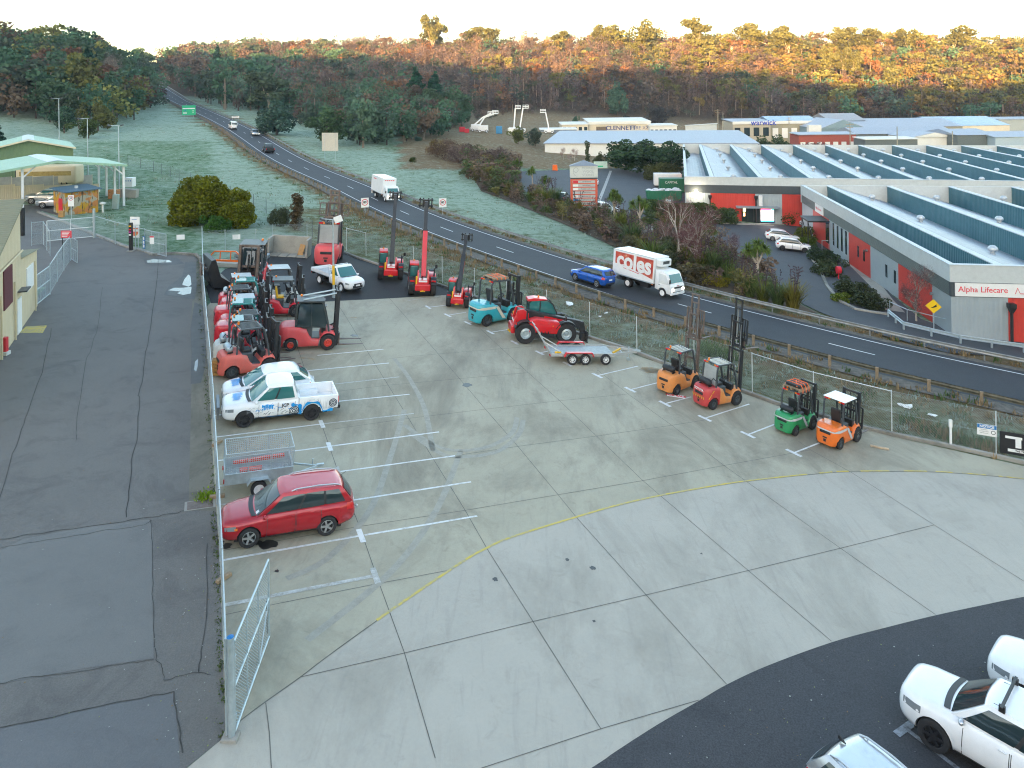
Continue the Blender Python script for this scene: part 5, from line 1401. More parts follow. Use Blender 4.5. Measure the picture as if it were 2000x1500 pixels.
for k,(pp,bm_,cwm,rf_,lb,gd) in enumerate(rowb):
 forklift(lb,row_pose(pp[0]+(0,5,-4,3,-5,4,-2)[k],pp[1],YAW_A+(.0,.04,-.05,.03,.07,-.03,.02)[k]),bm_,s=(1.2,1.15,1.22,1.12,1.2,1.25,1.15)[k],roof=rf_,roof_m=(M_tglass if rf_=='half' else mat('grey_sheet',(.42,.46,.47),rough=.5,var=.1) if rf_=='panel' else None),guard=gd,gas=k in(0,6),rest=(.8,.4,.9,0,.7,.9,.5)[k],mast=(2.05,2.2,1.95,2.3,2.05,2.2,2.1)[k],group='forklifts parked along the left fence')
forklift('white forklift with boxy rear housing on the dark back yard',row_pose(541,594,YAW_A+.05),M_cream,s=1.3,mast=2.1,roof='panel',roof_m=MATS['grey_sheet'],gas=True,rest=.6)
forklift('big forklift with glazed cab and rusty mast facing the camera',row_pose(490,566,R(-80)),M_fl_red,s=1.75,mast=2.1,cab=True,roof='panel',roof_m=M_dgrey,mast_m=M_steel,gas=False,rest=0,forks=False)
forklift('big faded red forklift with raised rusty carriage by the rear kerb',row_pose(641,512,R(97)),M_fl_rose,s=1.85,mast=2.0,lift=1.35,wide=1.05,roof='bars',gas=False,rest=.0,mast_m=M_steel,backwin=True,guard=M_dgrey,forks=False)
BIGR = row_pose(641,512,R(97))
def pallet(label,m,load,tall=.2,strap=True):
 t = thing('pallet',label,'pallet',m)
 mb = MB()
 for k in range(7):mb.box((-.48+k*.16,0,.12),(.11,1.0,.022))
 for y in(-.45,0,.45):mb.box((0,y,.06),(1.08,.09,.10))
 mb.build('timber',M_timber,t)
 if load:
  mb = MB(); mb.bb(-.42,.42,-.4,.4,.135,.135+tall); mb.build('load',load,t,bevel=.04)
 if strap:
  mb = MB(); h = .14+(tall if load else 0)
  for x in(-.28,.02,.3):
   mb.path([(x,-.52,-.06),(x+.02,-.5,.13),(x+.03,-.38,h+.012),(x+.05,.38,h+.012),(x+.04,.5,.13),(x+.02,.52,-.06)],.022,5)
  mb.path([(-.5,-.3,h*.8),(0,.05,h+.03),(.5,.3,h*.8)],.02,5); mb.build('strap',mat('orange_strap',(.85,.17,.05),rough=.6,var=.1),t)
 return t
m = fl_pose((1553.6,851),(1585,838),-1); pallet('black crated load strapped with orange webbing on the green forklift',m@Matrix.Translation((-.05,0,2.14)),M_black,.16)
m = fl_pose((946,638),(1004,628),-1,1.45); pallet('timber pallet strapped with orange webbing on the teal forklift',m@Matrix.Translation((-.05,0,3.18))@Matrix.Diagonal((1.3,1.3,1.1,1)),None,.05)
# carriage of the big faded forklift, a wide rusty frame held up high
t = thing('fork_carriage','wide rusty fork carriage frame raised above the big faded forklift','carriage',BIGR@Matrix.Translation((2.25,0,4.0)))
mb = MB()
for z in(0,1.15):mb.bar((0,-1.35,z),(0,1.35,z),.1,.1)
for y in(-1.35,-.5,.5,1.35):mb.bar((0,y,0),(0,y,1.15),.09,.09)
mb.bar((0,-1.3,.6),(0,1.3,.6),.05,.05); mb.build('frame',M_steel,t)
for y in(-.72,.72):
 mb = MB(); mb.bb(.04,.12,y-.12,y+.12,-.1,1.15); mb.bb(.1,1.4,y-.1,y+.1,-.12,-.04); mb.build('fork',M_steel,t)
 # ------------------------------------------------------------------ telehandlers
M_tele = paint('telehandler_red',(.62,.012,.018),coat=.5)
def telehandler(label,m,boom_ang,ext,s=1.0,red_boom=False,front=True,small=False,head=True):
 t = thing('telehandler',label,'telehandler',m@Matrix.Scale(s,4))
 L = 2.45; r = .66; W = 2.25; yw_ = W/2-.24
 xf,xr = 1.30,-1.35
 mb = MB(); mb.bb(xr-.55,xf+.35,-.36,.36,.55,1.0); mb.build('chassis',M_black,t,bevel=.03)
 # right-hand engine pod, left-hand cab
 pod =[(-1.15,.75),(.95,.62),(1.05,.95),(.75,1.42),(-.7,1.60),(-1.15,1.45)]
 mb = MB(); mb.prism(pod,-.42,-1.08); mb.build('engine_cover',M_tele,t,bevel=.07,seg=3,smooth=40)
 mb = MB()
 for k in range(4):mb.box((-.55+k*.22,-1.085,.74),(.07,.02,.16))
 mb.bb(-.8,.5,-1.06,-.45,.42,.66); mb.build('side_skirt',M_black,t,bevel=.02)
 mb = MB(); mb.bb(.35,.42,-1.092,-1.07,1.12,1.2); mb.build('side_marker',M_ambl,t)
 mb = MB(); mb.prism([(-.95,.62),(.75,.55),(.75,1.35),(-.95,1.35)],.42,1.08); mb.build('cab_base',M_tele,t,bevel=.05)
 cp =[(-.95,1.3),(.85,1.25),(.92,1.55),(.62,2.15),(.30,2.36),(-.75,2.40),(-.98,2.2)]
 mb = MB(); mb.prism(cp,.40,1.06); mb.build('cab_glass',M_tglass,t,bevel=.06,smooth=40)
 mb = MB()
 for y in(.40,1.06):
  pts =[(a,y,b) for a,b in cp]
  for a,b in zip(pts,pts[1:]+pts[:1]):mb.bar(a,b,.07,.07)
  mb.bar((-.25,y,1.3),(-.2,y,2.4),.06,.06)
 mb.build('cab_frame',M_black,t)
 mb = MB(); mb.prism([(-1.08,2.28),(.2,2.38),(.25,2.44),(-.6,2.52),(-1.05,2.44)],.36,1.1); mb.build('cab_roof',M_tele,t,bevel=.05)
 mb = MB()
 for k in range(7):mb.bar((.28+k*.055,.45,2.40-k*.055),(.28+k*.055,1.02,2.40-k*.055),.02,.05)
 mb.build('roof_guard',M_black,t)
 mb = MB(); mb.tube((-.3,.75,2.48),(-.3,.75,2.62),.06,8); mb.build('beacon',M_ambl,t)
 for y in(.5,.98):
  mb = MB(); mb.box((-1.02,y,2.34),(.06,.12,.08)); mb.build('work_light',M_lamp,t)
  # rear end: boom pivot towers, ballast, lamps
 mb = MB()
 for y in(-.40,.40):mb.prism([(-1.1,.8),(-1.1,1.75),(-1.45,2.02),(-1.85,1.95),(-2.0,1.4),(-2.0,.8)],y-.07,y+.07)
 mb.bb(-2.02,-1.2,-.40,.40,.9,1.32); mb.build('boom_mount',M_tele,t,bevel=.03)
 mb = MB(); mb.bb(-2.22,-1.95,-.62,.62,.50,1.02); mb.build('ballast',M_tele,t,bevel=.08)
 mb = MB(); mb.tube((-2.24,0,.55),(-2.34,0,.55),.07,8); mb.bb(-2.26,-2.2,-.2,.2,.46,.54); mb.build('tow_hitch',M_yellow,t)
 mb = MB(); mb.bb(-2.05,-2.03,-.34,.34,1.18,1.30); mb.build('name_strip',M_signw,t)
 mb = MB(); mb.tube((-1.9,.5,.95),(-1.9,.5,1.62),.09,8); mb.build('tilt_cylinder',M_yellow,t)
 for sg in(1,-1):
  mb = MB(); mb.box((-1.98,sg*.85,1.25),(.06,.34,.12)); mb.build('tail_light',M_redl,t)
  for x in(xf,xr):
   mb = MB(); rr_ = r+.10; rings =[[Vector((x+rr_*math.cos(a)*k,sg*(yw_+d),r+rr_*math.sin(a)*k)) for k,d in((1,-.22),(1,.22),(1.05,.22),(1.05,-.22))] for a in[R(25)+j*R(130)/8 for j in range(9)]]
   mb.loft(rings); mb.build('mudguard',M_black if x>0 else M_black,t,smooth=40)
   wheel_part(t,x,sg*yw_,r,.46,M_galv if x else M_galv,0,.52)
 mb = MB(); mb.tube((-1.3,-.9,1.5),(-1.3,-.9,2.15),.06,8); mb.build('exhaust',M_black,t)
 mb = MB(); mb.bar((.9,-.8,1.3),(1.15,-1.2,1.6),.03,.03); mb.box((1.16,-1.22,1.72),(.06,.2,.3)); mb.build('mirror',M_black,t)
 # boom
 piv = Matrix.Translation((-1.62,-.02,1.72))@Matrix.Rotation(-boom_ang,4,'Y')
 l1 = 3.55 if ext>0 else 4.05
 def bp(name,fn,mt,bev=.02):
  mb = MB(); mb.T = piv; fn(mb); mb.T = None; return mb.build(name,mt,t,bevel=bev)
 bp('boom',lambda mb:mb.bb(-.2,l1,-.19,.19,-.24,.24),M_tele if red_boom else M_blackm)
 if not red_boom:bp('boom_stripe',lambda mb:mb.bb(1.6,3.0,-.197,-.192,-.1,.1),M_tele,0)
 if ext>0:bp('boom_section',lambda mb:(mb.bb(l1-.1,l1+ext,-.15,.15,-.19,.19),mb.bb(l1-.02,l1+.1,-.21,.21,-.26,.26)),M_blackm)
 e = l1+ext
 bp('boom_head',lambda mb:(mb.add([(e-.05,-.13,-.2),(e+.35,-.13,-.75),(e+.6,-.13,-.62),(e+.25,-.13,.2),(e-.05,-.13,.2),(e-.05,.13,-.2),(e+.35,.13,-.75),(e+.6,.13,-.62),(e+.25,.13,.2),(e-.05,.13,.2)],[(0,1,2,3,4),(9,8,7,6,5),(0,5,6,1),(1,6,7,2),(2,7,8,3),(3,8,9,4),(4,9,5,0)])),M_blackm)
 tip = piv@Vector((e+.45,0,-.7))
 mb = MB(); mb.T = Matrix.Translation(tip)
 for z in(-.25,.25):mb.bar((.1,-.62,z),(.1,.62,z),.12,.12)
 for y in(-.5,-.22,.22,.5):mb.bar((.1,y,-.42),(.1,y,.42),.1,.1)
 mb.bb(-.2,.1,-.3,.3,-.3,.3); mb.T = None; mb.build('quick_hitch',M_blackm,t)
 if head=='forks':
  mb = MB(); mb.T = Matrix.Translation(tip)
  for y in(-.3,.3):mb.bb(.16,1.2,y-.06,y+.06,-.46,-.4)
  mb.T = None; mb.build('fork',M_blackm,t)
 mb = MB(); mb.tube((-.6,0,1.05),piv@Vector((1.35,0,-.2)),.08,8); mb.build('lift_ram',M_galv,t)
 return t
def tele_rear(pl,pr,dyaw=0.0,s=1.0):
 a,b = P(*pl),P(*pr); yaw = yaw_of(a,b)+PI/2+dyaw; mid =(a+b)/2; f = Vector((math.cos(yaw),math.sin(yaw),0)); c = mid+f*1.35*s
 return seat_matrix(c.x,c.y,yaw)
telehandler('red telehandler with raised black boom, farther of the tail on pair',tele_rear((741,545),(783,546)),R(64),2.3,.97)
telehandler('red telehandler with raised red boom, nearer of the tail on pair',tele_rear((801,575),(846,576)),R(64),2.2,1.0,red_boom=True)
telehandler('compact red telehandler with black boom reaching over the fence',tele_rear((881,600),(907,599),-.42,.78),R(52),2.0,.80,head='forks')
p,q = P(1025,671),P(1106,672); yaw = yaw_of(p,q); l = Vector((-math.sin(yaw),math.cos(yaw),0)); c =(p+q)/2+l*1.0
telehandler('large red telehandler with lowered black boom behind the plant trailer',seat_matrix(c.x,c.y,yaw),R(-10),0,1.06)
# ------------------------------------------------------------------ trailers
def plant_trailer():
 a,b = P(1116,711),P(1143,713); yaw = yaw_of(P(1100,706),P(1240,706)); l = Vector((-math.sin(yaw),math.cos(yaw),0)); c =(a+b)/2+l*.95
 t = thing('plant_trailer','grey tandem axle plant trailer with raised ramps and red mudguards','trailer',seat_matrix(c.x,c.y,yaw))
 mt = mat('trailer_grey',(.45,.46,.45),rough=.5,metal=.3,var=.12,dirt=(.25,.2,.15),dirt_amt=.3)
 mb = MB()
 for sg in(1,-1):mb.bar((-1.75,sg*.80,.55),(2.3,sg*.80,.55),.06,.18); mb.bar((2.3,sg*.80,.55),(4.15,sg*.06,.52),.06,.16)
 for k in range(9):mb.bar((-1.7+k*.5,-.8,.5),(-1.7+k*.5,.8,.5),.06,.08)
 mb.bar((3.0,-.5,.54),(3.0,.5,.54),.06,.1); mb.build('frame',mt,t)
 mb = MB(); mb.bb(-1.75,2.3,-.76,.76,.56,.60); mb.build('deck',mat('chequer_plate',(.33,.35,.35),rough=.5,metal=.5,var=.2,scale=5),t)
 for sg in(1,-1):
  for x in(-.42,.42):wheel_part(t,x,sg*1.0,.34,.2,M_wrim,8,.6)
  mb = MB(); pts =[(-.95,.50),(-.82,.76),(.82,.76),(.95,.50)]
  for(xa,za),(xb,zb) in zip(pts[:-1],pts[1:]):mb.bar((xa,sg*1.0,za),(xb,sg*1.0,zb),.26 if sg else .26,.05)
  mb.build('mudguard',M_tele,t,bevel=.01)
  mb = MB(); mb.bar((-1.75,sg*.45,.6),(-2.75,sg*.45,2.15),.44,.06)
  for k in range(6):mb.box((-1.85-k*.16,sg*.45,.80+k*.25),(.05,.34,.05))
  mb.build('ramp',mt,t)
  mb = MB(); mb.bar((-1.0,sg*.72,.62),(-2.2,sg*.6,1.3),.05,.05); mb.build('ramp_strut',M_cream,t)
  mb = MB(); mb.box((-1.80,sg*.7,.5),(.04,.2,.1)); mb.build('tail_light',M_redl,t)
 wheel_part(t,1.75,-.98,.33,.2,M_wrim,8,.6,name='spare_wheel')
 mb = MB(); mb.bar((2.35,-.55,.6),(2.95,-.2,.75),.1,.08); mb.box((-1.3,-.72,.68),(.4,.1,.1)); mb.build('ratchet_strap',M_yellow,t)
 mb = MB(); mb.tube((3.5,-.28,.9),(3.5,-.28,.16),.03); mb.lathe([(.02,-.04),(.11,-.04),(.11,.04),(.02,.04)],12,Matrix.Translation((3.5,-.28,.11))@Matrix.Rotation(PI/2,4,'X')); mb.build('jockey_wheel',M_galv,t)
 mb = MB(); mb.bb(4.05,4.4,-.06,.06,.46,.6); mb.build('coupling',M_galv,t,bevel=.02)
plant_trailer()
def mesh_mat(name,col,pitch,wire,rough=.45,metal=.5,diag=False):
 """woven wire: open squares cut out by uv-like object coordinates held in an attribute"""
 m,t,b,tc = newmat(name); at = t.nodes.new('ShaderNodeUVMap')
 v = stretch(t,at.outputs[0],(1/pitch,1/pitch,1),R(45) if diag else 0)
 s = t.nodes.new('ShaderNodeSeparateXYZ'); t.links.new(v,s.inputs[0])
 f =[]
 for k in(0,1):
  fr = mathn(t,'FRACT',s.outputs[k]); f.append(mathn(t,'LESS_THAN',fr,wire/pitch))
 a = mathn(t,'MAXIMUM',f[0],f[1])
 t.links.new(a,b.inputs['Alpha']); b.inputs['Base Color'].default_value = lin(col); b.inputs['Roughness'].default_value = rough; b.inputs['Metallic'].default_value = metal
 return m
M_cage = mesh_mat('cage_mesh',(.5,.58,.62),.075,.018)
M_chain = mesh_mat('chain_link',(.36,.42,.44),.06,.006,diag=True)
M_chain2 = mesh_mat('heavy_chain_link',(.42,.50,.54),.06,.015,diag=True)
def uv_quad(name,quads,m,parent):
 me = bpy.data.meshes.new(name); vv =[]; ff =[]; uv =[]
 for q in quads:
  q =[Vector(p) for p in q]; o = len(vv); vv += q; ff.append((o,o+1,o+2,o+3)); w =(q[1]-q[0]).length; h =(q[3]-q[0]).length
  uv +=[(0,0),(w,0),(w,h),(0,h)]
 me.from_pydata(vv,[],ff); l = me.uv_layers.new(name='uv')
 for i,c in enumerate(uv):l.data[i].uv = c
 me.materials.append(m); ob = bpy.data.objects.new(name,me); COL.objects.link(ob); ob.parent = parent
 return ob
def cage_trailer():
 a,b = P(440,976),P(566,958); yaw = yaw_of(b,a); l = Vector((-math.sin(yaw),math.cos(yaw),0)); c =(a+b)/2-l*.72; yaw += PI
 t = thing('cage_trailer','galvanised box trailer with wire mesh cage behind the red wagon','trailer',seat_matrix(c.x,c.y,yaw))
 L,W = 1.28,.68
 mb = MB()
 for sg in(1,-1):mb.bb(-L,L,sg*W-.015,sg*W+.015,.55,.92); mb.bar((-L,sg*W,.93),(L,sg*W,.93),.05,.04)
 mb.bb(-L,-L+.03,-W,W,.55,.92); mb.bb(L-.03,L,-W,W,.55,.92); mb.bb(-L,L,-W,W,.52,.56); mb.build('tub',M_galv,t)
 mb = MB(); z0,z1 = .93,1.72
 for z in(z0,z1):
  for sg in(1,-1):mb.tube((-L,sg*W,z),(L,sg*W,z),.02,6)
  for x in(-L,L):mb.tube((x,-W,z),(x,W,z),.02,6)
 for x in(-L,-L/3,L/3,L):
  for sg in(1,-1):mb.tube((x,sg*W,z0),(x,sg*W,z1),.017,6)
 mb.build('cage_frame',M_galv,t)
 uv_quad('cage_mesh',[[(-L,s_*W,z0),(L,s_*W,z0),(L,s_*W,z1),(-L,s_*W,z1)] for s_ in(1,-1)]+[[(x,-W,z0),(x,W,z0),(x,W,z1),(x,-W,z1)] for x in(-L,L)],M_cage,t)
 for sg in(1,-1):
  wheel_part(t,0,sg*(W+.16),.31,.19,M_wrim,0)
  mb = MB(); pts =[(-.45,.5),(-.32,.70),(.32,.70),(.45,.5)]
  for(xa,za),(xb,zb) in zip(pts[:-1],pts[1:]):mb.bar((xa,sg*(W+.15),za),(xb,sg*(W+.15),zb),.26,.02)
  mb.build('mudguard',M_galv,t)
 mb = MB(); mb.bar((L,-.5,.5),(L+1.1,0,.48),.05,.07); mb.bar((L,.5,.5),(L+1.1,0,.48),.05,.07); mb.bb(L+1.05,L+1.35,-.05,.05,.45,.56); mb.tube((L+.9,.12,.75),(L+.9,.12,.06),.025); mb.build('drawbar',M_galv,t)
 mb = MB(); mb.box((-L-.02,.55,.62),(.04,.16,.1)); mb.box((-L-.02,-.55,.62),(.04,.16,.1)); mb.build('tail_light',M_redl,t)
 mm = t.matrix_world
 o = MB(); o.box((0,0,.06),(2.0,.14,.12)); r1 = o.build('orange_beam',paint('red_orange_paint',(.66,.06,.03)),bevel=.01); r1.matrix_world = mm@Matrix.Translation((.05,.22,.92))@Matrix.Rotation(.06,4,'Z') ; tag(r1,'long orange red beam lying in the cage trailer','beam')
 o = MB(); o.box((0,0,.16),(.85,.3,.32)); r2 = o.build('orange_crate',[MATS['red_orange_paint']],bevel=.02); r2.matrix_world = mm@Matrix.Translation((-.3,-.25,.57)); tag(r2,'orange red crate inside the cage trailer','crate')
cage_trailer()
# ------------------------------------------------------------------ fences, gates, signs, poles
M_post = mat('fence_post_paint',(.60,.63,.63),rough=.5,metal=.3,var=.12)
def chain_fence(label,bases,H,spacing,rails=(),mesh=True,heavy=False,name='chain_link_fence',rp_=.03,each=None,rm=None,wire=True,top_rail_all=False,pm=None):
 """bases: ground pixels of the corner posts; rails: indices of bays with a top rail"""
 W =[P(*b) if not isinstance(b,Vector) else b for b in bases]
 t = thing(name,label,'fence',W[len(W)//2]); inv = t.matrix_world.inverted(); pm = pm or M_galv
 posts =[]; bays =[]
 for i,(a,b) in enumerate(zip(W[:-1],W[1:])):
  n = max(1,round((b-a).length/spacing)) if not each else 1
  for k in range(n):
   p,q = a.lerp(b,k/n),a.lerp(b,(k+1)/n)
   p.z = gz(p.x,p.y); q.z = gz(q.x,q.y); posts.append(p); bays.append((p,q,i))
 posts.append(W[-1])
 mb = MB(); mb.tube((0,0,-.2),(0,0,H),rp_,8); proto = mb.build('post',pm,t,smooth=40)
 for k,p in enumerate(posts[:100]):
  o = proto if k==0 else proto.copy()
  if k:COL.objects.link(o); o.parent = t
  o.location = inv@p
 up = Vector((0,0,H-.06))
 if rails or top_rail_all:
  mb = MB()
  for p,q,i in bays:
   if top_rail_all or i in rails:mb.tube(inv@(p+up),inv@(q+up),.022,6)
  mb.build('top_rail',rm or pm,t,smooth=40)
 if wire:
  mb = MB()
  for p,q,i in bays:
   for h in(H-.05,H*.5,.12):mb.tube(inv@(p+Vector((0,0,h))),inv@(q+Vector((0,0,h))),.004,4,cap=False)
  mb.build('strand_wire',M_galv,t)
 if mesh:uv_quad('mesh',[[inv@(p+Vector((0,0,.05))),inv@(q+Vector((0,0,.05))),inv@(q+up),inv@(p+up)] for p,q,i in bays],M_chain2 if heavy else M_chain,t)
 return t
LF =[(443,1440),(436,1230),(430,1095),(424,985),(417,854),(411,770),(405,700),(398,605),(396,540),(395,492)]
chain_fence('long galvanised chain link fence between driveway and yard',LF,2.45,3.2,top_rail_all=True,heavy=True)
chain_fence('chain link fence on white posts along the highway side kerb',[(677,489),(715,499),(808,531),(864,552),(927,578),(990,601),(1068,627),(1152,653),(1244,685),(1356,724),(1469.5,764),(1589.6,806),(1742,847),(1946,893),(2150,940)],2.3,3.4,rails=(0,10,11),each=True,pm=M_post)
chain_fence('chain link fence with thin posts behind the dark back yard',[(395,492),(440,489),(500,487),(532,476),(600,474),(677,488)],2.0,3.0)
chain_fence('low wire fence on dark posts crossing the frosty slope',[(250,322),(300,335),(350,352),(395,368),(450,388),(520,416),(560,440),(610,462)],1.8,4.2,pm=M_dgrey,mesh=True)
chain_fence('chain link fence beside the cream building and the side gate',[(98,575),(112,550),(125,528),(138,509)],2.2,2.5,top_rail_all=True,heavy=True)
chain_fence('chain link fence beside the depot entry drive',[(185,464),(225,477),(265,488),(283,493)],2.2,3.2,top_rail_all=True)
chain_fence('chain link fence left of the depot gate',[(62,480),(85,478),(98,500)],2.2,2.6,top_rail_all=True)
def mesh_gate(label,a,b,H,cols=3,diag=False,m=None):
 A,B =(P(*a) if not isinstance(a,Vector) else a),(P(*b) if not isinstance(b,Vector) else b)
 t = thing('mesh_gate',label,'gate',A); d = B-A; z = Vector((0,0,1)); m = m or M_galv
 lo,hi = Vector((0,0,.12)),Vector((0,0,H)); mid =(lo+hi)*.5; mb = MB()
 for h in(lo,hi,mid):mb.tube(h,h+d,.03,8)
 for k in range(cols+1):
  p = d*(k/cols); mb.tube(p+lo,p+hi,.03 if k in(0,cols) else .02,8)
 if diag:mb.tube(d*(1-1/cols)+lo,d+mid,.02,6)
 mb.build('frame',m,t,smooth=40)
 uv_quad('mesh',[[lo,d+lo,d+hi,hi]],M_chain2,t)
 mb = MB()
 for h in(.5,H-.4):mb.tube((-.0,0,h-.06),(0,0,h+.06),.05,8)
 mb.build('hinge',m,t)
 mb = MB(); p = d*.93; mb.path([p+Vector((0,0,.35)),p+Vector((0,0,1.3))],.014,6); mb.build('drop_bolt',M_dgrey,t)
 return t
g0 = P(459,1438); g1 = P(526,1250)
mesh_gate('open galvanised swing gate standing into the yard near the camera',g0,g1,2.35,3,True)
t = thing('gate_post','thick galvanised gate post on a concrete pad nearest the camera','post',P(452,1441)); mb = MB(); mb.tube((0,0,-.1),(0,0,2.5),.085,14); mb.build('post',M_galv,t,smooth=40); mb = MB(); mb.tube((0,0,2.5),(0,0,2.54),.09,14,.03); mb.build('cap',M_signblue,t)
mb = MB(); mb.bb(-.22,.18,-.16,.16,-.05,.07); mb.build('pad',M_kerb,t,bevel=.02)
mesh_gate('white framed double gate across the depot entry',(182,464),(92,473),2.0,2,m=M_white)
mesh_gate('small mesh gate leaf beside the cream annex',(69,600),(98,576),2.1,3)
mesh_gate('half open mesh gate leaf below the pink red sign',(139,508),(151,516),2.0,3)
mesh_gate('narrow mesh gate bay next to the blue notice board',(283,493),(325,503),2.1,3)
t = thing('gate_post','tall square gate post at the depot entry','post',P(184,465)); mb = MB(); mb.bb(-.09,.09,-.09,.09,0,2.9); mb.build('post',M_galv,t,bevel=.01)
def sign_board(name,label,base_px,w,h,z0,face,posts=(0,),pm=None,mt=None,yaw=None,thick=.03,postr=.035,cat='sign',Y=None):
 """flat board on posts, its face turned to 'face' (a direction), bottom edge at z0"""
 p = P(*base_px) if Y is None else Vector(((PY_(base_px[0],base_px[1],Y)).x,Y,0))
 if Y is not None:p.z = gz(p.x,p.y)
 f = Vector((face[0],face[1],0)).normalized(); x = Vector((f.y,-f.x,0))
 m = Matrix((x,f,Vector((0,0,1)))).transposed().to_4x4(); m.translation = p
 # local: x along the board (to the viewer's right when looking at the face is -x), +y out of the face
 t = thing(name,label,cat,m)
 mb = MB(); mb.bb(-w/2,w/2,-thick/2,thick/2,z0,z0+h); mb.build('board',mt or M_signw,t,bevel=.008)
 if posts:
  for q in posts:
   mb = MB(); mb.tube((q*w,-thick/2-postr,-.2),(q*w,-thick/2-postr,z0+h*.97),postr,8); mb.build('post',pm or M_galv,t,smooth=40)
 return t
def sgn_text(t,txt,size,x,z,mt,bold=.0,off=.022,sx=1.0):
 return text(txt,size,face_M(Vector((-x,off,z)),(-1,0,0),(0,1,0)),mt,t,bold=bold,ext=.003,sx=sx)
def sgn_rect(t,nm,x0,x1,z0,z1,mt,off=.02):
 mb = MB(); mb.bb(-x1,-x0,off-.006,off,z0,z1); return mb.build(nm,mt,t)
def to_cam(px,py):
 p = P(px,py); return Vector((-p.x,-p.y,0))
F_fence = Vector((-.95,-.62,0)) # the yard side of the highway fence
fd = P(1742,847)-P(1946,893); F_fence = Vector((fd.y,-fd.x,0)); F_fence = F_fence if F_fence.y<0 else-F_fence
t = sign_board('notice_sign','blue and white notice board wired to the highway side fence',(1928,890),.84,.56,1.0,F_fence,posts=())
sgn_rect(t,'blue_band',-.41,.41,1.36,1.55,M_signblue); sgn_text(t,'NOTICE',.17,0,1.455,M_signw,.006,.026)
for k,(a,s_) in enumerate((('THIS PROPERTY',.052),('IS UNDER VIDEO',.052),('SURVEILLANCE',.052))):sgn_text(t,a,s_,-.12,1.29-k*.085,M_dgrey,0,.018)
mb = MB(); mb.lathe([(.07,0),(.085,.004),(.1,0)],16,Matrix.Translation((-.27,.02,1.2))@Matrix.Rotation(-PI/2,4,'X')); mb.build('ring_mark',M_dgrey,t)
t = sign_board('trucks_sign','black board with white double t mark at the right frame edge',(1998,908),1.9,1.08,.42,F_fence,posts=(),mt=M_signb)
for a,b,c,d in((-.72,-.02,1.20,1.32),(-.30,-.06,.78,1.20),(.06,.78,1.20,1.32),(.06,.30,.78,1.2)):sgn_rect(t,'double_t_mark',a,b,c,d,M_signw)
sgn_rect(t,'name_strip',-.62,.68,.56,.70,M_signw); sgn_text(t,'TAS TRUCKS',.12,.03,.63,M_signb,.004,.026)
t = thing('marker_post','short white plastic marker post inside the highway fence','post',P(1857,873)); mb = MB(); mb.bb(-.05,.05,-.04,.04,-.1,1.25); mb.bb(-.08,.08,-.05,.05,1.0,1.4); mb.build('post',M_signw,t,bevel=.015)
for px,py,ap in((353,489,'by the end of the long fence'),(462,488,'behind the orange frame')):sign_board('fence_sign','blank white plate on the back fence '+ap,(px,py),.72,.46,1.02,(0.2,-1),posts=())
t = sign_board('safety_sign','tall white sign with orange fan beside the depot entry',(264,486),.95,.75,2.25,(-.1,-1),posts=(-.3,.3)); t2 = sgn_rect(t,'lower_panel',-.44,.44,1.05,2.2,M_signw,.0)
mb = MB();
for k,mm in enumerate((M_orange,M_yellow,M_orange,M_signr)):mb.mi = k; a0,a1 = PI+k*PI/4,PI+(k+1)*PI/4; mb.add([(0,.02,1.62),(.34*math.cos(a0),.02,1.62+.42*math.sin(a0)),(.34*math.cos((a0+a1)/2),.02,1.62+.42*math.sin((a0+a1)/2)),(.34*math.cos(a1),.02,1.62+.42*math.sin(a1))],[(0,1,2,3)])
mb.build('fan_mark',[M_orange,M_yellow,M_orange,M_signr],t); sgn_rect(t,'text_line',-.3,.3,1.85,1.95,M_orange); sgn_rect(t,'text_line',-.3,.2,2.75,2.8,M_signblue)
t = sign_board('notice_board','blue board with white panels hung on the depot fence',(281,493),.55,1.15,.35,(-.7,-.7),posts=(),mt=M_signblue)
for k in range(3):sgn_rect(t,'notice',-.17,.2,.46+k*.35,.72+k*.35,M_signw)
t = sign_board('warning_sign','pinkish red warning sign on a black post near the side gate',(130,509),.95,.62,1.95,(-.05,-1),posts=(.4,),pm=M_black,mt=mat('pink_red',(.70,.07,.09),rough=.5,var=.08))
for k in range(4):sgn_rect(t,'text_line',-.38,.1+.07*k,2.06+k*.12,2.11+k*.12,M_signw)
t = sign_board('speed_sign','small white speed sign with a red ring in front of the camouflage hut',(139,427),.62,1.25,1.35,(.1,-1),posts=(0,))
def ring(t,z,r,dx=0,off=.02):
 mb = MB(); mb.lathe([(r*.8,0),(r*.8,.006),(r,.006),(r,0)],22,Matrix.Translation((dx,off,z))@Matrix.Rotation(-PI/2,4,'X')); mb.build('red_ring',M_signr,t)
ring(t,2.25,.25); sgn_text(t,'10',.24,0,2.25,M_signb,.008)
t = sign_board('warning_sign','white and red tall fence plate by the mesh gate bay',(297,497),.42,.75,.95,(-.1,-1),posts=()); sgn_rect(t,'red_band',-.2,.2,1.55,1.68,M_signr)
t = thing('bollard','black entry post with coloured stickers at the depot drive','post',P(256,490)); mb = MB(); mb.bb(-.14,.14,-.14,.14,0,2.6); mb.build('post',M_signb,t,bevel=.02)
for k,(z,c) in enumerate(((2.3,M_yellow),(2.0,M_signr),(1.75,mat('magenta',(.5,.02,.3),var=.05)),(1.5,M_signw))):mb = MB(); mb.bb(-.12,.1,-.15,-.14,z-.06,z+.06); mb.build('sticker',c,t)
mb = MB(); mb.bb(-.3,.3,-.3,.3,0,.06); mb.build('base',M_kerb,t)
t = thing('bollard','tall black post beside the far end of the cream wall','post',P(44,460)); mb = MB(); mb.bb(-.16,.16,-.16,.16,0,2.7); mb.build('post',M_signb,t,bevel=.02)
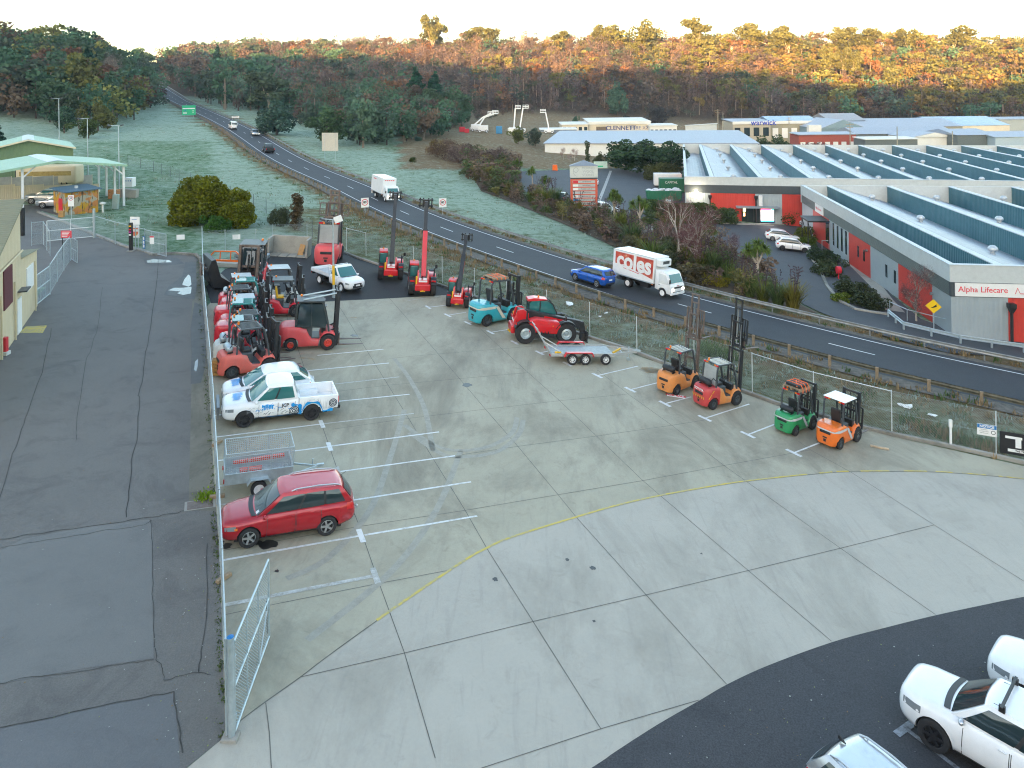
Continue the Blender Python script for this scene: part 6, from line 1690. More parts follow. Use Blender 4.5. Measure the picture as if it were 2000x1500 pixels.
# highway signs
rdir =(ROAD[NR//2+6]-ROAD[NR//2-6]).normalized()
for px,py,zz,lb in((713,421,.95,'speed limit sign at the yard side of the highway, red ring'),(865,420,1.0,'speed limit sign on the frosty verge across the highway')):
 t = sign_board('speed_sign',lb,(px,py),1.0,1.25,1.05,(.25,-1),posts=(0,)); ring(t,1.72,.42); sgn_text(t,'80',.42,0,1.72,M_signb,.015)
t = sign_board('direction_sign','big green direction sign at the kerb of the far highway',(369,230),4.2,3.2,.9,(.25,-1),posts=(-.35,.35),mt=mat('sign_green',(.01,.42,.20),rough=.5,var=.05)); sgn_rect(t,'white_line',-1.9,1.9,2.9,3.25,M_signw)
for x,z,w in((-1.2,1.35,.55),(-1.2,1.75,.6),(1.3,1.75,.2),(1.3,2.2,.2)):sgn_rect(t,'white_line',x-w,x+w,z,z+.16,M_signw)
sgn_rect(t,'blue_shield',-1.3,-.9,2.2,2.55,M_signblue)
t = sign_board('information_sign','back of a large pale slatted road sign on two posts',(645,312),3.6,3.9,1.9,(.1,1),posts=(-.32,.32),mt=mat('sign_back',(.52,.50,.44),rough=.5,metal=.2,var=.08))
for k in range(5):
 mb = MB(); mb.bb(-1.78,1.78,-.06,-.02,2.2+k*.78,2.26+k*.78); mb.build('stiffener',MATS['sign_back'],t)
t = sign_board('road_name_sign','small white name board on the far grass verge',(460,236),2.4,.6,1.0,(.1,-1),posts=(-.4,.4)); sgn_rect(t,'text_line',-.9,.9,1.2,1.42,M_dgrey)
t = sign_board('warning_sign','yellow diamond sign on the path beside the warehouse corner',(1824,650),.01,.01,2.0,to_cam(1824,650),posts=(0,))
mb = MB(); r_ = .56; mb.add([(0,.05,1.55-0),(r_,.05,1.55+r_),(0,.05,1.55+2*r_),(-r_,.05,1.55+r_),(0,.02,1.55),(r_,.02,1.55+r_),(0,.02,1.55+2*r_),(-r_,.02,1.55+r_)],[(0,1,2,3),(7,6,5,4),(0,4,5,1),(1,5,6,2),(2,6,7,3),(3,7,4,0)]); mb.build('diamond',mat('sign_yellow',(.80,.50,.01),rough=.45,var=.05),t)
mb = MB(); mb.add([(.22,.06,1.95),(-.05,.06,2.15),(-.2,.06,2.3),(-.22,.06,2.1),(0,.06,2.0)],[(0,1,2,3,4)]); mb.build('arrow',M_signb,t)
t = sign_board('for_sale_board','white for sale board with red letters lying flat on concrete',(1319,775),.01,.01,.01,(0,-1),posts=())
for ch in list(t.children):bpy.data.objects.remove(ch,do_unlink=True)
a,b = P(1303,771),P(1337,776); t.matrix_world = seat_matrix(*((a+b)/2)[:2],yaw_of(a,b)); L_ =(b-a).length
mb = MB(); mb.bb(-L_/2,L_/2,-.17,.17,.002,.02); mb.build('board',M_signw,t); text('FOR SALE',.27,Matrix.Translation((0,0,.024)),M_signr,t,bold=.012,sx=.95)
def lamp_pole(label,base,H,heads,group=None,collar=None):
 t = thing('lamp_post',label,'lamp post',base if isinstance(base,Vector) else P(*base),group)
 mb = MB(); mb.tube((0,0,-.1),(0,0,.35),.16,10); mb.tube((0,0,.3),(0,0,H),.10,10,.055); mb.build('pole',M_galv,t,smooth=40)
 if collar:mb = MB(); mb.tube((0,0,1.0),(0,0,2.5),.105,10,.10); mb.build('yellow_sleeve',M_yellow,t,smooth=40)
 for dx,dy,kind in heads:
  mb = MB(); mb.tube((0,0,H-.05),(dx,dy,H+.02),.03,6); mb.build('arm',M_galv,t)
  mb = MB(); mb.box((dx*1.25,dy*1.25,H),(.42,.34,.16) if kind==0 else(.62,.12,.5),ry=-.35*(1 if dx>0 else-1)); mb.build('lamp_head',M_dgrey if kind==0 else M_signw,t,bevel=.02)
 return t
lamp_pole('tall yard lamp post with two floodlights and a yellow sleeve',(652,581),6.1,[(-.6,-.1,0),(.35,-.1,1)],collar=True)
for px,py,H,lb in((116,300,10.5,'leftmost'),(172,352,9.3,'middle'),(233,378,9.3,'rightmost')):
 lamp_pole(lb+' of the three pale twin headed depot lamp posts',(px,py),H,[(-.9,-.2,0),(.25,.2,0)],'depot lamp posts')
 # ------------------------------------------------------------------ things about the yard
def block_at(name,label,px,py,d,mt,yaw=0,cat=None,bev=.02,z=0):
 o = MB().box((0,0,d[2]/2+z),d).build(name,mt,bevel=bev); q = P(px,py); o.matrix_world = seat_matrix(q.x,q.y,yaw); return tag(o,label,cat or name.replace('_',' '))
t = thing('storage_bay','stained concrete block bay wall behind the dark back yard','wall',seat_matrix(*P(563,500)[:2],R(3)))
mb = MB(); mb.bb(-1.9,1.9,.9,1.15,0,1.75); mb.bb(-1.9,-1.7,-.6,.9,0,1.7); mb.bb(1.7,1.9,-.6,.9,0,1.7); mb.build('panel_wall',M_conc_plain,t,bevel=.02)
mb = MB()
for k in range(4):mb.bb(-1.7+k*.86,-.92+k*.86,-.5,.88,.01,.09)
mb.build('floor_slab',M_conc_plain,t)
o = MB().box((0,0,.5),(.5,.06,1.1),ry=.25).build('plywood_sheet',mat('plywood',(.42,.24,.10),rough=.8,var=.2)); q = P(588,500); o.matrix_world = Matrix.Translation((q.x,q.y,q.z+.05))@Matrix.Rotation(R(-15),4,'X'); tag(o,'orange brown plywood sheet leaning in the concrete bay','plywood')
t = thing('loader_bucket','black loader bucket tipped up against the fence line','bucket',seat_matrix(*P(428,556)[:2],R(215))@Matrix.Scale(1.3,4))
mb = MB(); pr =[(-.7,0),(.6,.1),(1.0,1.1),(.8,1.75),(.55,1.8),(.2,.75),(-.4,.35)]; mb.prism(pr,-1.1,1.1); mb.build('shell',M_blackm,t,bevel=.02)
mb = MB(); mb.bar((1.02,-.9,1.25),(1.02,.9,1.25),.1,.1); mb.bb(.95,1.15,-.2,.2,.7,1.4); mb.build('hitch',M_steel,t)
mb = MB(); mb.box((.85,-.1,1.0),(.02,.8,.22),ry=.37); mb.build('pale_lettering',M_signw,t)
t = thing('lifting_frame','orange tubular lifting frame on the kerb by the bucket','frame',seat_matrix(*P(436,512)[:2],R(8)))
mb = MB(); pts =[(-1.5,0,.1),(-.8,0,.95),(1.0,0,1.0),(1.5,0,.55),(1.5,0,.1)]
for a,b in zip(pts[:-1],pts[1:]):mb.bar(a,b,.1,.1)
mb.bar((-1.5,0,.14),(1.5,0,.14),.14,.2); mb.bar((-.3,0,.15),(-.3,0,.95),.08,.08); mb.bar((.6,0,.15),(.6,0,.98),.08,.08); mb.build('frame',M_orange,t)
t = thing('sweeper_attachment','grey sweeper attachment standing beside the orange frame','attachment',seat_matrix(*P(492,512)[:2],R(4)))
mb = MB(); mb.bb(-1.5,1.5,-.4,.4,.45,.8); mb.bb(-1.4,1.4,-.45,.3,.1,.4); mb.build('housing',mat('grey_sheet2',(.22,.25,.27),rough=.5,metal=.3,var=.2),t,bevel=.05)
mb = MB(); mb.tube((-1.4,.1,.25),(1.4,.1,.25),.24,12); mb.build('brush',M_black,t); mb = MB(); mb.bar((-.6,.5,.3),(-.6,.5,1.0),.08,.08); mb.bar((.6,.5,.3),(.6,.5,1.0),.08,.08); mb.bar((-.7,.5,.95),(.7,.5,.95),.08,.08); mb.build('hitch_frame',M_blackm,t)
block_at('concrete_pipe','grey kerbside slab below the orange frame',432,520,(2.9,.6,.35),M_conc_plain,R(5),'slab')
for k,(px,py,r_,lb) in enumerate(((424,972,20,'brown timber chock by the cage trailer fence'),(424,868,70,'timber offcut at the foot of the long fence'),(437,1132,60,'short dark timber offcut beside the faded bay line'))):
 block_at('timber_block',lb,px,py,(.55,.14,.12),M_timber,R(r_),'timber')
block_at('timber_block','thin white topped timber strip on the concrete near the kerb',1718,875,(.85,.12,.08),mat('white_topped_timber',(.5,.38,.26),rough=.8,var=.3),R(-20),'timber')
t = thing('bull_bar','grey steel barrier stood in front of the painted ute','barrier',seat_matrix(*P(424,808)[:2],YAW_B)); mb = MB(); mb.bb(-.8,.8,-.07,.07,.35,.62); mb.bb(-.7,-.6,-.05,.05,0,.4); mb.bb(.6,.7,-.05,.05,0,.4); mb.bb(-.55,-.4,.2,.3,.0,.5); mb.build('rail',mat('grey_sheet2',(.22,.25,.27)),t,bevel=.01)
t = thing('pallet_stack','stack of ochre blocks behind the salmon forklift','blocks',seat_matrix(*P(425,732)[:2],.2));
for k in range(4):mb = MB(); mb.box((0,0,.12+k*.22),(.62,.5,.19),rz=.08*(k%2)); mb.build('block',mat('ochre_block',(.38,.2,.06),rough=.8,var=.25),t,bevel=.03)
t = thing('drain_grate','rusty stormwater grate in the strip beside the long fence','drain',seat_matrix(*P(391,985)[:2],YAW_A)); mb = MB(); mb.bb(-.55,.55,-.32,.32,-.04,.0); mb.build('pit_edge',M_kerb,t)
mb = MB()
for k in range(12):mb.bb(-.42+k*.075,-.385+k*.075,-.25,.25,-.0,.012)
mb.bb(-.46,.46,-.28,.28,-.01,.003); mb.build('grate',M_steel,t)
t = thing('fire_cabinet','narrow red hydrant cabinet against the cream wall','cabinet',P(10,693)); mb = MB(); mb.bb(-.13,.13,-.12,.12,.18,1.0); mb.build('box',mat('hydrant_red',(.55,.03,.04),rough=.5,var=.1),t,bevel=.02); mb = MB(); mb.bb(-.3,.2,-.18,.18,0,.2); mb.build('plinth',M_cream,t)
mb = MB()
for k in range(9):
 a,b = P(40+k*5.2,650),P(53+k*4.2,637.5); strip(mb,a,b,.12,.0)
for a,b in(((40,650),(83,648)),((53,638),(90,636)),((40,650),(53,638)),((83,648),(90,636))):strip(mb,P(*a),P(*b),.1,.0015)
tag(mb.build('yellow_hatching',M_line_yel,fix=False),kind='structure')
# bits of rubbish on the bank
for k,(px,py,s_) in enumerate(((1112,597,.5),(1764,793,.28),(1776,797,.34),(1825,814,.3),(1183,612,.2),(1172,619,.16),(593,477,.3))):
 mb = MB(); rr = random.Random(k)
 pts =[Vector((rr.uniform(-1,1),rr.uniform(-1,1),rr.uniform(0,.5)))*s_ for _ in range(9)]; bm = bmesh.new()
 for p_ in pts:bm.verts.new(p_)
 bmesh.ops.convex_hull(bm,input=bm.verts); me = bpy.data.meshes.new('litter_bag'); bm.to_mesh(me); bm.free(); me.materials.append(M_signw)
 o = bpy.data.objects.new('litter_bag',me); COL.objects.link(o); o.location = P(px,py)
 tag(o,['crumpled white bag on the frosty bank behind the large telehandler','small white wrapper on the bank beyond the orange forklift','torn white bag on the bank next to a small wrapper','white paper scrap on the bank above the marker post','white scrap on the bank right of the crumpled bag','tiny white scrap lowest on the bank behind the plant trailer','white scrap by the concrete bay'][k],'litter')
 # ------------------------------------------------------------------ buildings
def corr_mat(name,col,pitch=.2,axis=0,rough=.5,metal=.2,var=.08,dirt=None,dirt_amt=.3):
 """sheet metal: ribs as bump along one object axis"""
 m = mat(name,col,rough=rough,metal=metal,var=var,scale=1.0,dirt=dirt,dirt_amt=dirt_amt,dirt_scale=.5)
 if m.get('ribbed'):return m
 m['ribbed'] = 1; t = m.node_tree; b = t.nodes['Principled BSDF']; tc = t.nodes.new('ShaderNodeTexCoord')
 w = t.nodes.new('ShaderNodeTexWave'); w.wave_type = 'BANDS'; w.bands_direction = 'XYZ'[axis]; w.inputs['Scale'].default_value = .314/pitch*1.0; t.links.new(tc.outputs['Object'],w.inputs['Vector'])
 addbump(t,b,w.outputs['Fac'],.6,.04); return m
M_wgrey = corr_mat('wall_grey_sheet',(.36,.42,.45),.35,0,dirt=(.25,.27,.27)); M_wred = corr_mat('wall_red_sheet',(.60,.055,.04),.35,0,dirt=(.3,.06,.05));
M_fascia = mat('fascia_pale',(.52,.56,.56),rough=.5,var=.06,dirt=(.34,.36,.35),dirt_amt=.3,dirt_scale=.4); M_band = mat('dark_band',(.05,.065,.075),rough=.5,var=.1)
M_roofs = corr_mat('roof_sheet',(.30,.33,.38),.5,0,rough=.4,metal=.3,dirt=(.46,.49,.54),dirt_amt=.6); M_tealsaw = corr_mat('sawtooth_sheet',(.045,.15,.185),.35,1,rough=.45,dirt=(.12,.24,.27),dirt_amt=.4)
M_capw = mat('ridge_cap',(.50,.54,.56),rough=.5,var=.06); M_vent = mat('vent_alloy',(.5,.54,.56),rough=.4,metal=.4,var=.08)
def frame2(O,u,v):
 u = Vector((u[0],u[1],0)).normalized(); v = Vector((v[0],v[1],0)).normalized()
 m = Matrix((u,v,Vector((0,0,1)))).transposed().to_4x4(); m.translation = Vector(O); return m
def sawtooth(label,O,u,v,W,D,ztop,base_z,panels_front,panels_side,tooth=7.3,first=2.0,para=1.35,dark=1.15,name='warehouse'):
 """O: front-left corner; u along the front, v along the side; heights measured from base_z"""
 t = thing(name,label,'warehouse',frame2((O[0],O[1],base_z),u,v)); H = ztop-base_z; zd = H-para-dark
 mb = MB(); mb.bb(.25,W,.25,D,-2,H-2.4); mb.build('core_wall',M_wgrey,t)
 def wallrun(panels,along):
  for a,b,c in panels:
   mb = MB()
   if along=='u':mb.bb(a,b,0,.25,-2,zd)
   else:mb.bb(0,.25,max(a,.252),b,-2,zd)
   mb.build('wall',c,t)
 wallrun(panels_front,'u'); wallrun(panels_side,'v')
 mb = MB(); mb.bb(-.05,W,-.05,.25,zd,zd+dark); mb.build('dark_band',M_band,t); mb = MB(); mb.bb(-.05,.25,.252,D,zd,zd+dark); mb.build('dark_band',corr_mat('slat_band',(.11,.14,.14),.12,2) if para<1.34 else M_band,t)
 mb = MB(); mb.bb(-.12,W,-.12,.25,zd+dark,H); mb.build('parapet',M_fascia,t); mb = MB(); mb.bb(-.12,.25,.252,D,zd+dark,H); mb.bb(-.12,W,D+.002,D+.3,zd,H); mb.build('parapet',M_fascia,t)
 mb = MB(); mb.bb(-.16,W,-.16,.3,H,H+.06); mb.bb(-.16,.3,.302,D,H,H+.06); mb.build('coping',M_capw,t)
 zr,zv = H-.10,H-2.35; x = first; k = 0
 while x<W:
  x1 = min(x+tooth,W+tooth)
  mb = MB(); mb.bb(x-.12,x,.3,D,zv,zr); mb.build('sawtooth_face',M_tealsaw,t)
  mb = MB(); mb.bb(x-.2,x+.45,.3,D,zr,zr+.09); mb.build('ridge_cap',M_capw,t)
  mb = MB(); mb.add([(x+.44,.3,zr),(x1-.12,.3,zv),(x1-.12,D,zv),(x+.44,D,zr)],[(0,1,2,3)]); mb.build('roof',M_roofs,t)
  mb = MB(); mb.bb(x+.46,x+.56,.3,D,zr-.02,zr+.05); mb.build('gutter',M_band,t)
  n = int(D/13)
  for j in range(n):
   y = D*(j+.6)/n; zz = zr+(zv-zr)*.55
   mb = MB(); mb.tube((x+3.9,y,zz-.1),(x+3.9,y,zz+.45),.22,10); mb.lathe([(.001,.98),(.22,.95),(.40,.78),(.44,.62),(.36,.48),(.001,.44)],12,Matrix.Translation((x+3.9,y,zz))); mb.build('roof_vent',M_vent,t,smooth=50)
  x += tooth; k += 1
 mb = MB(); mb.add([(.25,.3,H-2.0),(first-.12,.3,zv),(first-.12,D,zv),(.25,D,H-2.0)],[(0,1,2,3)]); mb.build('roof',M_roofs,t)
 return t,H,zd
V_ =(.254,.967)
wa,HA,zdA = sawtooth('nearer grey and red saw tooth warehouse with the white corner sign',(34.35,57.6),(1,-.05),V_,46,49,2.2,-3.4,
 [(0,4.1,M_wgrey),(4.1,12,M_wred),(12,20,M_wgrey),(20,46,M_wred)],[(0,3.6,M_wgrey),(3.6,11.3,M_wred),(11.3,19.2,M_wgrey),(19.2,26.7,M_wred),(26.7,34.8,M_wgrey),(34.8,42.9,M_wred),(42.9,49,M_wgrey)],first=3.6,para=1.33,tooth=8.1)
mb = MB(); mb.bb(.25,5.6,-.13,-.055,zdA+.06,zdA+1.10); sg_ = mb.build('name_board',M_signw,wa); mb = MB(); mb.add([(5.3,-.14,zdA+.06),(5.62,-.14,zdA+1.1),(5.62,-.14,zdA+.06)],[(0,1,2)]); mb.build('red_corner',M_signr,wa)
text('Alpha Lifecare',.62,face_M(Vector((2.25,-.145,zdA+.6)),(1,0,0),(0,-1,0)),mat('sign_coral',(.72,.06,.09),rough=.5,var=.03),wa,bold=.004,sx=1.0)
mb = MB(); mb.bar((4.55,-.145,zdA+.35),(4.72,-.145,zdA+.82),.05,.02); mb.bar((4.72,-.145,zdA+.82),(4.90,-.145,zdA+.38),.05,.02); mb.bar((4.90,-.145,zdA+.38),(5.18,-.145,zdA+.38),.02,.05); mb.build('peak_mark',MATS['sign_coral'],wa)
mb = MB(); mb.bb(-.13,-.055,37.2,41.2,zdA+.02,zdA+1.12); mb.build('side_name_board',M_signw,wa); text('Alpha Lifecare',.5,face_M(Vector((-.14,39.4,zdA+.6)),(0,-1,0),(-1,0,0)),MATS['sign_coral'],wa)
def win(par,a,b,z0,z1,side='v',m=None):
 mb = MB(); mb.bb(-.03,.02,a,b,z0,z1) if side=='v' else mb.bb(a,b,-.03,.02,z0,z1); return mb.build('window',m or M_glass,par)
for a in(11.9,14.2,21.0,23.0):win(wa,a,a+.5,1.0,2.2)
for a in(27.4,29.1,30.8,32.6):win(wa,a,a+.6,.3,3.0)
win(wa,34.9,36.4,0,2.8)
mb = MB(); mb.bb(-2.6,0,34.6,38.6,2.75,2.95); mb.build('entry_canopy',M_black,wa); mb = MB()
for y in(35,38.2):mb.bar((-2.5,y,2.8),(-2.5,y,-.6),.1,.1); mb.bar((-2.5,y,2.8),(-2.0,y,.6),.07,.07)
mb.build('canopy_post',M_black,wa)
def hopper(par,x,y,z,zb,n='u'):
 mb = MB(); mb.lathe([(.36,.3),(.36,.0),(.12,-.45),(.12,-.5)],4,Matrix.Translation((x,y,z))@Matrix.Rotation(PI/4,4,'Z')); mb.bb(x-.25,x+.25,y-.25,y+.25,z+.28,z+.31); mb.tube((x,y,z-.45),(x,y,zb),.11,8); mb.build('drain_hopper',M_black,par)
hopper(wa,4.2,-.32,zdA-.65,-1)
mb = MB()
for y in(3.4,20):mb.tube((-.05,y,2.4),(-.25,y,2.4),.12,8)
mb.build('wall_lamp',M_lamp,wa)
OB = Vector((26.8,114)); UB = Vector((.981,-.194))
def xb(px):# position along the rear warehouse's front for a pixel column
 k =(px-1000)/1430; return(OB.y*k-OB.x)/(UB.x-UB.y*k)
wb_,HB_,zdB = sawtooth('large rear saw tooth warehouse with lit screen beside its entry',OB,UB,V_,110,70,2.7,-4.2,
 [(0,xb(1385),M_wgrey),(xb(1385),xb(1472),M_wred),(xb(1472),xb(1524),M_wgrey),(xb(1524),xb(1616),M_wred),(xb(1616),110,M_wgrey)],[(0,20,M_wgrey),(20,45,M_wred),(45,70,M_wgrey)],first=3.9,para=1.2,dark=1.25)
for px in(1384,1473,1563):hopper(wb_,xb(px),-.3,zdB-.6,-1)
a,b = xb(1446),xb(1480); mb = MB(); mb.bb(a,b,-.06,.02,0,2.35); mb.build('entry_glazing',M_glass,wb_,bevel=.01)
mb = MB()
for k in range(4):mb.bb(a+k*(b-a)/3-.04,a+k*(b-a)/3+.04,-.09,-.05,0,2.35)
mb.build('entry_frame',M_black,wb_)
def emis(name,col,s):return mat(name,col,emit=s,var=0)
mb = MB(); mb.bb(a+.15,a+.55,-.085,-.065,1.7,2.2); mb.bb(a+.2,a+.45,-.085,-.065,1.0,1.55); mb.build('lit_sign',emis('warm_lit_sign',(1.0,.55,.2),.9),wb_)
a,b = xb(1482.5),xb(1507.5); mb = MB(); mb.bb(a-.1,b+.1,-.1,.0,.05,2.35); mb.build('screen_frame',M_black,wb_)
mb = MB(); mb.bb(a,b,-.13,-.105,.25,2.2); scr = mb.build('display_screen',emis('lit_white',(1,.97,.97),1.0),wb_)
for(f0,f1,z0,z1,c,nm) in((0,.8,1.98,2.2,(1,.05,.12),'lit_red'),(.8,1,1.98,2.2,(.05,.7,.25),'lit_green'),(0,1,.25,.42,(.02,.25,.8),'lit_blue'),(.2,.65,.7,1.0,(1,.35,.2),'lit_coral'),(.3,.5,1.0,1.4,(1,.55,.45),'lit_pink')):
 mb = MB(); mb.bb(a+(b-a)*f0,a+(b-a)*f1,-.14,-.132,z0,z1); mb.build('screen_picture',emis(nm,c,.9),scr)
a,b = xb(1434),xb(1518); mb = MB(); mb.bb(a,b,-1.8,-.02,2.45,2.6); mb.build('entry_canopy',mat('canopy_grey',(.25,.29,.31),rough=.5,var=.1),wb_,bevel=.02)
mb = MB(); mb.bb(xb(1478),xb(1485),-.9,-.35,2.7,4.3); mb.build('banner_box',M_signw,wb_,bevel=.03)
win(wb_,xb(1626),xb(1634),2.0,2.6,'u',M_band)
mb = MB(); mb.box((xb(1357),-.2,zdB+.15),(.5,.3,.3)); lm = mb.build('wall_lamp',emis('lit_floodlight',(1,.82,.55),6.0),wb_,bevel=.03)
ld = bpy.data.lights.new('wall_lamp_light','POINT'); ld.energy = 60; ld.color =(1,.8,.55); ld.shadow_soft_size = .2; lo = bpy.data.objects.new('wall_lamp_light',ld); COL.objects.link(lo); lo.parent = wb_; lo.location =(xb(1357),-.7,zdB+.05)
# pylon sign
q = P(1141,421); PYL = thing('pylon_sign','tall red pylon sign with pitched cap and a column of shop name plates','sign',frame2((q.x,q.y,q.z),(1,-.02),(.02,1))); PW = 1.95
mb = MB(); mb.bb(-PW,PW,-.5,.5,-.3,5.4); mb.build('column',mat('pylon_red',(.60,.10,.05),rough=.5,var=.08),PYL,bevel=.03)
mb = MB(); mb.bb(-PW,PW,-.48,.48,5.4,5.62); mb.build('shadow_gap',M_band,PYL)
mb = MB(); mb.bb(-PW-.06,PW+.06,-.58,.58,5.62,7.35); mb.build('header',mat('pylon_cream',(.55,.58,.55),rough=.5,var=.06),PYL,bevel=.03)
mb = MB(); mb.add([(-PW-.15,-.7,7.35),(PW+.15,-.7,7.35),(PW+.15,.7,7.35),(-PW-.15,.7,7.35),(0,0,8.15)],[(0,1,4),(1,2,4),(2,3,4),(3,0,4),(3,2,1,0)]); mb.build('cap_roof',mat('cap_grey',(.20,.24,.29),rough=.5,var=.1),PYL)
M_faintgrey = mat('faded_grey_letters',(.34,.37,.38),rough=.5,var=.05)
for k,w in enumerate(('MERINO','WOOL','STORES')):text(w,.50,face_M(Vector((.62,-.59,7.0-k*.50)),(1,0,0),(0,-1,0)),M_faintgrey,PYL)
mb = MB(); mb.lathe([(.30,0),(.34,.01),(.38,0)],20,Matrix.Translation((-1.18,-.585,6.75))@Matrix.Rotation(PI/2,4,'X')); mb.path([(-1.5,-.59,6.7),(-1.55,-.59,6.3),(-1.35,-.59,6.0),(-1.1,-.59,5.85)],.03,5); mb.build('ram_outline',M_faintgrey,PYL)
for k,(w,ic) in enumerate((('OVERTURE FURNITURE',M_signr),('FURNELL EN-SUITE GROUP',M_signw),('FLOORWORLD',M_signw),('NATIONAL AUTO GLASS',mat('pale_grey',(.5,.52,.52),var=.05)),('AIR LIMITED',M_signw),('INDEPENDENT OIL CO',M_signblue),('ALPHA LIFECARE',M_signw),('WAREHOUSE SPACE',M_signw),('TO LEASE',M_signw))):
 z = 5.02-k*.53; mb = MB(); mb.bb(-1.66,1.62,-.54,-.502,z-.19,z+.19); pl_ = mb.build('name_plate',mat('plate_grey',(.42,.46,.45),rough=.5,var=.05),PYL)
 mb = MB(); mb.bb(-1.6,-.86,-.555,-.541,z-.16,z+.16); mb.build('emblem',ic,pl_); text(w,.235,face_M(Vector((.36,-.55,z)),(1,0,0),(0,-1,0)),M_band,pl_,sx=min(1,10.5/len(w)*.9) if len(w)>11 else 1)
 # containers, flags and bits by the rear warehouse
M_green_bin = corr_mat('container_green',(.015,.15,.08),.3,0,rough=.5,dirt=(.05,.12,.08));
def at3(name,label,cat,px,py,ux=(1,-.1),vx=(.1,1)):q = P(px,py); return thing(name,label,cat,frame2(q,ux,vx))
t = at3('shipping_container','green shipping container with white lettering beside the warehouse','container',1312,374); mb = MB(); mb.bb(-2.4,3.2,-1.2,1.2,0,2.6); mb.build('shell',M_green_bin,t,bevel=.04); text('CAPITAL',.62,face_M(Vector((-.2,-1.215,1.9)),(1,0,0),(0,-1,0)),M_signw,t)
t = at3('skip_bin','open green skip bin heaped with white rubbish','bin',1297,390); mb = MB(); mb.prism([(-3.0,.0),(2.9,.0),(3.1,1.7),(-3.2,1.7)],-1.1,1.1); mb.build('bin',M_green_bin,t,bevel=.03); mb = MB()
for k in range(26):mb.ball((random.uniform(-2.8,2.6),random.uniform(-.8,.8),1.7+random.uniform(-.1,.25)),random.uniform(.2,.42),6,(1.3,1,.6))
mb.build('rubbish_heap',mat('rubbish_white',(.62,.64,.68),rough=.7,var=.3,scale=4),t)
t = at3('box_trailer','white canvas topped trailer behind the green container','trailer',1305,366,(1,-.1)); mb = MB(); mb.bb(-2.9,2.6,-1.1,1.1,.5,2.9); mb.build('body',M_white,t,bevel=.15,seg=3); mb = MB(); mb.bb(-2.8,2.5,-.8,.8,.1,.5); mb.build('chassis',M_black,t)
for px,py,lb in((1263,340,'curved white feather flag with yellow foot on the traffic island'),(1281,343,'edge on white feather flag right of the curved one')):
 t = at3('feather_flag',lb,'flag',px,py); ww = .95 if px<1270 else .28; mb = MB(); mb.tube((0,0,0),(.2,0,3.9),.03); mb.build('pole',M_galv,t); mb = MB(); mb.add([(.02,-.01,.8),(ww,-.01,.8),(ww+.3,-.01,3.4),(ww*.9+.2,-.01,4.1),(.25,-.01,3.6)]+[(.02,.02,.8),(ww,.02,.8),(ww+.3,.02,3.4),(ww*.9+.2,.02,4.1),(.25,.02,3.6)],[(0,1,2,3,4),(9,8,7,6,5)]+[(i,(i+1)%5+5 if False else i+5,(i+1)%5+5,(i+1)%5) for i in range(5)]); mb.build('flag',M_signw,t); sgx = MB(); sgx.bb(.05,ww,-.03,-.015,.85,1.2); sgx.build('yellow_patch',M_yellow,t)
t = at3('sandwich_board','pale green site board at the back of the car park','sign',1173,331); mb = MB(); mb.bb(-1.6,1.6,-.05,.05,.3,1.9); mb.build('board',mat('pale_green',(.45,.60,.52),var=.1),t); mb = MB(); mb.bb(-1.2,.6,-.07,-.055,.6,.9); mb.build('green_line',mat('sign_green',(.01,.42,.2)),t)
t = at3('barrier_block','orange red plastic barrier at the far car park edge','barrier',1084,333); mb = MB(); mb.prism([(-.6,0),(.6,0),(.5,1.3),(-.5,1.3)],-.3,.3); mb.build('barrier',M_orange,t,bevel=.05)
t = at3('bike_rack','pale tubular rack on the path by the trimmed bushes','rack',1612,487); mb = MB(); mb.path([(-.4,0,0),(-.4,0,1.1),(.4,0,1.1),(.4,0,0)],.05,6); mb.build('tube',M_galv,t)
t = at3('hose_reel','dark red hose reel on a stand in the garden bed','hose reel',1638,545); mb = MB(); mb.tube((0,0,0),(0,0,.8),.06); mb.tube((-.2,0,.95),(.2,0,.95),.38,14); mb.build('reel',M_signr,t)
# handrail and guard rail beside the path at the warehouse corner
t = thing('hand_rail','grey tubular hand rail along the path by the warehouse corner','hand rail',P(1775,625)); inv = t.matrix_world.inverted(); pts =[P(*p) for p in((1738,612),(1772,628),(1876,655),(1944,663),(2060,673),(2200,688))]; mb = MB()
for a,b in zip(pts[:-1],pts[1:]):
 mb.tube(inv@(a+Vector((0,0,1.0))),inv@(b+Vector((0,0,1.0))),.035); mb.tube(inv@a,inv@(a+Vector((0,0,1.0))),.035)
mb.build('rail',M_galv,t)
t = thing('guard_rail','short blue grey guard rail at the bend below the warehouse corner','guard rail',P(1800,650)); inv = t.matrix_world.inverted(); pts =[P(*p) for p in((1735,620),(1765,645),(1876,672),(2000,690),(2150,712))]; mb = MB(); rg =[]
for i,p in enumerate(pts):
 d = pts[min(i+1,4)]-pts[max(i-1,0)]; d.z = 0; d.normalize(); n = Vector((d.y,-d.x,0)); rg.append([inv@(p+Vector((n.x*a,n.y*a,.55+b))) for a,b in WB])
mb.loft(rg,cap=False,closed=False); mb.build('beam',M_galv,t,fix=False)
for i in range(4):
 for f in(0,.5):mb = MB(); p = inv@pts[i].lerp(pts[i+1],f); mb.bb(p.x-.06,p.x+.06,p.y-.05,p.y+.05,p.z-.3,p.z+.6); mb.build('post',M_galv,t)
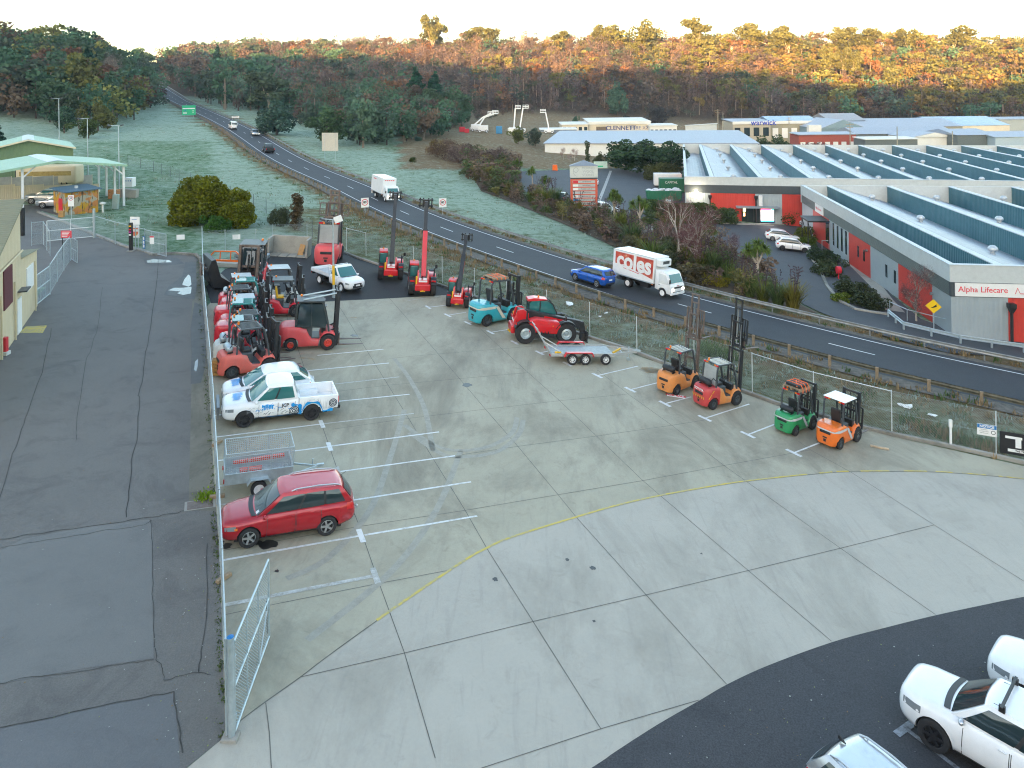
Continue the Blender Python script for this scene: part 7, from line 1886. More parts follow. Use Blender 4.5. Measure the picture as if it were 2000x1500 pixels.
 # ------------------------------------------------------------------ cream building on the left
M_creamw = corr_mat('cream_wall',(.60,.50,.33),.9,0,rough=.7,metal=0,dirt=(.42,.34,.22),dirt_amt=.5); M_oldroof = corr_mat('old_roof_sheet',(.22,.21,.13),.25,0,rough=.8,metal=0,dirt=(.12,.12,.08),dirt_amt=.6)
a,b = P(42,643),P(13,685); dv =(a-b); dv.z = 0; dv.normalize(); lv = Vector((-dv.y,dv.x,0)); lv = lv if lv.x<0 else-lv
C = thing('cream_building','cream rendered building with mossy corrugated roof left of the driveway','building',frame2((a.x,a.y,a.z),dv,lv)); zr = 7.95; sl = .40
mb = MB(); n = 15; mb.prism([(0,-1),(0,zr),(-n,zr-sl*n+1.0),(-n,-1)],0,12); mb.build('wall',M_creamw,C)
mb = MB(); mb.add([(.25,-.25,zr+.12),(-n,-.25,zr-sl*n+1.12),(-n,12,zr-sl*n+1.12),(.25,12,zr+.12),(.25,-.25,zr+.02),(-n,-.25,zr-sl*n+1.02),(-n,12,zr-sl*n+1.02),(.25,12,zr+.02)],[(0,1,2,3),(7,6,5,4),(0,4,5,1),(1,5,6,2),(2,6,7,3),(3,7,4,0)]); mb.build('roof',M_oldroof,C)
mb = MB(); mb.prism([(0.01,-1),(0.01,4.35),(5.2,3.9),(5.2,-1)],.02,6); mb.build('annex_wall',M_creamw,C); mb = MB(); mb.add([(0,-.15,4.45),(5.4,-.15,3.98),(5.4,6,3.98),(0,6,4.45)],[(0,1,2,3)]); mb.build('annex_roof',M_oldroof,C)
def cw(x0,x1,z0,z1,mt,nm):
 mb = MB(); mb.bb(x0,x1,-.06,.03,z0,z1); return mb.build(nm,mt,C,bevel=.01)
cw(-4.6,-2.5,2.35,4.6,mat('maroon_shutter',(.10,.012,.02),rough=.6,var=.1),'window'); cw(1.6,3.6,1.9,3.4,M_signw,'window_panel'); cw(-1.2,-.1,0,2.1,M_signw,'door'); mb = MB(); mb.bb(-1.0,.2,-.5,0,2.5,2.58); mb.build('door_hood',M_dgrey,C)
for x in(-2.0,-5.4,4.0):mb = MB(); mb.tube((x,-.08,-.5),(x,-.08,3.4),.05); mb.build('downpipe',M_creamw,C)
mb = MB(); mb.tube((-7,-.1,4.7),(0,-.1,4.9),.06); mb.build('gutter',M_creamw,C)
# ------------------------------------------------------------------ depot on the left: carport, shed, hut
M_pgreen = corr_mat('pale_green_roof',(.33,.50,.36),.35,0,rough=.5,metal=.1); M_sgreen = corr_mat('shed_green',(.13,.20,.10),.35,0,rough=.6,metal=0); M_skyl = mat('skylight_sheet',(.55,.62,.66),rough=.4,var=.05); M_barge = mat('barge_cream',(.66,.58,.40),rough=.5,var=.05)
FR = P(242,402); AP = P(111,407.5); uu =(FR-AP); uu.z = 0; hw_ = uu.length; uu.normalize(); vv_ = Vector((-uu.y,uu.x,0)); vv_ = vv_ if vv_.y>0 else-vv_
def gable_roof(par,cx,hw,y0,y1,ze,zr,mt,name='roof',th=.12,sky_=None):
 mb = MB()
 for sg in(-1,1):
  a =[(cx,y0,zr),(cx+sg*hw,y0,ze),(cx+sg*hw,y1,ze),(cx,y1,zr)]; a2 =[(x,y,z-th) for x,y,z in a]; mb.add(a+a2,[(0,1,2,3),(7,6,5,4),(0,4,5,1),(1,5,6,2),(2,6,7,3),(3,7,4,0)])
 mb.build(name,mt,par,fix=True)
 if sky_:mb = MB(); w = hw*.13; mb.add([(cx-w,y0+.02,zr-(zr-ze)*.13+.03),(cx,y0+.02,zr+.03),(cx+w,y0+.02,zr-(zr-ze)*.13+.03),(cx+w,y1,zr-(zr-ze)*.13+.03),(cx,y1,zr+.03),(cx-w,y1,zr-(zr-ze)*.13+.03)],[(0,1,4,5),(1,2,3,4)]); mb.build('skylight',sky_,par)
t = thing('carport','open sided carport with a pale green gable roof','carport',frame2((AP.x,AP.y,AP.z),uu,vv_)); zf = FR.z-AP.z
gable_roof(t,0,hw_+.3,-.6,13,zf+5.15,zf+6.15,M_pgreen,sky_=M_skyl)
mb = MB()
for sg in(-1,1):mb.bar((0,-.62,zf+6.0),(sg*(hw_+.3),-.62,zf+5.0),.05,.25)
mb.build('barge_board',M_pgreen,t)
for x in(hw_,-hw_*.47,-hw_):
 for y in(0,4.3,8.6,12.8):
  if x==-hw_*.47 and y>0:continue
  g_ = gz(*(t.matrix_world@Vector((x,y,0)))[:2])-AP.z; zt = zf+5.05+(1-abs(x)/hw_)*.95
  mb = MB(); mb.bar((x,y,g_),(x,y,zt),.24,.24); mb.bar((x,y,zt-1.2),(x-math.copysign(1.3,x) if x!=-hw_*.47 else x+1.3,y,zt+.05),.12,.14); mb.build('post',M_white,t)
S0 = PY_(143,288,106); S1 = PY_(55,272,106-3.0); su =(S0-S1); su.z = 0; shw = su.length; su.normalize(); sv = Vector((-su.y,su.x,0)); sv = sv if sv.y>0 else-sv; g_ = gz(S0.x,S0.y)
t = thing('green_shed','big green ribbed shed with pale gable roof behind the carport','shed',frame2((S1.x,S1.y,g_),su,sv)); ze,zr = S0.z-g_,S1.z-g_
mb = MB(); mb.prism([(-shw,-1),(shw,-1),(shw,ze-.05),(0,zr-.1),(-shw,ze-.05)],.1,16); mb.build('wall',M_sgreen,t); gable_roof(t,0,shw+.3,-.3,16.2,ze,zr,M_pgreen,sky_=M_skyl)
mb = MB();
for sg in(-1,1):mb.bar((0,-.34,zr-.1),(sg*(shw+.3),-.34,ze-.1),.06,.22)
mb.build('barge_board',M_barge,t); mb = MB(); mb.bb(-.9,.9,0,.08,.4,2.6); f_ = mb.build('double_window',M_barge,t); mb = MB(); mb.bb(-.82,-.06,-.02,.0,.5,2.5); mb.bb(.06,.82,-.02,0,.5,2.5); mb.build('pane',M_glass,f_)
def panel_fence(label,a,b,H,mt):
 A,B = P(*a),P(*b); t = thing('panel_fence',label,'fence',frame2(A,(B-A),Vector((-(B-A).y,(B-A).x,0)))); L = math.hypot((B-A).x,(B-A).y); dz =(B.z-A.z)
 n = max(1,int(L/2.4))
 for k in range(n):z = dz*k/n; mb = MB(); mb.bb(L*k/n,L*(k+1)/n-.04,-.03,.03,z-.3,z+H); mb.build('panel',mt,t); mb = MB(); mb.bb(L*(k+1)/n-.04,L*(k+1)/n+.04,-.05,.05,z-.3,z+H+.03); mb.build('post',M_barge,t)
panel_fence('cream ribbed panel fence behind the carport cars',(-30,395),(193,391),1.9,corr_mat('cream_fence',(.60,.52,.38),.2,0,rough=.6,metal=0))
panel_fence('grey stained panel fence in front of the green shed',(-20,372),(180,365),1.6,mat('grey_fence',(.40,.38,.34),rough=.8,var=.2,scale=1.0))
# long cream bus parked behind the fences
q = P(90,366); t = thing('bus','long cream bus parked behind the panel fences','bus',frame2((q.x,q.y,q.z),(1,.03),(-.03,1))); mb = MB(); mb.bb(-4.2,4.0,0,2.3,.4,3.0); mb.build('body',M_creamw,t,bevel=.3,seg=3,smooth=40)
mb = MB(); mb.bb(-3.6,3.4,-.02,.0,1.6,2.2); mb.build('window_band',mat('amber_glass',(.35,.25,.08),rough=.2,var=.3,scale=2),t); mb = MB(); mb.bb(-4.3,-4.1,.2,2.1,1.4,2.6); mb.build('windscreen',M_glass,t)
for x in(-2.6,2.4):wheel_part(t,x,.15,.45,.28,M_wrim,0)
# camouflage hut
def camo():
 m,t,b,tc = newmat('camouflage_mural'); g = tc.outputs['Object']; c = mixn(t,noise(t,g,.9,2,.4,.48,.52,.4),(.36,.33,.25),(.50,.27,.02))
 c = mixn(t,noise(t,g,1.3,2,.4,.55,.58,.5),c,(.50,.20,.06)); c = mixn(t,noise(t,stretch(t,g,(3,3,.5)),1.5,5,.7,.54,.6),c,(.07,.06,.04)); t.links.new(c,b.inputs['Base Color']); b.inputs['Roughness'].default_value = .85; return m
a,b = P(128,420),P(192,414); t = thing('brick_hut','small hut painted in camouflage blotches under a blue grey roof','hut',frame2(a,(b-a),Vector((-(b-a).y,(b-a).x,0)))); L_ = math.hypot((b-a).x,(b-a).y)
mb = MB(); mb.bb(0,L_,0,2.6,-.3,2.5); mb.build('wall',camo(),t); mb = MB(); mb.add([(-.3,-.35,2.5),(L_+.3,-.35,2.5),(L_+.3,2.9,2.85),(-.3,2.9,2.85),(-.3,-.35,2.6),(L_+.3,-.35,2.6),(L_+.3,2.9,2.95),(-.3,2.9,2.95)],[(3,2,1,0),(4,5,6,7),(0,1,5,4),(1,2,6,5),(2,3,7,6),(3,0,4,7)]); mb.build('roof',corr_mat('hut_roof',(.10,.16,.21),.25,0),t); mb = MB(); mb.tube((L_*.5,1.2,2.7),(L_*.5,1.2,3.05),.2,10); mb.build('roof_vent',M_vent,t)
mb = MB(); mb.bb(-.06,-.01,.6,1.4,.3,1.8); mb.build('red_notice',M_signr,t)
block_at('concrete_block','long stained concrete block on the lawn beside the carport',251,385,(2.2,1.0,1.1),M_conc_plain,R(5)); t = thing('tank','white square tank with blue marks on the concrete block','tank',P(253,380)+Vector((0,.2,1.05))); mb = MB(); mb.bb(-.55,.55,-.5,.5,0,1.25); mb.build('tank',M_signw,t,bevel=.05); mb = MB()
for k in range(3):mb.box((-.3+k*.3,-.505,.85),(.14,.02,.14),ry=.5)
mb.build('blue_marks',M_signblue,t)
t = thing('brick_stack','stack of orange bricks between the carport posts','bricks',P(223,388)); mb = MB()
for k in range(5):mb.box((0,0,.13+k*.24),(1.2,.8,.22))
mb.build('bricks',mat('brick_orange',(.45,.20,.08),rough=.85,var=.3,scale=5),t)
block_at('utility_cabinet','grey green utility cabinet at the edge of the lawn',225,408,(.65,.5,1.75),mat('cabinet_green',(.30,.38,.35),rough=.5,var=.08),R(5))
t = thing('gas_regulator','white dome topped pump by the hut corner','pump',P(201,415)); mb = MB(); mb.tube((0,0,0),(0,0,.9),.12,10); mb.ball((0,0,1.05),.34,8,(1,1,.55)); mb.build('pump',M_cream,t,smooth=50)
block_at('ochre_bin','small ochre bin in front of the hut',120,424,(.5,.4,.7),mat('ochre_bin',(.40,.22,.08),rough=.8,var=.2),0,'bin')
poly_sheet('depot_drive',[(-60,470),(-60,404),(60,400),(128,408),(125,424),(82,412),(75,415),(110,428),(150,444),(187,459),(240,480),(285,492),(300,498),(250,492),(150,508),(100,560),(60,560)],-.012,M_asph_drive)
# ------------------------------------------------------------------ far industrial buildings
def far_block(label,px0,px1,ytop,Y,depth,wallm,roofm,rise=1.0,H=None,name='industrial_building',cat='building',wins=0,winm=None,fascia=None,slope='gable',drop=0,group=None):
 a = PY_(px0,ytop,Y); b = PY_(px1,ytop,Y-drop); L = math.hypot(b.x-a.x,b.y-a.y); g_ = min(gz(a.x,a.y),gz(b.x,b.y)); ze = a.z-g_; u = b-a
 t = thing(name,label,cat,frame2((a.x,a.y,g_),u,Vector((-u.y,u.x,0))),group)
 mb = MB(); mb.bb(0,L,0,depth,-3,ze); mb.build('wall',wallm,t)
 o = .4
 if slope=='gable':mb = MB(); mb.prism([(-o,ze),(depth+o,ze),(depth/2,ze+rise)],-o,L+o,'x');
 elif slope=='end':mb = MB(); mb.prism([(-o,ze),(L+o,ze),(L/2,ze+rise)],-o,depth+o,'y')
 else:mb = MB(); mb.add([(-o,-o,ze),(L+o,-o,ze),(L+o,depth,ze+rise),(-o,depth,ze+rise),(-o,-o,ze+.25),(L+o,-o,ze+.25),(L+o,depth,ze+rise+.25),(-o,depth,ze+rise+.25)],[(3,2,1,0),(4,5,6,7),(0,1,5,4),(1,2,6,5),(2,3,7,6),(3,0,4,7)])
 mb.build('roof',roofm,t)
 if slope=='end':mb = MB(); mb.prism([(0,ze-.1),(L,ze-.1),(L/2,ze+rise-.12)],-.02-o,.0,'y'); mb.build('gable_wall',wallm,t)
 for k in range(wins):
  mb = MB(); x = L*(k+.5)/wins; mb.bb(x-L/wins*.3,x+L/wins*.3,-.08,.02,ze*.28,ze*.72); mb.build('window',winm or M_glass,t)
 if fascia:mb = MB(); mb.bb(-.1,L+.1,-.45,-.02,ze-.9,ze+.35); mb.build('fascia',fascia,t)
 t['L'] = L; t['ze'] = ze; return t
M_frost = corr_mat('frosted_roof',(.30,.335,.39),1.0,0,rough=.5,metal=.1); M_cwall = mat('cream_panel',(.62,.56,.44),rough=.7,var=.08,scale=.3); M_wwall = mat('white_panel',(.66,.67,.64),rough=.7,var=.06,scale=.3); M_gwall = mat('olive_panel',(.30,.28,.20),rough=.7,var=.1); M_bwall = mat('blue_grey_panel',(.18,.27,.32),rough=.6,var=.1); M_solar = mat('solar_blue',(.16,.24,.34),rough=.25,var=.15,scale=.5); M_dwall = mat('dark_panel',(.11,.13,.13),rough=.6,var=.15)
t = far_block('long pale roofed store beyond the car park shrubs',1064,1480,281,206,42,M_wwall,M_frost,1.2,slope='skillion',drop=10)
t = far_block('cream hire hall with a roller door and skillion roof',1150,1270,239,300,22,M_cwall,M_wwall,.8,slope='skillion',fascia=M_wwall); text('CLENNETT',2.5,face_M(Vector((t['L']*.52,-.1,t['ze']*.58)),(1,0,0),(0,-1,0)),mat('navy',(.01,.03,.16),var=0),t,bold=.04); text('HIRE XXX',2.0,face_M(Vector((t['L']*.86,-.1,t['ze']*.58)),(1,0,0),(0,-1,0)),mat('pale_navy',(.10,.14,.28),var=0),t)
mb = MB(); mb.bb(3,7.5,-.1,.02,0,4.2); mb.build('roller_door',mat('door_shade',(.12,.09,.06),var=.3),t)
far_block('low glazed lean to left of the cream hire hall',1097,1149,244,298,14,M_cwall,M_wwall,.5,slope='skillion',wins=5)
far_block('flat white awning with parked blue drums under it',1056,1126,254,285,8,mat('awning_dark',(.2,.24,.3),var=.4,scale=1),M_wwall,.3,slope='skillion')
far_block('small white office right of the cream hire hall',1269,1322,246,296,12,M_wwall,M_wwall,.3,slope='skillion',wins=6)
panel_f = far_block('white zigzag wall on the dry slope behind the offices',1340,1400,246,305,.4,M_wwall,M_wwall,.1,slope='skillion',name='boundary_wall',cat='wall',drop=-14)
t = far_block('grey fronted office with blue lettering on a white fascia',1431,1505,239,318,16,mat('warm_grey_panel',(.40,.36,.28),rough=.7,var=.06),M_frost,.8,slope='skillion',fascia=M_wwall,wins=4); text('warwick',3.2,face_M(Vector((t['L']*.80,-.5,t['ze']-.3)),(1,0,0),(0,-1,0)),mat('royal_blue',(.02,.05,.4),var=0),t,bold=.06)
far_block('tan workshop with a row of white doors',1505,1597,238,322,20,M_gwall,M_solar,2.2,fascia=M_wwall,wins=5,winm=M_signw)
far_block('grey blue gable ended shed with a dark vent',1603,1690,251,300,26,M_bwall,M_frost,3.6,slope='end')
far_block('rust streaked ridge roofed shed behind the blue gable',1622,1690,236,330,24,M_bwall,corr_mat('rusty_roof',(.30,.30,.31),1,0,dirt=(.22,.12,.08)),3)
far_block('long store roofed in rows of solar panels',1668,1880,249,318,34,M_gwall,M_frost,3.2,wins=8)
far_block('wide solar roofed hall at the foot of the right hand slope',1838,1972,246,330,34,M_cwall,M_solar,3.6,wins=5)
far_block('tall plain grey wall block at the right end of the estate',1950,2060,234,352,20,mat('grey_block',(.34,.38,.38),rough=.8,var=.06),M_frost,.4,slope='skillion')
far_block('long dark grey shed with a low pale roof',1674,1868,262,262,18,M_dwall,M_frost,2.0)
far_block('white walled shed standing forward of the dark one',1782,1868,268,246,16,M_wwall,M_frost,1.6,slope='end')
far_block('dark grey shed with a wide pale window panel',1870,1942,264,240,20,M_dwall,M_frost,1.6,wins=1,winm=mat('dull_window',(.2,.24,.22),rough=.3))
far_block('pale blue shed with one small window at the right edge',1944,2060,268,236,18,mat('pale_blue_panel',(.36,.44,.50),rough=.6,var=.06),M_frost,1.4,wins=2)
far_block('low flat black roofed block in front of the dark shed',1690,1792,273,232,8,M_dwall,M_wwall,.3,slope='skillion')
far_block('low brick red block in front of the blue gabled shed',1560,1672,264,250,8,mat('brick_red_wall',(.30,.07,.05),rough=.8,var=.15),M_frost,.4,slope='skillion',wins=7,winm=M_wwall)
# houses along the ridge
M_tile = mat('brown_tiles',(.30,.20,.15),rough=.8,var=.2); M_gtile = mat('grey_tiles',(.24,.25,.27),rough=.8,var=.2); M_brick = mat('house_brick',(.40,.22,.13),rough=.85,var=.15)
for k,(x0,x1,yt,Y,w,rf,lb) in enumerate(((1390,1428,82,575,M_brick,M_tile,'brown hip roofed house on the ridge among gum trees'),(1428,1472,90,560,M_cwall,M_tile,'long cream house below the brown roofed one'),(1572,1612,95,560,M_brick,M_gtile,'brick house half hidden by ridge trees'),(1596,1626,80,590,M_wwall,M_gtile,'white two storey house highest on the right ridge'),(1645,1668,88,570,M_cwall,M_tile,'sunlit cream house left of the flat roofed one'),
 (1702,1726,87,575,M_wwall,M_wwall,'flat white roofed house on the ridge'),(1817,1842,84,580,M_cwall,M_tile,'yellow lit house in the gap of the right ridge'),(1884,1912,80,590,M_cwall,M_gtile,'cream house with grey roof far right on the ridge'),(1914,1938,82,590,M_wwall,M_gtile,'white house at the right end of the ridge'),(328,350,103,640,M_bwall,M_gtile,'grey gabled house above the far highway crest'),(352,392,110,620,M_cwall,M_gtile,'long low house beyond the far highway crest'))):
 far_block(lb,x0,x1,yt,Y,12,w,rf,2.6,name='house',cat='house',wins=3,slope='gable' if k%3 else 'end',group='houses along the ridge')
 # power poles
for k,(px,pt,py,Y,lb) in enumerate(((1402,213,262,300,'timber power pole with cross arms by the dry slope'),(1412,218,258,315,'slim second pole right of the cross armed one'),(1541,228,262,270,'pole in front of the tan workshop'),(1660,240,272,240,'pale pole beside the brick red block'),(1752,247,283,215,'slender pole before the dark grey shed'),(1860,256,285,212,'short pole near the white walled shed'))):
 a = PY_(px,pt,Y); g_ = gz(a.x,a.y); t = thing('power_pole',lb,'pole',Vector((a.x,a.y,g_)),'power poles of the estate'); h = a.z-g_; mb = MB(); mb.tube((0,0,-1),(0,0,h),.2,7,.13); mb.build('pole',mat('pole_timber',(.30,.28,.22),rough=.9,var=.2),t)
 if k in(0,2,3):mb = MB(); mb.bar((-1.3,0,h-.5),(1.3,0,h-.5),.14,.14); mb.bar((-1,0,h-1.5),(1,0,h-1.5),.14,.14); mb.build('cross_arm',M_timber,t)
 # lift machines in the hire yard
def boom_lift(label,px,py,Y,pts,bucket,group='boom lifts of the hire yard',truck=False):
 base_ = PY_(px,py,Y); base_.z = gz(base_.x,base_.y); t = thing('boom_lift',label,'boom lift',base_,group); s_ = Y/1430.0
 mb = MB(); w =[Vector(((x-px)*s_,0,(py-y)*s_)) for x,y in pts]
 off = PY_(px,py,Y).z-base_.z; w =[p+Vector((0,0,off)) for p in w]; w[0].z = min(w[0].z,.8)
 for a,b in zip(w[:-1],w[1:]):mb.bar(a,b,.42,.5)
 mb.build('boom',M_white,t); mb = MB(); e = w[-1]; dx = bucket*1.0; mb.bb(e.x+dx-1.1,e.x+dx+1.1,-.5,.5,e.z-.2,e.z+.1)
 for x in(-1.05,0,1.05):mb.bar((e.x+dx+x,-.5,e.z),(e.x+dx+x,-.5,e.z+1.1),.12,.12)
 mb.bar((e.x+dx-1.1,-.5,e.z+1.1),(e.x+dx+1.1,-.5,e.z+1.1),.14,.2); mb.bar((e.x+dx-1.1,-.5,e.z+.6),(e.x+dx+1.1,-.5,e.z+.6),.1,.25); mb.build('platform',M_white,t)
 mb = MB(); mb.bb(-1.8,1.8,-1,1,.5,1.6 if not truck else 2.6); mb.build('carriage',M_white,t,bevel=.1)
 for x in(-1.2,1.2):wheel_part(t,x,-.9,.5,.35,M_wrim,0)
boom_lift('truck mounted boom lift with folded elbow, left of the pair',930,272,265,[(930,268),(934,258),(918,251),(944,229),(960,222)],1.5,truck=True); boom_lift('truck mounted boom lift with folded elbow, right of the pair',944,273,262,[(944,268),(952,258),(934,249),(947,229),(962,224)],-.5,truck=True)
boom_lift('upright boom lift with the highest dark floored platform',1003,262,275,[(1003,262),(1004,248),(1007,212)],1.0); boom_lift('upright boom lift just right of the highest one',1017,262,272,[(1017,262),(1016,247),(1022,211)],1.0); boom_lift('boom lift leaning left beside the white awning',1072,256,278,[(1072,256),(1071,245),(1066,219)],-1.0)
q = PY_(812,268,240); q.z = gz(q.x,q.y); t = thing('excavator','white excavator with arched boom behind the roadside scrub','excavator',q); s_ = 240/1430; mb = MB(); zz = PY_(812,268,240).z-q.z
w =[Vector(((x-812)*s_,0,(268-y)*s_+zz)) for x,y in((795,258),(803,249),(812,245),(829,243),(832,241),(825,258))]
for a,b in zip(w[:-1],w[1:]):mb.bar(a,b,.5,.7)
mb.build('boom',M_white,t); mb = MB(); mb.bb(-1.5,3.8,-1.3,1.3,1.0,2.2); mb.build('upper_body',M_white,t,bevel=.15); mb = MB(); mb.bb(-1,.4,-1.25,-.1,2.2,3.3); mb.build('cab',M_glass,t,bevel=.1)
for y in(-1.2,1.2):mb = MB(); mb.bb(-1.8,2.2,y-.3,y+.3,0,.9); mb.build('track',M_black,t,bevel=.2)
for k,(px,py,Y,d,mt,lb) in enumerate(((1000,270,262,(3,2,2.2),M_wwall,'white equipment box in the hire yard'),(975,270,262,(2.2,2,2.6),mat('blue_drum',(.03,.2,.4),var=.2),'blue tank between white boxes in the hire yard'),(903,268,258,(2,1.6,1.8),M_signr,'red skid machine left of the boom lift trucks'),(912,270,256,(1.6,1.4,1.4),M_signr,'smaller red unit beside the red skid machine'),(1590,254,292,(5,2.4,3.0),M_wwall,'white van shaped block by the blue gabled shed'))):
 a = PY_(px,py,Y); a.z = gz(a.x,a.y); o = MB().box((0,0,d[2]/2+max(0,PY_(px,py,Y).z-a.z-d[2]*.3)),d).build('equipment_box',mt,bevel=.12); o.location = a; tag(o,lb,'equipment')
 # ------------------------------------------------------------------ plants
def fast_mesh(name,quads,mats,tint=None,col=None):
 """quads: (N,4,3) array"""
 n = len(quads); me = bpy.data.meshes.new(name)
 me.vertices.add(n*4); me.vertices.foreach_set('co',np.ascontiguousarray(quads,np.float32).ravel())
 me.loops.add(n*4); me.loops.foreach_set('vertex_index',np.arange(n*4,dtype=np.int32))
 me.polygons.add(n); me.polygons.foreach_set('loop_start',np.arange(0,n*4,4,dtype=np.int32)); me.polygons.foreach_set('loop_total',np.full(n,4,np.int32))
 if col is None:col = np.repeat(np.asarray(tint,np.float32)[:,None],3,1)
 c4 = np.concatenate([col,np.ones((n,1))],1).astype(np.float32)
 me.update(calc_edges=True)
 ca = me.color_attributes.new('tint','FLOAT_COLOR','POINT'); ca.data.foreach_set('color',np.repeat(c4,4,0).ravel())
 me.materials.append(mats); return me
def leaf_material(name,use_obj=True,rough=.7):
 m,t,b,tc = newmat(name); at = t.nodes.new('ShaderNodeAttribute'); at.attribute_name = 'tint'; out = at.outputs['Color']
 if use_obj:
  oi = t.nodes.new('ShaderNodeObjectInfo'); v = t.nodes.new('ShaderNodeVectorMath'); v.operation = 'MULTIPLY'; t.links.new(out,v.inputs[0]); t.links.new(oi.outputs['Color'],v.inputs[1]); out = v.outputs[0]
 t.links.new(out,b.inputs['Base Color']); b.inputs['Roughness'].default_value = rough; b.inputs['Specular IOR Level'].default_value = .2
 tr = t.nodes.new('ShaderNodeBsdfTranslucent'); t.links.new(out,tr.inputs[0]); mx = t.nodes.new('ShaderNodeMixShader'); mx.inputs[0].default_value = .22
 t.links.new(b.outputs[0],mx.inputs[1]); t.links.new(tr.outputs[0],mx.inputs[2]); t.links.new(mx.outputs[0],t.nodes['Material Output'].inputs['Surface']); return m
M_leaf = leaf_material('foliage'); M_forest = leaf_material('forest_foliage',False)
M_bark = mat('pale_bark',(.36,.31,.25),rough=.9,var=.25,scale=2); M_barkd = mat('dark_bark',(.13,.10,.075),rough=.9,var=.25,scale=2); M_twig = mat('russet_twigs',(.17,.085,.065),rough=.9,var=.3); M_twigp = mat('pale_twigs',(.40,.36,.31),rough=.9,var=.2)
def leaf_quads(c,s,g,flat=0.0,asp=1.0):
 n = len(c); a = g.normal(size=(n,3)); a /= np.linalg.norm(a,axis=1)[:,None]; b = g.normal(size=(n,3)); b[:,2] *= 1-flat
 b -= a*(a*b).sum(1)[:,None]; b /= np.linalg.norm(b,axis=1)[:,None]; s = np.broadcast_to(s,(n,))[:,None]*.5
 return np.stack([c-a*s*asp-b*s*.6,c+a*s*asp*.9-b*s*.8,c+a*s*asp+b*s,c-a*s*asp*.7+b*s*.9],1)
def clumps(g,blobs,n,leaf,hollow=.55):
 """leaves spread through a set of ellipsoid clumps (x,y,z,rx,ry,rz): returns quads and a tint per leaf"""
 w = np.array([b[3]*b[4]*b[5] for b in blobs])**.7; k = g.choice(len(blobs),n,p=w/w.sum()); B = np.array(blobs)[k]
 d = g.normal(size=(n,3)); d /= np.linalg.norm(d,axis=1)[:,None]; r = hollow+(1.06-hollow)*g.random(n)**.6
 c = B[:,:3]+d*B[:,3:]*r[:,None]; ct = g.uniform(.72,1.28,len(blobs))[k]
 return leaf_quads(c,leaf*g.uniform(.6,1.3,n),g),ct*g.uniform(.75,1.25,n)
def limbs(g,H,spread,blobs,r0,m,name,base_frac=.0):
 """tapered trunk with a limb to each clump"""
 mb = MB(); top = Vector((g.normal()*.04*H,g.normal()*.04*H,H*.62)); mb.tube((0,0,-.3),top*.5,r0,7,r0*.75); mb.tube(top*.5,top,r0*.75,7,r0*.4)
 for b in blobs[:9]:
  e = Vector(b[:3]); s = top*g.uniform(.45,.95); q = s.lerp(e,.55)+Vector((0,0,-.05*H)); mb.tube(s,q,r0*.42,5,r0*.28); mb.tube(q,e,r0*.28,5,r0*.1)
 me = mb.build(name,m,smooth=60,fix=False); d = me.data; bpy.data.objects.remove(me); return d
PROTO ={}
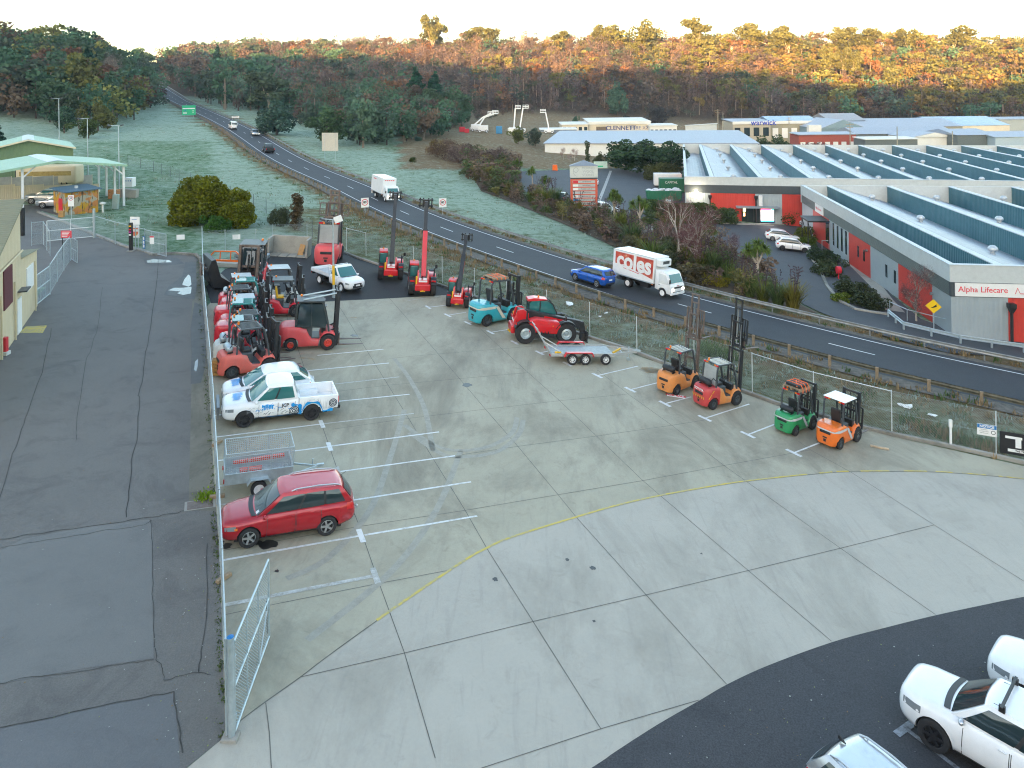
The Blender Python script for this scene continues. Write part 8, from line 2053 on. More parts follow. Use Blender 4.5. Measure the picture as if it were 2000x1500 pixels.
def make_proto(kind,seed):
 g = np.random.default_rng(seed); H = 10.0
 if kind=='gum':# open crown: separate clumps at the ends of pale limbs
  bl =[(g.normal()*1.5,g.normal()*1.5,g.uniform(4.2,9.3),g.uniform(.9,1.7),g.uniform(.9,1.7),g.uniform(.7,1.1)) for _ in range(20)]; q,t = clumps(g,bl,3000,.42,.4); tr = limbs(g,H,3,bl,.26,M_bark,'trunk')
 elif kind=='bushy':# dense rounded crown down to the ground
  bl =[(g.normal()*1.7,g.normal()*1.7,g.uniform(1.8,7.6),g.uniform(1.2,2.0),g.uniform(1.2,2.0),g.uniform(1.0,1.7)) for _ in range(20)]+[(0,0,8.3,1.4,1.4,1.5)]; q,t = clumps(g,bl,3000,.46,.6); tr = limbs(g,H,3,bl,.28,M_barkd,'trunk')
 elif kind=='conifer':
  bl =[(math.cos(a)*r*.55,math.sin(a)*r*.55,z,r*.6,r*.6,.55) for z in np.arange(1.0,9.6,.55) for r in[max(.3,(10-z)*.28)] for a in g.uniform(0,6.28,3)]; q,t = clumps(g,bl,2600,.42,.4); tr = limbs(g,H,3,[],.25,M_barkd,'trunk')
 elif kind=='column':
  bl =[(g.normal()*.45,g.normal()*.45,z,1.0,1.0,.9) for z in np.arange(1.2,9.2,.5)]; q,t = clumps(g,bl,1800,.36,.5); tr = limbs(g,H,3,bl[::4],.2,M_bark,'trunk')
 elif kind in('bare','birch'):
  mb = MB(); tips =[]
  def grow(p,d,l,r,k):
   e = p+d*l; mb.tube(p,e,r,5 if k else 7,r*.62,cap=False); tips.append((p,e,r))
   if k<4:
    for _ in range(3 if k else 4):
     n =(d+Vector(g.normal(size=3))*.52+Vector((0,0,.12))).normalized(); grow(p.lerp(e,g.uniform(.55,1)),n,l*g.uniform(.55,.78),r*.55,k+1)
  grow(Vector((0,0,-.2)),Vector((.05,0,1)).normalized(),3.4,.22,0); o = mb.build('trunk',M_twigp if kind=='birch' else M_bark,fix=False); tr = o.data; bpy.data.objects.remove(o)
  P0 = np.array([tuple(a.lerp(b,.7)) for a,b,r in tips if r<.045]); k = g.choice(len(P0),2600); c = P0[k]+g.normal(size=(2600,3))*.42; q = leaf_quads(c,.5*g.uniform(.5,1.2,2600),g,0,1.4); ax = q.mean(1,keepdims=True); q = ax+(q-ax)*np.array([1,1,1]); m = q[:,0]*.5+q[:,3]*.5; m2 = q[:,1]*.5+q[:,2]*.5; wv =(q[:,3]-q[:,0])*.035; q = np.stack([m-wv,m2-wv,m2+wv,m+wv],1); t = g.uniform(.7,1.3,2600)
 elif kind=='shrub':
  bl =[(g.normal()*2.2,g.normal()*2.2,g.uniform(1.5,6),g.uniform(1.4,2.6),g.uniform(1.4,2.6),g.uniform(1.4,2.4)) for _ in range(18)]; q,t = clumps(g,bl,3200,.5,.6); tr = limbs(g,6,3,bl,.22,M_barkd,'trunk')
 elif kind=='dome':
  bl =[]
  for _ in range(60):
   a,r = g.uniform(0,6.28),4.6*math.sqrt(g.random()); bl.append((r*math.cos(a),r*math.sin(a)*.8,max(.9,7.8*math.sqrt(max(0,1-(r/5)**2))*g.uniform(.05,1)**.6),1.5,1.5,1.3))
  q,t = clumps(g,bl,19000,.33,.7); tr = limbs(g,6,3,bl[:8],.22,M_barkd,'trunk')
 elif kind=='scrub':# twiggy winter scrub
  bl =[(g.normal()*2.4,g.normal()*2.4,g.uniform(1.5,6.5),2.0,2.0,1.8) for _ in range(16)]; q,t = clumps(g,bl,2600,.62,.2); m = q[:,0]*.5+q[:,3]*.5; m2 = q[:,1]*.5+q[:,2]*.5; wv =(q[:,3]-q[:,0])*.14; q = np.stack([m-wv,m2-wv,m2+wv,m+wv],1); tr = limbs(g,7,3,bl,.2,M_barkd,'trunk')
 elif kind=='flax':# fan of long arching blades
  qs =[]
  for k in range(230):
   a = g.uniform(0,6.28); L = g.uniform(5,10); ln = g.uniform(.12,.75); d = np.array([math.cos(a),math.sin(a),0]); s = np.array([-math.sin(a),math.cos(a),0])*.2; p = d*g.uniform(0,1.4)
   for j in range(3):
    t0,t1 = j/3,(j+1)/3; f = lambda t:p+d*(ln*L*t**1.6)+np.array([0,0,L*(t-.38*ln*t**3)]); w0,w1 = 1-.7*t0,1-.85*t1; qs.append((f(t0)-s*w0,f(t1)-s*w1,f(t1)+s*w1,f(t0)+s*w0))
  q = np.array(qs); t = np.repeat(g.uniform(.6,1.45,230),3); mb = MB()
  for k in range(5):
   a = g.uniform(0,6.28); mb.tube((0,0,0),(math.cos(a)*2.0,math.sin(a)*2.0,12),.1,4,.05)
   for j in range(6):z = 8+j*.8; c = Vector((math.cos(a)*2*z/12,math.sin(a)*2*z/12,z)); mb.tube(c,c+Vector((g.normal()*.6,g.normal()*.6,.5)),.14,4)
  o = mb.build('trunk',mat('dark_flower_stalk',(.06,.035,.04),var=.2),fix=False); tr = o.data; bpy.data.objects.remove(o)
 elif kind=='cabbage':# forked stems, each with a round head of sword leaves
  heads =[(0,0,8.2),(1.7,.5,7.2),(-1.5,-.4,7.5),(.3,-1.5,6.7)]; qs =[]; tt =[]
  for hx,hy,hz in heads:
   for k in range(110):
    d = g.normal(size=3); d /= np.linalg.norm(d); d[2] = d[2]*.8+.15; L = g.uniform(1.3,2.0); s = np.cross(d,[.1,.2,1.0]); s = s/np.linalg.norm(s)*.12; c = np.array([hx,hy,hz]); e = c+d*L+np.array([0,0,-.5*L*(1-abs(d[2]))]); m_ = c+d*L*.55; qs +=[(c-s,m_-s,m_+s,c+s),(m_-s,e-s*.2,e+s*.2,m_+s)]; v = g.uniform(.7,1.35); tt +=[v,v]
  q = np.array(qs); t = np.array(tt); mb = MB(); mb.tube((0,0,-.2),(0,0,4.5),.34,7,.26)
  for h in heads:mb.tube((0,0,4.3),h,.22,6,.16)
  o = mb.build('trunk',M_bark,fix=False); tr = o.data; bpy.data.objects.remove(o)
 return fast_mesh('crown',q,M_leaf,t),tr
def proto(kind,v=0):
 if(kind,v) not in PROTO:PROTO[(kind,v)] = make_proto(kind,11+v*7+sum(map(ord,kind)))
 return PROTO[(kind,v)]
NAMES = dict(gum='gum_tree',bushy='broadleaf_tree',conifer='conifer_tree',column='slender_tree',bare='bare_tree',birch='birch_tree',shrub='shrub',dome='rounded_bush',scrub='scrub_bush',flax='flax_plant',cabbage='cabbage_tree')
CATS = dict(gum='tree',bushy='tree',conifer='tree',column='tree',bare='tree',birch='tree',shrub='shrub',dome='shrub',scrub='shrub',flax='plant',cabbage='tree')
def plant(kind,label,pos,H,wid=1.0,col=(.06,.09,.04),group=None,v=None,yaw=None):
 v = random.randrange(2) if v is None else v; cr,tr = proto(kind,v); yaw = random.uniform(0,6.28) if yaw is None else yaw
 t = thing(NAMES[kind],label,CATS[kind],Matrix.Translation((pos.x,pos.y,gz(pos.x,pos.y)-.1))@Matrix.Rotation(yaw,4,'Z')@Matrix.Diagonal((H/10*wid,H/10*wid,H/10,1)),group)
 for nm,d in(('crown' if CATS[kind]=='tree' else 'foliage',cr),('trunk' if CATS[kind]=='tree' else 'stems',tr)):
  o = bpy.data.objects.new(nm,d); COL.objects.link(o); o.parent = t; o.color =(*col,1)
 return t
def tree_px(kind,label,px,ytop,Y,wid=1.0,col=(.06,.09,.04),group=None,v=None):
 """stands at distance Y below the pixel column; its top reaches ytop"""
 a = PY_(px,ytop,Y); return plant(kind,label,a,max(1,a.z-gz(a.x,a.y)),wid,col,group,v)
def tree_base(kind,label,px,py,H,wid=1.0,col=(.06,.09,.04),group=None,v=None):return plant(kind,label,P(px,py),H,wid,col,group,v)
OL,DG,BR,RU,FG_ =(.12,.125,.04),(.046,.098,.058),(.09,.065,.045),(.14,.07,.035),(.085,.15,.105)
# trees one can tell apart
for r in(('bushy','rounded olive gum by the depot, largest on the left slope',148,100,205,1.0,OL),('bushy','low bushy tree behind the middle depot lamp post',172,225,168,1.15,(.07,.10,.03)),('bushy','dark bushy tree left of the lamp posts',125,205,175,1.0,DG),('bushy','olive tree at the lower edge of the left wood',190,185,185,.9,OL),
 ('conifer','tall dark green pine above the depot trees',172,80,250,1.1,(.012,.06,.032)),('bare','leafless white limbed tree at the edge of the left wood',210,68,255,.75,(.2,.17,.15)),('birch','pale dead tree below the leafless crown',213,125,235,.8,(.25,.22,.2)),('shrub','russet brown shrub beside the far highway bend',270,155,300,.8,(.10,.05,.04)),
 ('conifer','dark pine at the left frame edge',-12,215,140,1.1,(.015,.05,.03)),('gum','slim gum on the skyline by the far highway',286,93,520,.8,DG),('conifer','broad dark pine beyond the highway crest',424,84,400,1.0,DG),('conifer','thin pine tip on the left skyline',167,63,300,.6,DG),
 ('bushy','wide blue green wattle behind the pale road sign',540,192,205,1.3,(.05,.10,.075)),('bushy','green wattle right of the pale road sign',640,208,185,1.15,(.06,.11,.05)),('bushy','bright green wattle above the frosty verge',705,205,200,1.1,(.075,.125,.05)),('gum','grey green gum with pale trunk beyond the wattles',525,138,265,1.25,(.065,.095,.055)),('gum','tall gum with brown crown left of the conifers',798,165,300,1.1,BR),
 ('conifer','dark green conifer, left of the touching pair',812,128,340,1.5,(.012,.065,.035)),('conifer','dark green conifer, right of the touching pair',848,136,335,1.5,(.012,.065,.035)),('bushy','tall mid green gum above the excavator yard',888,163,290,1.0,(.05,.10,.055)),('gum','smaller gum leaning by the mid green one',855,172,285,1.0,(.05,.09,.05)),('bare','leafless grey tree in the scrub beside the wattles',770,190,245,1.0,(.2,.17,.15)),
 ('gum','lone tall gum standing clear of the ridge',843,27,600,.75,OL),('bare','bare white trunk on the ridge, leftmost of three',1024,40,615,.6,(.3,.2,.12)),('bare','bare trunk like a post on the ridge',1070,40,610,.3,(.3,.2,.12)),('bare','bare forked trunk on the ridge, rightmost of three',1116,38,610,.5,(.3,.2,.12)),
 ('bushy','large dense gum highest on the middle ridge',1262,35,575,1.0,OL),('gum','leaning gum left of the brown roofed house',1368,34,570,.9,OL),('gum','flat topped gum right of the cream house',1470,43,560,1.1,OL),('gum','gum pair leader above the brick house',1535,48,555,1.1,OL),('gum','round gum beside the white two storey house',1640,50,550,1.0,OL),('gum','feathery gum left of the flat roofed house',1690,56,555,1.1,OL),('gum','broad gum between two sunlit houses',1775,54,560,1.1,OL),('gum','wide gum crown far right on the ridge',1868,50,560,1.15,OL),('gum','gum clump on the ridge left of the big dense one',1165,48,600,1.0,OL),('gum','gum on the ridge between bare trunks',1090,60,605,1.0,OL),('gum','spreading gum on the ridge right of the lone tall one',915,52,620,1.1,OL),('gum','ridge gum above the dark scrub',955,55,615,1.1,OL),('gum','ridge gum left of the big dense one',1200,46,585,1.0,OL),
 ('gum','white limbed gum low on the lit right slope',1238,82,545,1.0,OL),('gum','tall white trunked gum, left of the lit trio',1618,90,500,.7,OL),('gum','tall white trunked gum, middle of the lit trio',1645,92,500,.6,OL),('gum','tall white trunked gum, right of the lit trio',1668,96,495,.7,OL),('shrub','russet leaved tree on the upper right slope',1890,90,520,.7,RU),
 ('shrub','grey green bush on the dry slope behind the hall',1225,218,350,.6,(.035,.045,.04)),('bushy','blue green wattle on the dry slope',1205,155,400,.7,(.06,.12,.085)),('shrub','small dark bush on the dry slope',1125,219,350,.5,DG),('shrub','dark shrub at the dry slope left of the zigzag wall',1285,200,385,1.2,(.05,.05,.05)),('bushy','green shrub by the upright boom lifts',1012,245,225,.9,(.10,.12,.03)),('bushy','grey green shrub right of the upright boom lifts',1045,248,222,1.0,(.06,.085,.06)),
 ('scrub','twiggy brown scrub clump behind the verge',868,258,175,1.1,(.12,.075,.05)),('scrub','large mauve brown leafless thicket',905,268,168,1.3,(.12,.08,.07)),('scrub','mauve brown scrub right of the thicket',965,278,165,1.3,(.12,.085,.075)),('scrub','golden brown scrub with autumn leaves',850,262,182,.9,(.16,.11,.03)),('bushy','grey green wattle among the leafless scrub',935,312,150,.9,FG_),('shrub','rounded green bush at the verge end',805,303,163,.9,(.06,.085,.02)),('shrub','blue grey bush by the excavator',815,262,215,1.0,FG_),
 ('birch','pale leafless birch behind the car park, left',1100,282,190,.7,(.25,.16,.13)),('birch','pinkish leafless birch in the middle of the birches',1122,278,188,.9,(.34,.24,.22)),('column','slender dark green tree among the birches',1147,272,186,.7,(.05,.075,.03)),('bushy','low olive tree right of the slender tree',1172,294,182,.9,(.055,.07,.025)),('bushy','dense green pine clump left of the saw tooth roof',1222,270,175,1.6,(.035,.075,.03)),('bushy','dense green pine clump centre behind the flags',1262,270,170,1.6,(.035,.07,.03)),('bushy','dense green pine clump touching the saw tooth roof',1308,273,165,1.4,(.03,.065,.03)),('shrub','yellow green bush at the back of the car park',1204,320,178,1.0,(.20,.19,.03)),('shrub','olive bush behind the feather flags',1275,308,160,.9,(.08,.09,.03)),('shrub','olive bush right of the feather flags',1303,305,158,.9,(.08,.09,.03)),('bushy','dark trees rising behind the saw tooth roof, left',1487,262,215,1.2,(.04,.07,.03)),('bushy','dark trees rising behind the saw tooth roof, right',1518,260,212,1.2,(.04,.07,.03)),('scrub','leafless bush line behind the rear parapet',1600,265,205,1.2,(.10,.08,.08)),('scrub','second leafless bush behind the rear parapet',1570,268,205,1.2,(.10,.08,.08))):
 tree_px(*r)
 # near plants
tree_base('dome','broad olive green bush, biggest by the depot lawn',392,436,6.6,1.05,(.135,.145,.008)); tree_base('dome','rounded right half of the big olive bush',455,440,5.2,1.0,(.145,.155,.008)); tree_base('shrub','small bright green bush in front of the olive bush',418,452,2.6,1.0,(.05,.12,.02))
tree_base('column','rust tipped conical shrub beyond the back yard',580,448,4.4,1.2,(.10,.07,.035)); tree_base('shrub','dull green shrub beside the slope fence',546,440,3.0,.8,(.07,.085,.045))
for k,(px,py,H,lb) in enumerate(((1040,366,4.3,'cabbage tree pair leader left of the pylon'),(1010,352,4.6,'leftmost cabbage tree at the car park edge'),(1066,383,4.0,'cabbage tree in front of the dark red sedan'),(1200,438,5.4,'shaggy cabbage tree right of the pylon'),(1250,455,5.2,'thin cabbage tree above the silver shrub'),(1480,560,5.0,'stout cabbage tree near the guard rail'),(1382,500,4.6,'cabbage tree behind the purple birches'))):tree_base('cabbage',lb,px,py,H,.95,(.10,.15,.03))
FX =[(1035,395),(1065,402),(1085,400),(1010,380),(1185,425),(1212,452),(1235,478),(1258,500),(1275,515),(1370,535),(1395,540),(1445,565),(1465,580),(1490,592),(1520,600),(1548,606),(1420,548),(1340,520),(1165,428),(1130,425),(990,372),(1055,385)]
for k,(px,py) in enumerate(FX):tree_base('flax','long bladed flax clump in the bed between highway and car park',px,py,random.uniform(2.3,3.6),1.0,[(.10,.15,.035),(.13,.15,.03),(.075,.115,.04),(.16,.14,.03)][k%4],'flax clumps of the roadside bed')
for k,(px,py,H,w_,c,lb) in enumerate(((1325,520,9.0,.9,(.19,.09,.085),'pale stemmed birch with purple twigs behind the fruit truck, left'),(1362,530,8.5,.9,(.17,.08,.08),'pale stemmed birch with purple twigs behind the fruit truck, right'),(1300,490,5.5,.8,(.2,.11,.1),'bent bare birch above the fruit truck'),(1790,628,6.0,.7,(.16,.09,.09),'young bare birch in front of the red wall'),(1420,520,4.5,.9,(.12,.06,.075),'purple twigged sapling by the car park edge'))):tree_base('birch',lb,px,py,H,w_,c)
for k,(px,py,H,w_,c,lb) in enumerate(((960,372,2.4,1.4,(.10,.09,.05),'brown scrub at the head of the roadside bed'),(1080,412,2.2,1.5,(.11,.08,.05),'brown scrub below the pylon, left'),(1120,428,2.4,1.5,(.12,.09,.055),'brown scrub below the pylon, right'),(1195,462,2.4,1.4,(.10,.075,.05),'brown scrub along the bed past the pylon'),(1230,490,2.2,1.3,(.09,.08,.04),'dull scrub above the blue hatchback'),(1290,530,2.6,1.3,(.06,.07,.03),'dark green shrub behind the truck box'),(1345,552,2.4,1.3,(.10,.08,.04),'brownish shrub by the truck cab'),(1310,505,3.0,1.2,(.07,.08,.035),'green shrub under the birches'))):tree_base('scrub' if k<5 else 'shrub',lb,px,py,H,w_,c)
for k,(px,py,H,w_,c,lb) in enumerate(((1392,556,1.2,1.5,(.24,.21,.02),'low yellow green bush at the guard rail'),(1278,508,1.3,1.3,(.24,.21,.02),'yellow green bush above the truck roof'),(1570,468,1.9,1.1,(.13,.15,.02),'clipped yellow bush nearest the parked hatchback'),(1580,480,1.5,1.2,(.09,.14,.02),'clipped green bush beside the yellow one'),(1600,510,1.9,1.3,(.035,.06,.03),'dark shrub in the path bed, farthest'),(1622,535,1.8,1.4,(.05,.07,.03),'dark shrub in the middle of the path bed'),(1660,575,1.7,1.5,(.04,.055,.025),'brownish dark shrub near the bend of the path'),(1690,598,1.6,1.4,(.04,.055,.025),'last dark shrub before the hand rail'),(1645,590,1.1,1.1,(.11,.15,.02),'small lime green bush at the kerb'),(1268,470,1.8,1.2,(.42,.42,.40),'white berried silver shrub in the roadside bed'),(1540,438,2.7,1.3,(.045,.085,.02),'green hedge bush right of the lit screen'),(1565,440,2.4,1.0,(.06,.10,.05),'spiky grey green bush by the pink ute'),(1420,436,2.6,1.2,(.06,.10,.05),'spiky grey green bush left of the entry'),(1398,434,3.0,1.1,(.06,.09,.03),'green bush at the end of the trimmed hedge'))):tree_base('shrub',lb,px,py,H*1.25,w_,c)
def hedge(label,a,b,H,W,col):
 A,B = P(*a),P(*b); L =(B-A).length; g = np.random.default_rng(5); n = int(L*H*420); u = g.random(n); s = g.random(n); z = g.random(n); face = g.random(n);
 x = u*L; y =(s-.5)*W; zz = z*H; top = face<.35; zz = np.where(top,H*g.uniform(.92,1.04,n),zz); y = np.where(~top&(face<.85),np.where(s<.7,-.5,.5)*W*g.uniform(.9,1.06,n),y); c = np.stack([x,y,zz],1)
 me = fast_mesh('hedge',leaf_quads(c,.2*g.uniform(.6,1.3,n),g),M_leaf,g.uniform(.6,1.35,n)); o = bpy.data.objects.new('hedge',me); COL.objects.link(o); o.color =(*col,1); d = B-A; o.matrix_world = frame2(A,(d.x,d.y),(-d.y,d.x)); tag(o,label,'hedge')
hedge('long clipped hedge at the car park kerb',(1300,436),(1380,440),2.6,1.6,(.055,.085,.02)); hedge('short clipped hedge before the skip bin',(1270,420),(1302,432),2.3,1.6,(.05,.08,.025))
# ------------------------------------------------------------------ the woods that read as one mass
def small_tree(g,kind,n,leaf):
 if kind==0:bl =[(g.normal()*.13,g.normal()*.13,g.uniform(.42,.94),.14,.14,.085) for _ in range(9)]
 elif kind==1:bl =[(g.normal()*.14,g.normal()*.14,g.uniform(.2,.85),.2,.2,.16) for _ in range(8)]
 elif kind==2:bl =[(g.normal()*.12,g.normal()*.12,g.uniform(.3,.9),.18,.18,.2) for _ in range(8)]
 q,t = clumps(g,bl,n,leaf,.4); t = .35+.65*t
 if kind==2:m = q[:,0]*.5+q[:,3]*.5; m2 = q[:,1]*.5+q[:,2]*.5; wv =(q[:,3]-q[:,0])*.22; q = np.stack([m-wv,m2-wv,m2+wv,m+wv],1); q[:,:,2] =(q[:,:,2]-.55)*1.25+.55
 return q,t
def wood(name,pts,hs,n,leaf,pick,seed):
 g = np.random.default_rng(seed); pr =[[small_tree(g,k,n,leaf) for _ in range(6)] for k in range(3)]; Q =[]; C =[]
 for(x,y),h in zip(pts,hs):
  kind,col,w = pick(x,y,g); q,t = pr[kind][g.integers(6)]; a = g.uniform(0,6.28); c,s = math.cos(a),math.sin(a); z0 = gz(x,y)
  X = q[...,0]*c-q[...,1]*s; Yq = q[...,0]*s+q[...,1]*c
  Q.append(np.stack([x+X*h*w,y+Yq*h*w,z0+q[...,2]*h],-1)); C.append(np.clip(t[:,None]*np.array(col)[None]*1.3*g.uniform(.7,1.35),0,1))
  tr = .022*h; tk =(.26,.21,.17) if g.random()<.45 else(.09,.07,.06); Q.append(np.array([[(x-tr,y,z0),(x+tr,y,z0),(x+tr*.6,y,z0+h*.8),(x-tr*.6,y,z0+h*.8)],[(x,y-tr,z0),(x,y+tr,z0),(x,y+tr*.6,z0+h*.8),(x,y-tr*.6,z0+h*.8)]])); C.append(np.array([tk,tk]))
 me = fast_mesh(name,np.concatenate(Q),M_forest,col=np.concatenate(C)); o = bpy.data.objects.new(name,me); COL.objects.link(o); tag(o,kind='stuff'); return o
def scatter(x0,x1,y0,y1,step,keep,g):
 out =[]
 for y in np.arange(y0,y1,step):
  for x in np.arange(x0,x1,step):
   p =(x+g.uniform(-.45,.45)*step,y+g.uniform(-.45,.45)*step)
   if keep(*p):out.append(p)
 return out
def pxof(x,y):return PCX+FPX*x/y
def near_road(x,y,d):
 q =(ROADA[:,0]-x)**2+(ROADA[:,1]-y)**2; return q.min()<d*d
g_ = np.random.default_rng(3)
def keep_hill(x,y):
 px = pxof(x,y)
 if px<300 or px>2250:return False
 y0 = np.interp(px,_hx,_h0); y1 = np.interp(px,_hx,_h1)
 lo = y0+np.interp(px,[300,500,760,900,1200,1400,1500,1640,1700,2000],[-60,-60,-40,0,52,38,22,30,42,38])
 if 1000<px<1480 and y<lo+30 and g_.random()<.5:return False
 return lo<y<y1+30 and not(px<620 and float(road_off(np.array([x]),np.array([y]))[0])>-7)
hp = scatter(-460,620,240,740,7.0,keep_hill,g_); hh =[]
for x,y in hp:hh.append(g_.choice([g_.uniform(8,13),g_.uniform(13,20)],p=[.62,.38]))
def pick_hill(x,y,g):
 px = pxof(x,y); t =(y-380)/230; r = g.random(); left = np.interp(px,[450,900],[1,0]); hi = np.interp(px,[1100,1700],[0,1])*np.clip(t*2.4,0,1)
 if r<.5*left+.08:return(1 if r<.3 else 0),DG if g.random()<.6 else(.05,.075,.055),g.uniform(.9,1.2)
 if r<.55*hi+.2:return 0,[OL,(.10,.10,.03),(.12,.09,.03)][g.integers(3)],g.uniform(.9,1.25)
 if r<.75:return 2,[(.095,.07,.065),(.10,.07,.055),(.075,.06,.062)][g.integers(3)],g.uniform(.8,1.1)
 return g.integers(2),[RU,BR,(.105,.062,.04),(.06,.07,.04),(.075,.06,.052)][g.integers(5)],g.uniform(.85,1.2)
wood('hillside_woods',hp,hh,240,.068,pick_hill,21)
def keep_left(x,y):
 px = pxof(x,y)
 if px<-160 or px>296:return False
 y0 = np.interp(px,_hx,_h0); return y0+np.interp(px,[-100,60,110,230,290],[14,16,6,-6,-70])<y<np.interp(px,_hx,_h1)+18 and not near_road(x,y,16)
lp = scatter(-260,-60,160,420,5.4,keep_left,g_); lh =[g_.uniform(8,15) for _ in lp]
wood('left_woods',lp,lh,420,.062,lambda x,y,g:((1 if g.random()<.75 else 0),[DG,(.04,.07,.04),OL,(.05,.07,.05),BR,(.09,.05,.035)][g.choice(6,p=[.32,.26,.16,.12,.09,.05])],g.uniform(.95,1.25)),22)
def keep_mid(x,y):
 px = pxof(x,y)
 if not 430<px<905:return False
 lo = np.interp(px,[430,520,600,700,800,905],[235,192,180,180,195,262]); return lo<y<np.interp(px,_hx,_h0)+5 and not near_road(x,y,20)
mp = scatter(-170,0,180,400,6.0,keep_mid,g_); mh =[g_.uniform(7,13) for _ in mp]
wood('valley_woods',mp,mh,420,.065,lambda x,y,g:((1 if g.random()<.7 else 2),[DG,(.05,.085,.055),(.06,.095,.07),BR,(.09,.065,.055)][g.choice(5,p=[.3,.28,.2,.12,.1])],g.uniform(.9,1.2)),23)
def keep_scrub(x,y):
 px = pxof(x,y); return 900<px<1480 and np.interp(px,[900,1000,1200,1480],[300,385,400,400])<y<np.interp(px,[900,1000,1200,1480],[420,440,440,420]) and g_.random()<.6
sp_ = scatter(-40,160,290,450,5.5,keep_scrub,g_); wood('slope_scrub',sp_,[g_.uniform(2,4.5) for _ in sp_],90,.13,lambda x,y,g:(2 if g.random()<.6 else 1,[(.11,.075,.06),(.09,.065,.055),(.06,.065,.045)][g.integers(3)],1.5),24)
def keep_bed(x,y):
 px,py = project(x,y,gz(x,y)); return(905<px<1010 and np.interp(px,[905,960,1010],[300,318,322])<py<np.interp(px,[905,960,1010],[345,366,378]) and not near_road(x,y,12)) or(930<px<1520 and np.interp(px,[930,1000,1170,1330,1420,1520],[352,372,417,449,488,558])<py<np.interp(px,[930,1000,1140,1270,1330,1400,1520],[372,394,453,516,548,568,598]))
bp_ = scatter(-25,30,55,240,2.0,keep_bed,g_); wood('verge_scrub',bp_,[g_.uniform(.9,2.4) if y<135 else g_.uniform(1.6,3.4) for x,y in bp_],200,.11,lambda x,y,g:(2 if g.random()<.5 else 1,[(.12,.085,.06),(.11,.075,.06),(.06,.08,.03),(.10,.09,.03)][g.integers(4)],1.3),25)
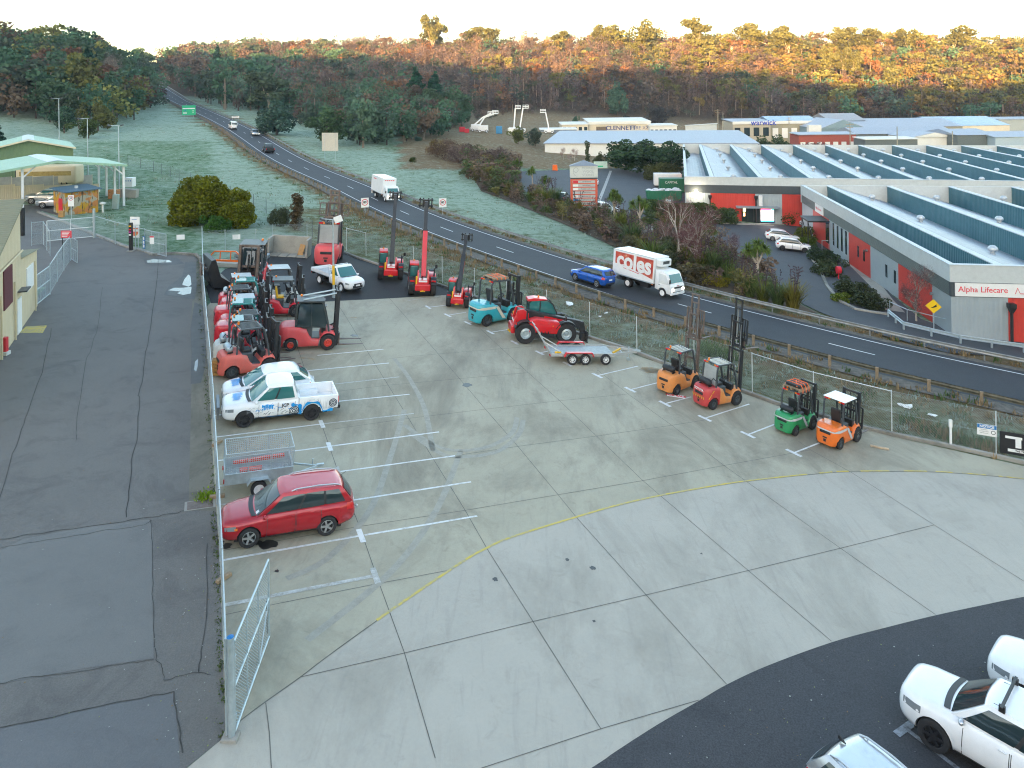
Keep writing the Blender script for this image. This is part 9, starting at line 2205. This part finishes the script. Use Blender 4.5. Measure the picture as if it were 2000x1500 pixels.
# tussocks along the rails, fences and bank
def tussocks(n,seed):
 g = np.random.default_rng(seed); Q =[]; C =[]
 def put(x,y,h,k,col,sp):
  z = gz(x,y)-.02; a = g.uniform(0,6.28,k); ln = g.uniform(.1,.7,k); L = h*g.uniform(.5,1.2,k); px_,py_ = x+g.normal(size=k)*sp,y+g.normal(size=k)*sp; dx,dy = np.cos(a),np.sin(a); w = .035+.03*h
  b0 = np.stack([px_-dy*w,py_+dx*w,np.full(k,z)],1); b1 = np.stack([px_+dy*w,py_-dx*w,np.full(k,z)],1); tp = np.stack([px_+dx*ln*L,py_+dy*ln*L,z+L],1); Q.append(np.stack([b0,b1,tp+(b1-b0)*.08,tp],1)); C.append(np.array(col)[None]*g.uniform(.7,1.3,(k,1)))
 straw,gr,fr =(.24,.17,.085),(.07,.12,.035),(.26,.32,.27)
 for i in range(0,NR-1):
  p = ROAD[i]
  if p.y>230 or p.y<25:continue
  m_ = 3 if p.y<110 else 1
  for off,sp in((8.9,.5),(-2.1,.35),(10.2,.9)):
   for _ in range(m_):
    o = off+g.normal()*sp; q = p+RN[i]*o+(ROAD[i+1]-p)*g.random(); put(q.x,q.y,g.uniform(.18,.5)*(1.25 if p.y>90 else 1),14,straw if g.random()<.8 else gr,.22)
 for _ in range(n):
  i = g.integers(0,NR-1); p = ROAD[i]
  if p.y>120 or p.y<30:continue
  q = p+RN[i]*g.uniform(9.5,17)
  X,Yp_ = project(q.x,q.y,gz(q.x,q.y)); k_ = np.interp(X,[669,725,883,1164,1296,1516,1742,2000],[489,508,560,657,703,782,842,898])
  if X<660 or Yp_>k_:continue
  put(q.x,q.y,g.uniform(.1,.26),16,[straw,gr,fr,fr,(.14,.15,.09)][g.integers(5)],.3)
 for px,py,h,c in((1830,845,.5,gr),(1900,868,.5,gr),(1800,835,.5,straw),(1840,850,.5,straw),(1778,826,.5,gr),(1385,690,.8,(.10,.16,.05)),(1410,697,.7,(.10,.16,.05)),(1372,686,.7,(.10,.16,.05)),(1925,880,.5,straw),(398,970,.14,(.2,.3,.02))):
  q = P(px,py);
  for _ in range(9):put(q.x+g.normal()*.45*min(1,h*1.5),q.y+g.normal()*.4*min(1,h*1.5),h*g.uniform(.6,1),22,c,.18)
 for _ in range(260):# weeds along the foot of the long fence
  t_ = g.random(); k = min(len(LF)-2,int(t_*(len(LF)-1))); f = t_*(len(LF)-1)-k; a,b = LF[k],LF[k+1]; q = P(a[0]+(b[0]-a[0])*f-g.uniform(6,10),a[1]+(b[1]-a[1])*f)
  put(q.x,q.y,g.uniform(.03,.07),5,(.09,.13,.04),.06)
 for _ in range(2600):# tufts over the open slopes
  px,py =(g.uniform(200,700),g.uniform(200,440)) if g.random()<.7 else(g.uniform(640,1200),g.uniform(300,500))
  q = P(px,py)
  if q.y>260 or(q.x<-52 and q.y<95):continue
  o = float(road_off(np.array([q.x]),np.array([q.y]))[0])
  if-2<o<9:continue
  if o>0 and px>395 and py>440:continue
  if o<-26:continue
  put(q.x,q.y,g.uniform(.1,.28),7,[fr,(.36,.44,.37),gr,(.12,.2,.09),straw][g.choice(5,p=[.34,.3,.14,.14,.08])],.35)
 me = fast_mesh('grass',np.concatenate(Q),M_forest,col=np.clip(np.concatenate(C),0,1)); o = bpy.data.objects.new('grass',me); COL.objects.link(o); tag(o,kind='stuff')
tussocks(9000,31)
def leaf_litter():
 g = np.random.default_rng(9); c =[]
 for _ in range(420):
  r = g.random()
  px,py =(g.uniform(300,432) if r<.4 else g.uniform(0,430),g.uniform(900,1470)) if r<.62 else(g.uniform(1250,2000),g.uniform(1230,1490))
  if r>=.62 and py<np.interp(px,[1150,1365,1500,1730,2000],[1500,1368,1299,1225,1165])+12:continue
  if r<.62 and px>np.interp(py,[900,1000,1300,1440,1470],[365,412,432,430,395]):continue
  q = P(px,py); c.append((q.x,q.y,q.z+.004))
 c = np.array(c); n = len(c); q = leaf_quads(np.zeros((n,3)),.05*g.uniform(.3,1.1,n),g); q[:,:,2] *= .1; q += c[:,None]
 col = np.array([(.30,.33,.28),(.22,.26,.08),(.36,.36,.33),(.2,.13,.06)])[g.integers(0,4,n)]
 o = bpy.data.objects.new('leaf_litter',fast_mesh('leaf_litter',q,M_forest,col=col)); COL.objects.link(o); tag(o,kind='stuff')
leaf_litter()
far_hill()
# ------------------------------------------------------------------ thin cold air
def haze():
 o = MB().bb(-1150,1250,-760,1560,-140,240).build('haze',newmat('haze_air')[0]); m = o.data.materials[0]; t = m.node_tree; t.nodes.remove(t.nodes['Principled BSDF'])
 v = t.nodes.new('ShaderNodeVolumePrincipled'); v.inputs['Color'].default_value =(.80,.88,1.0,1); v.inputs['Density'].default_value = .00013; v.inputs['Anisotropy'].default_value = .2
 t.links.new(v.outputs[0],t.nodes['Material Output'].inputs['Volume']); tag(o,kind='stuff')
haze()
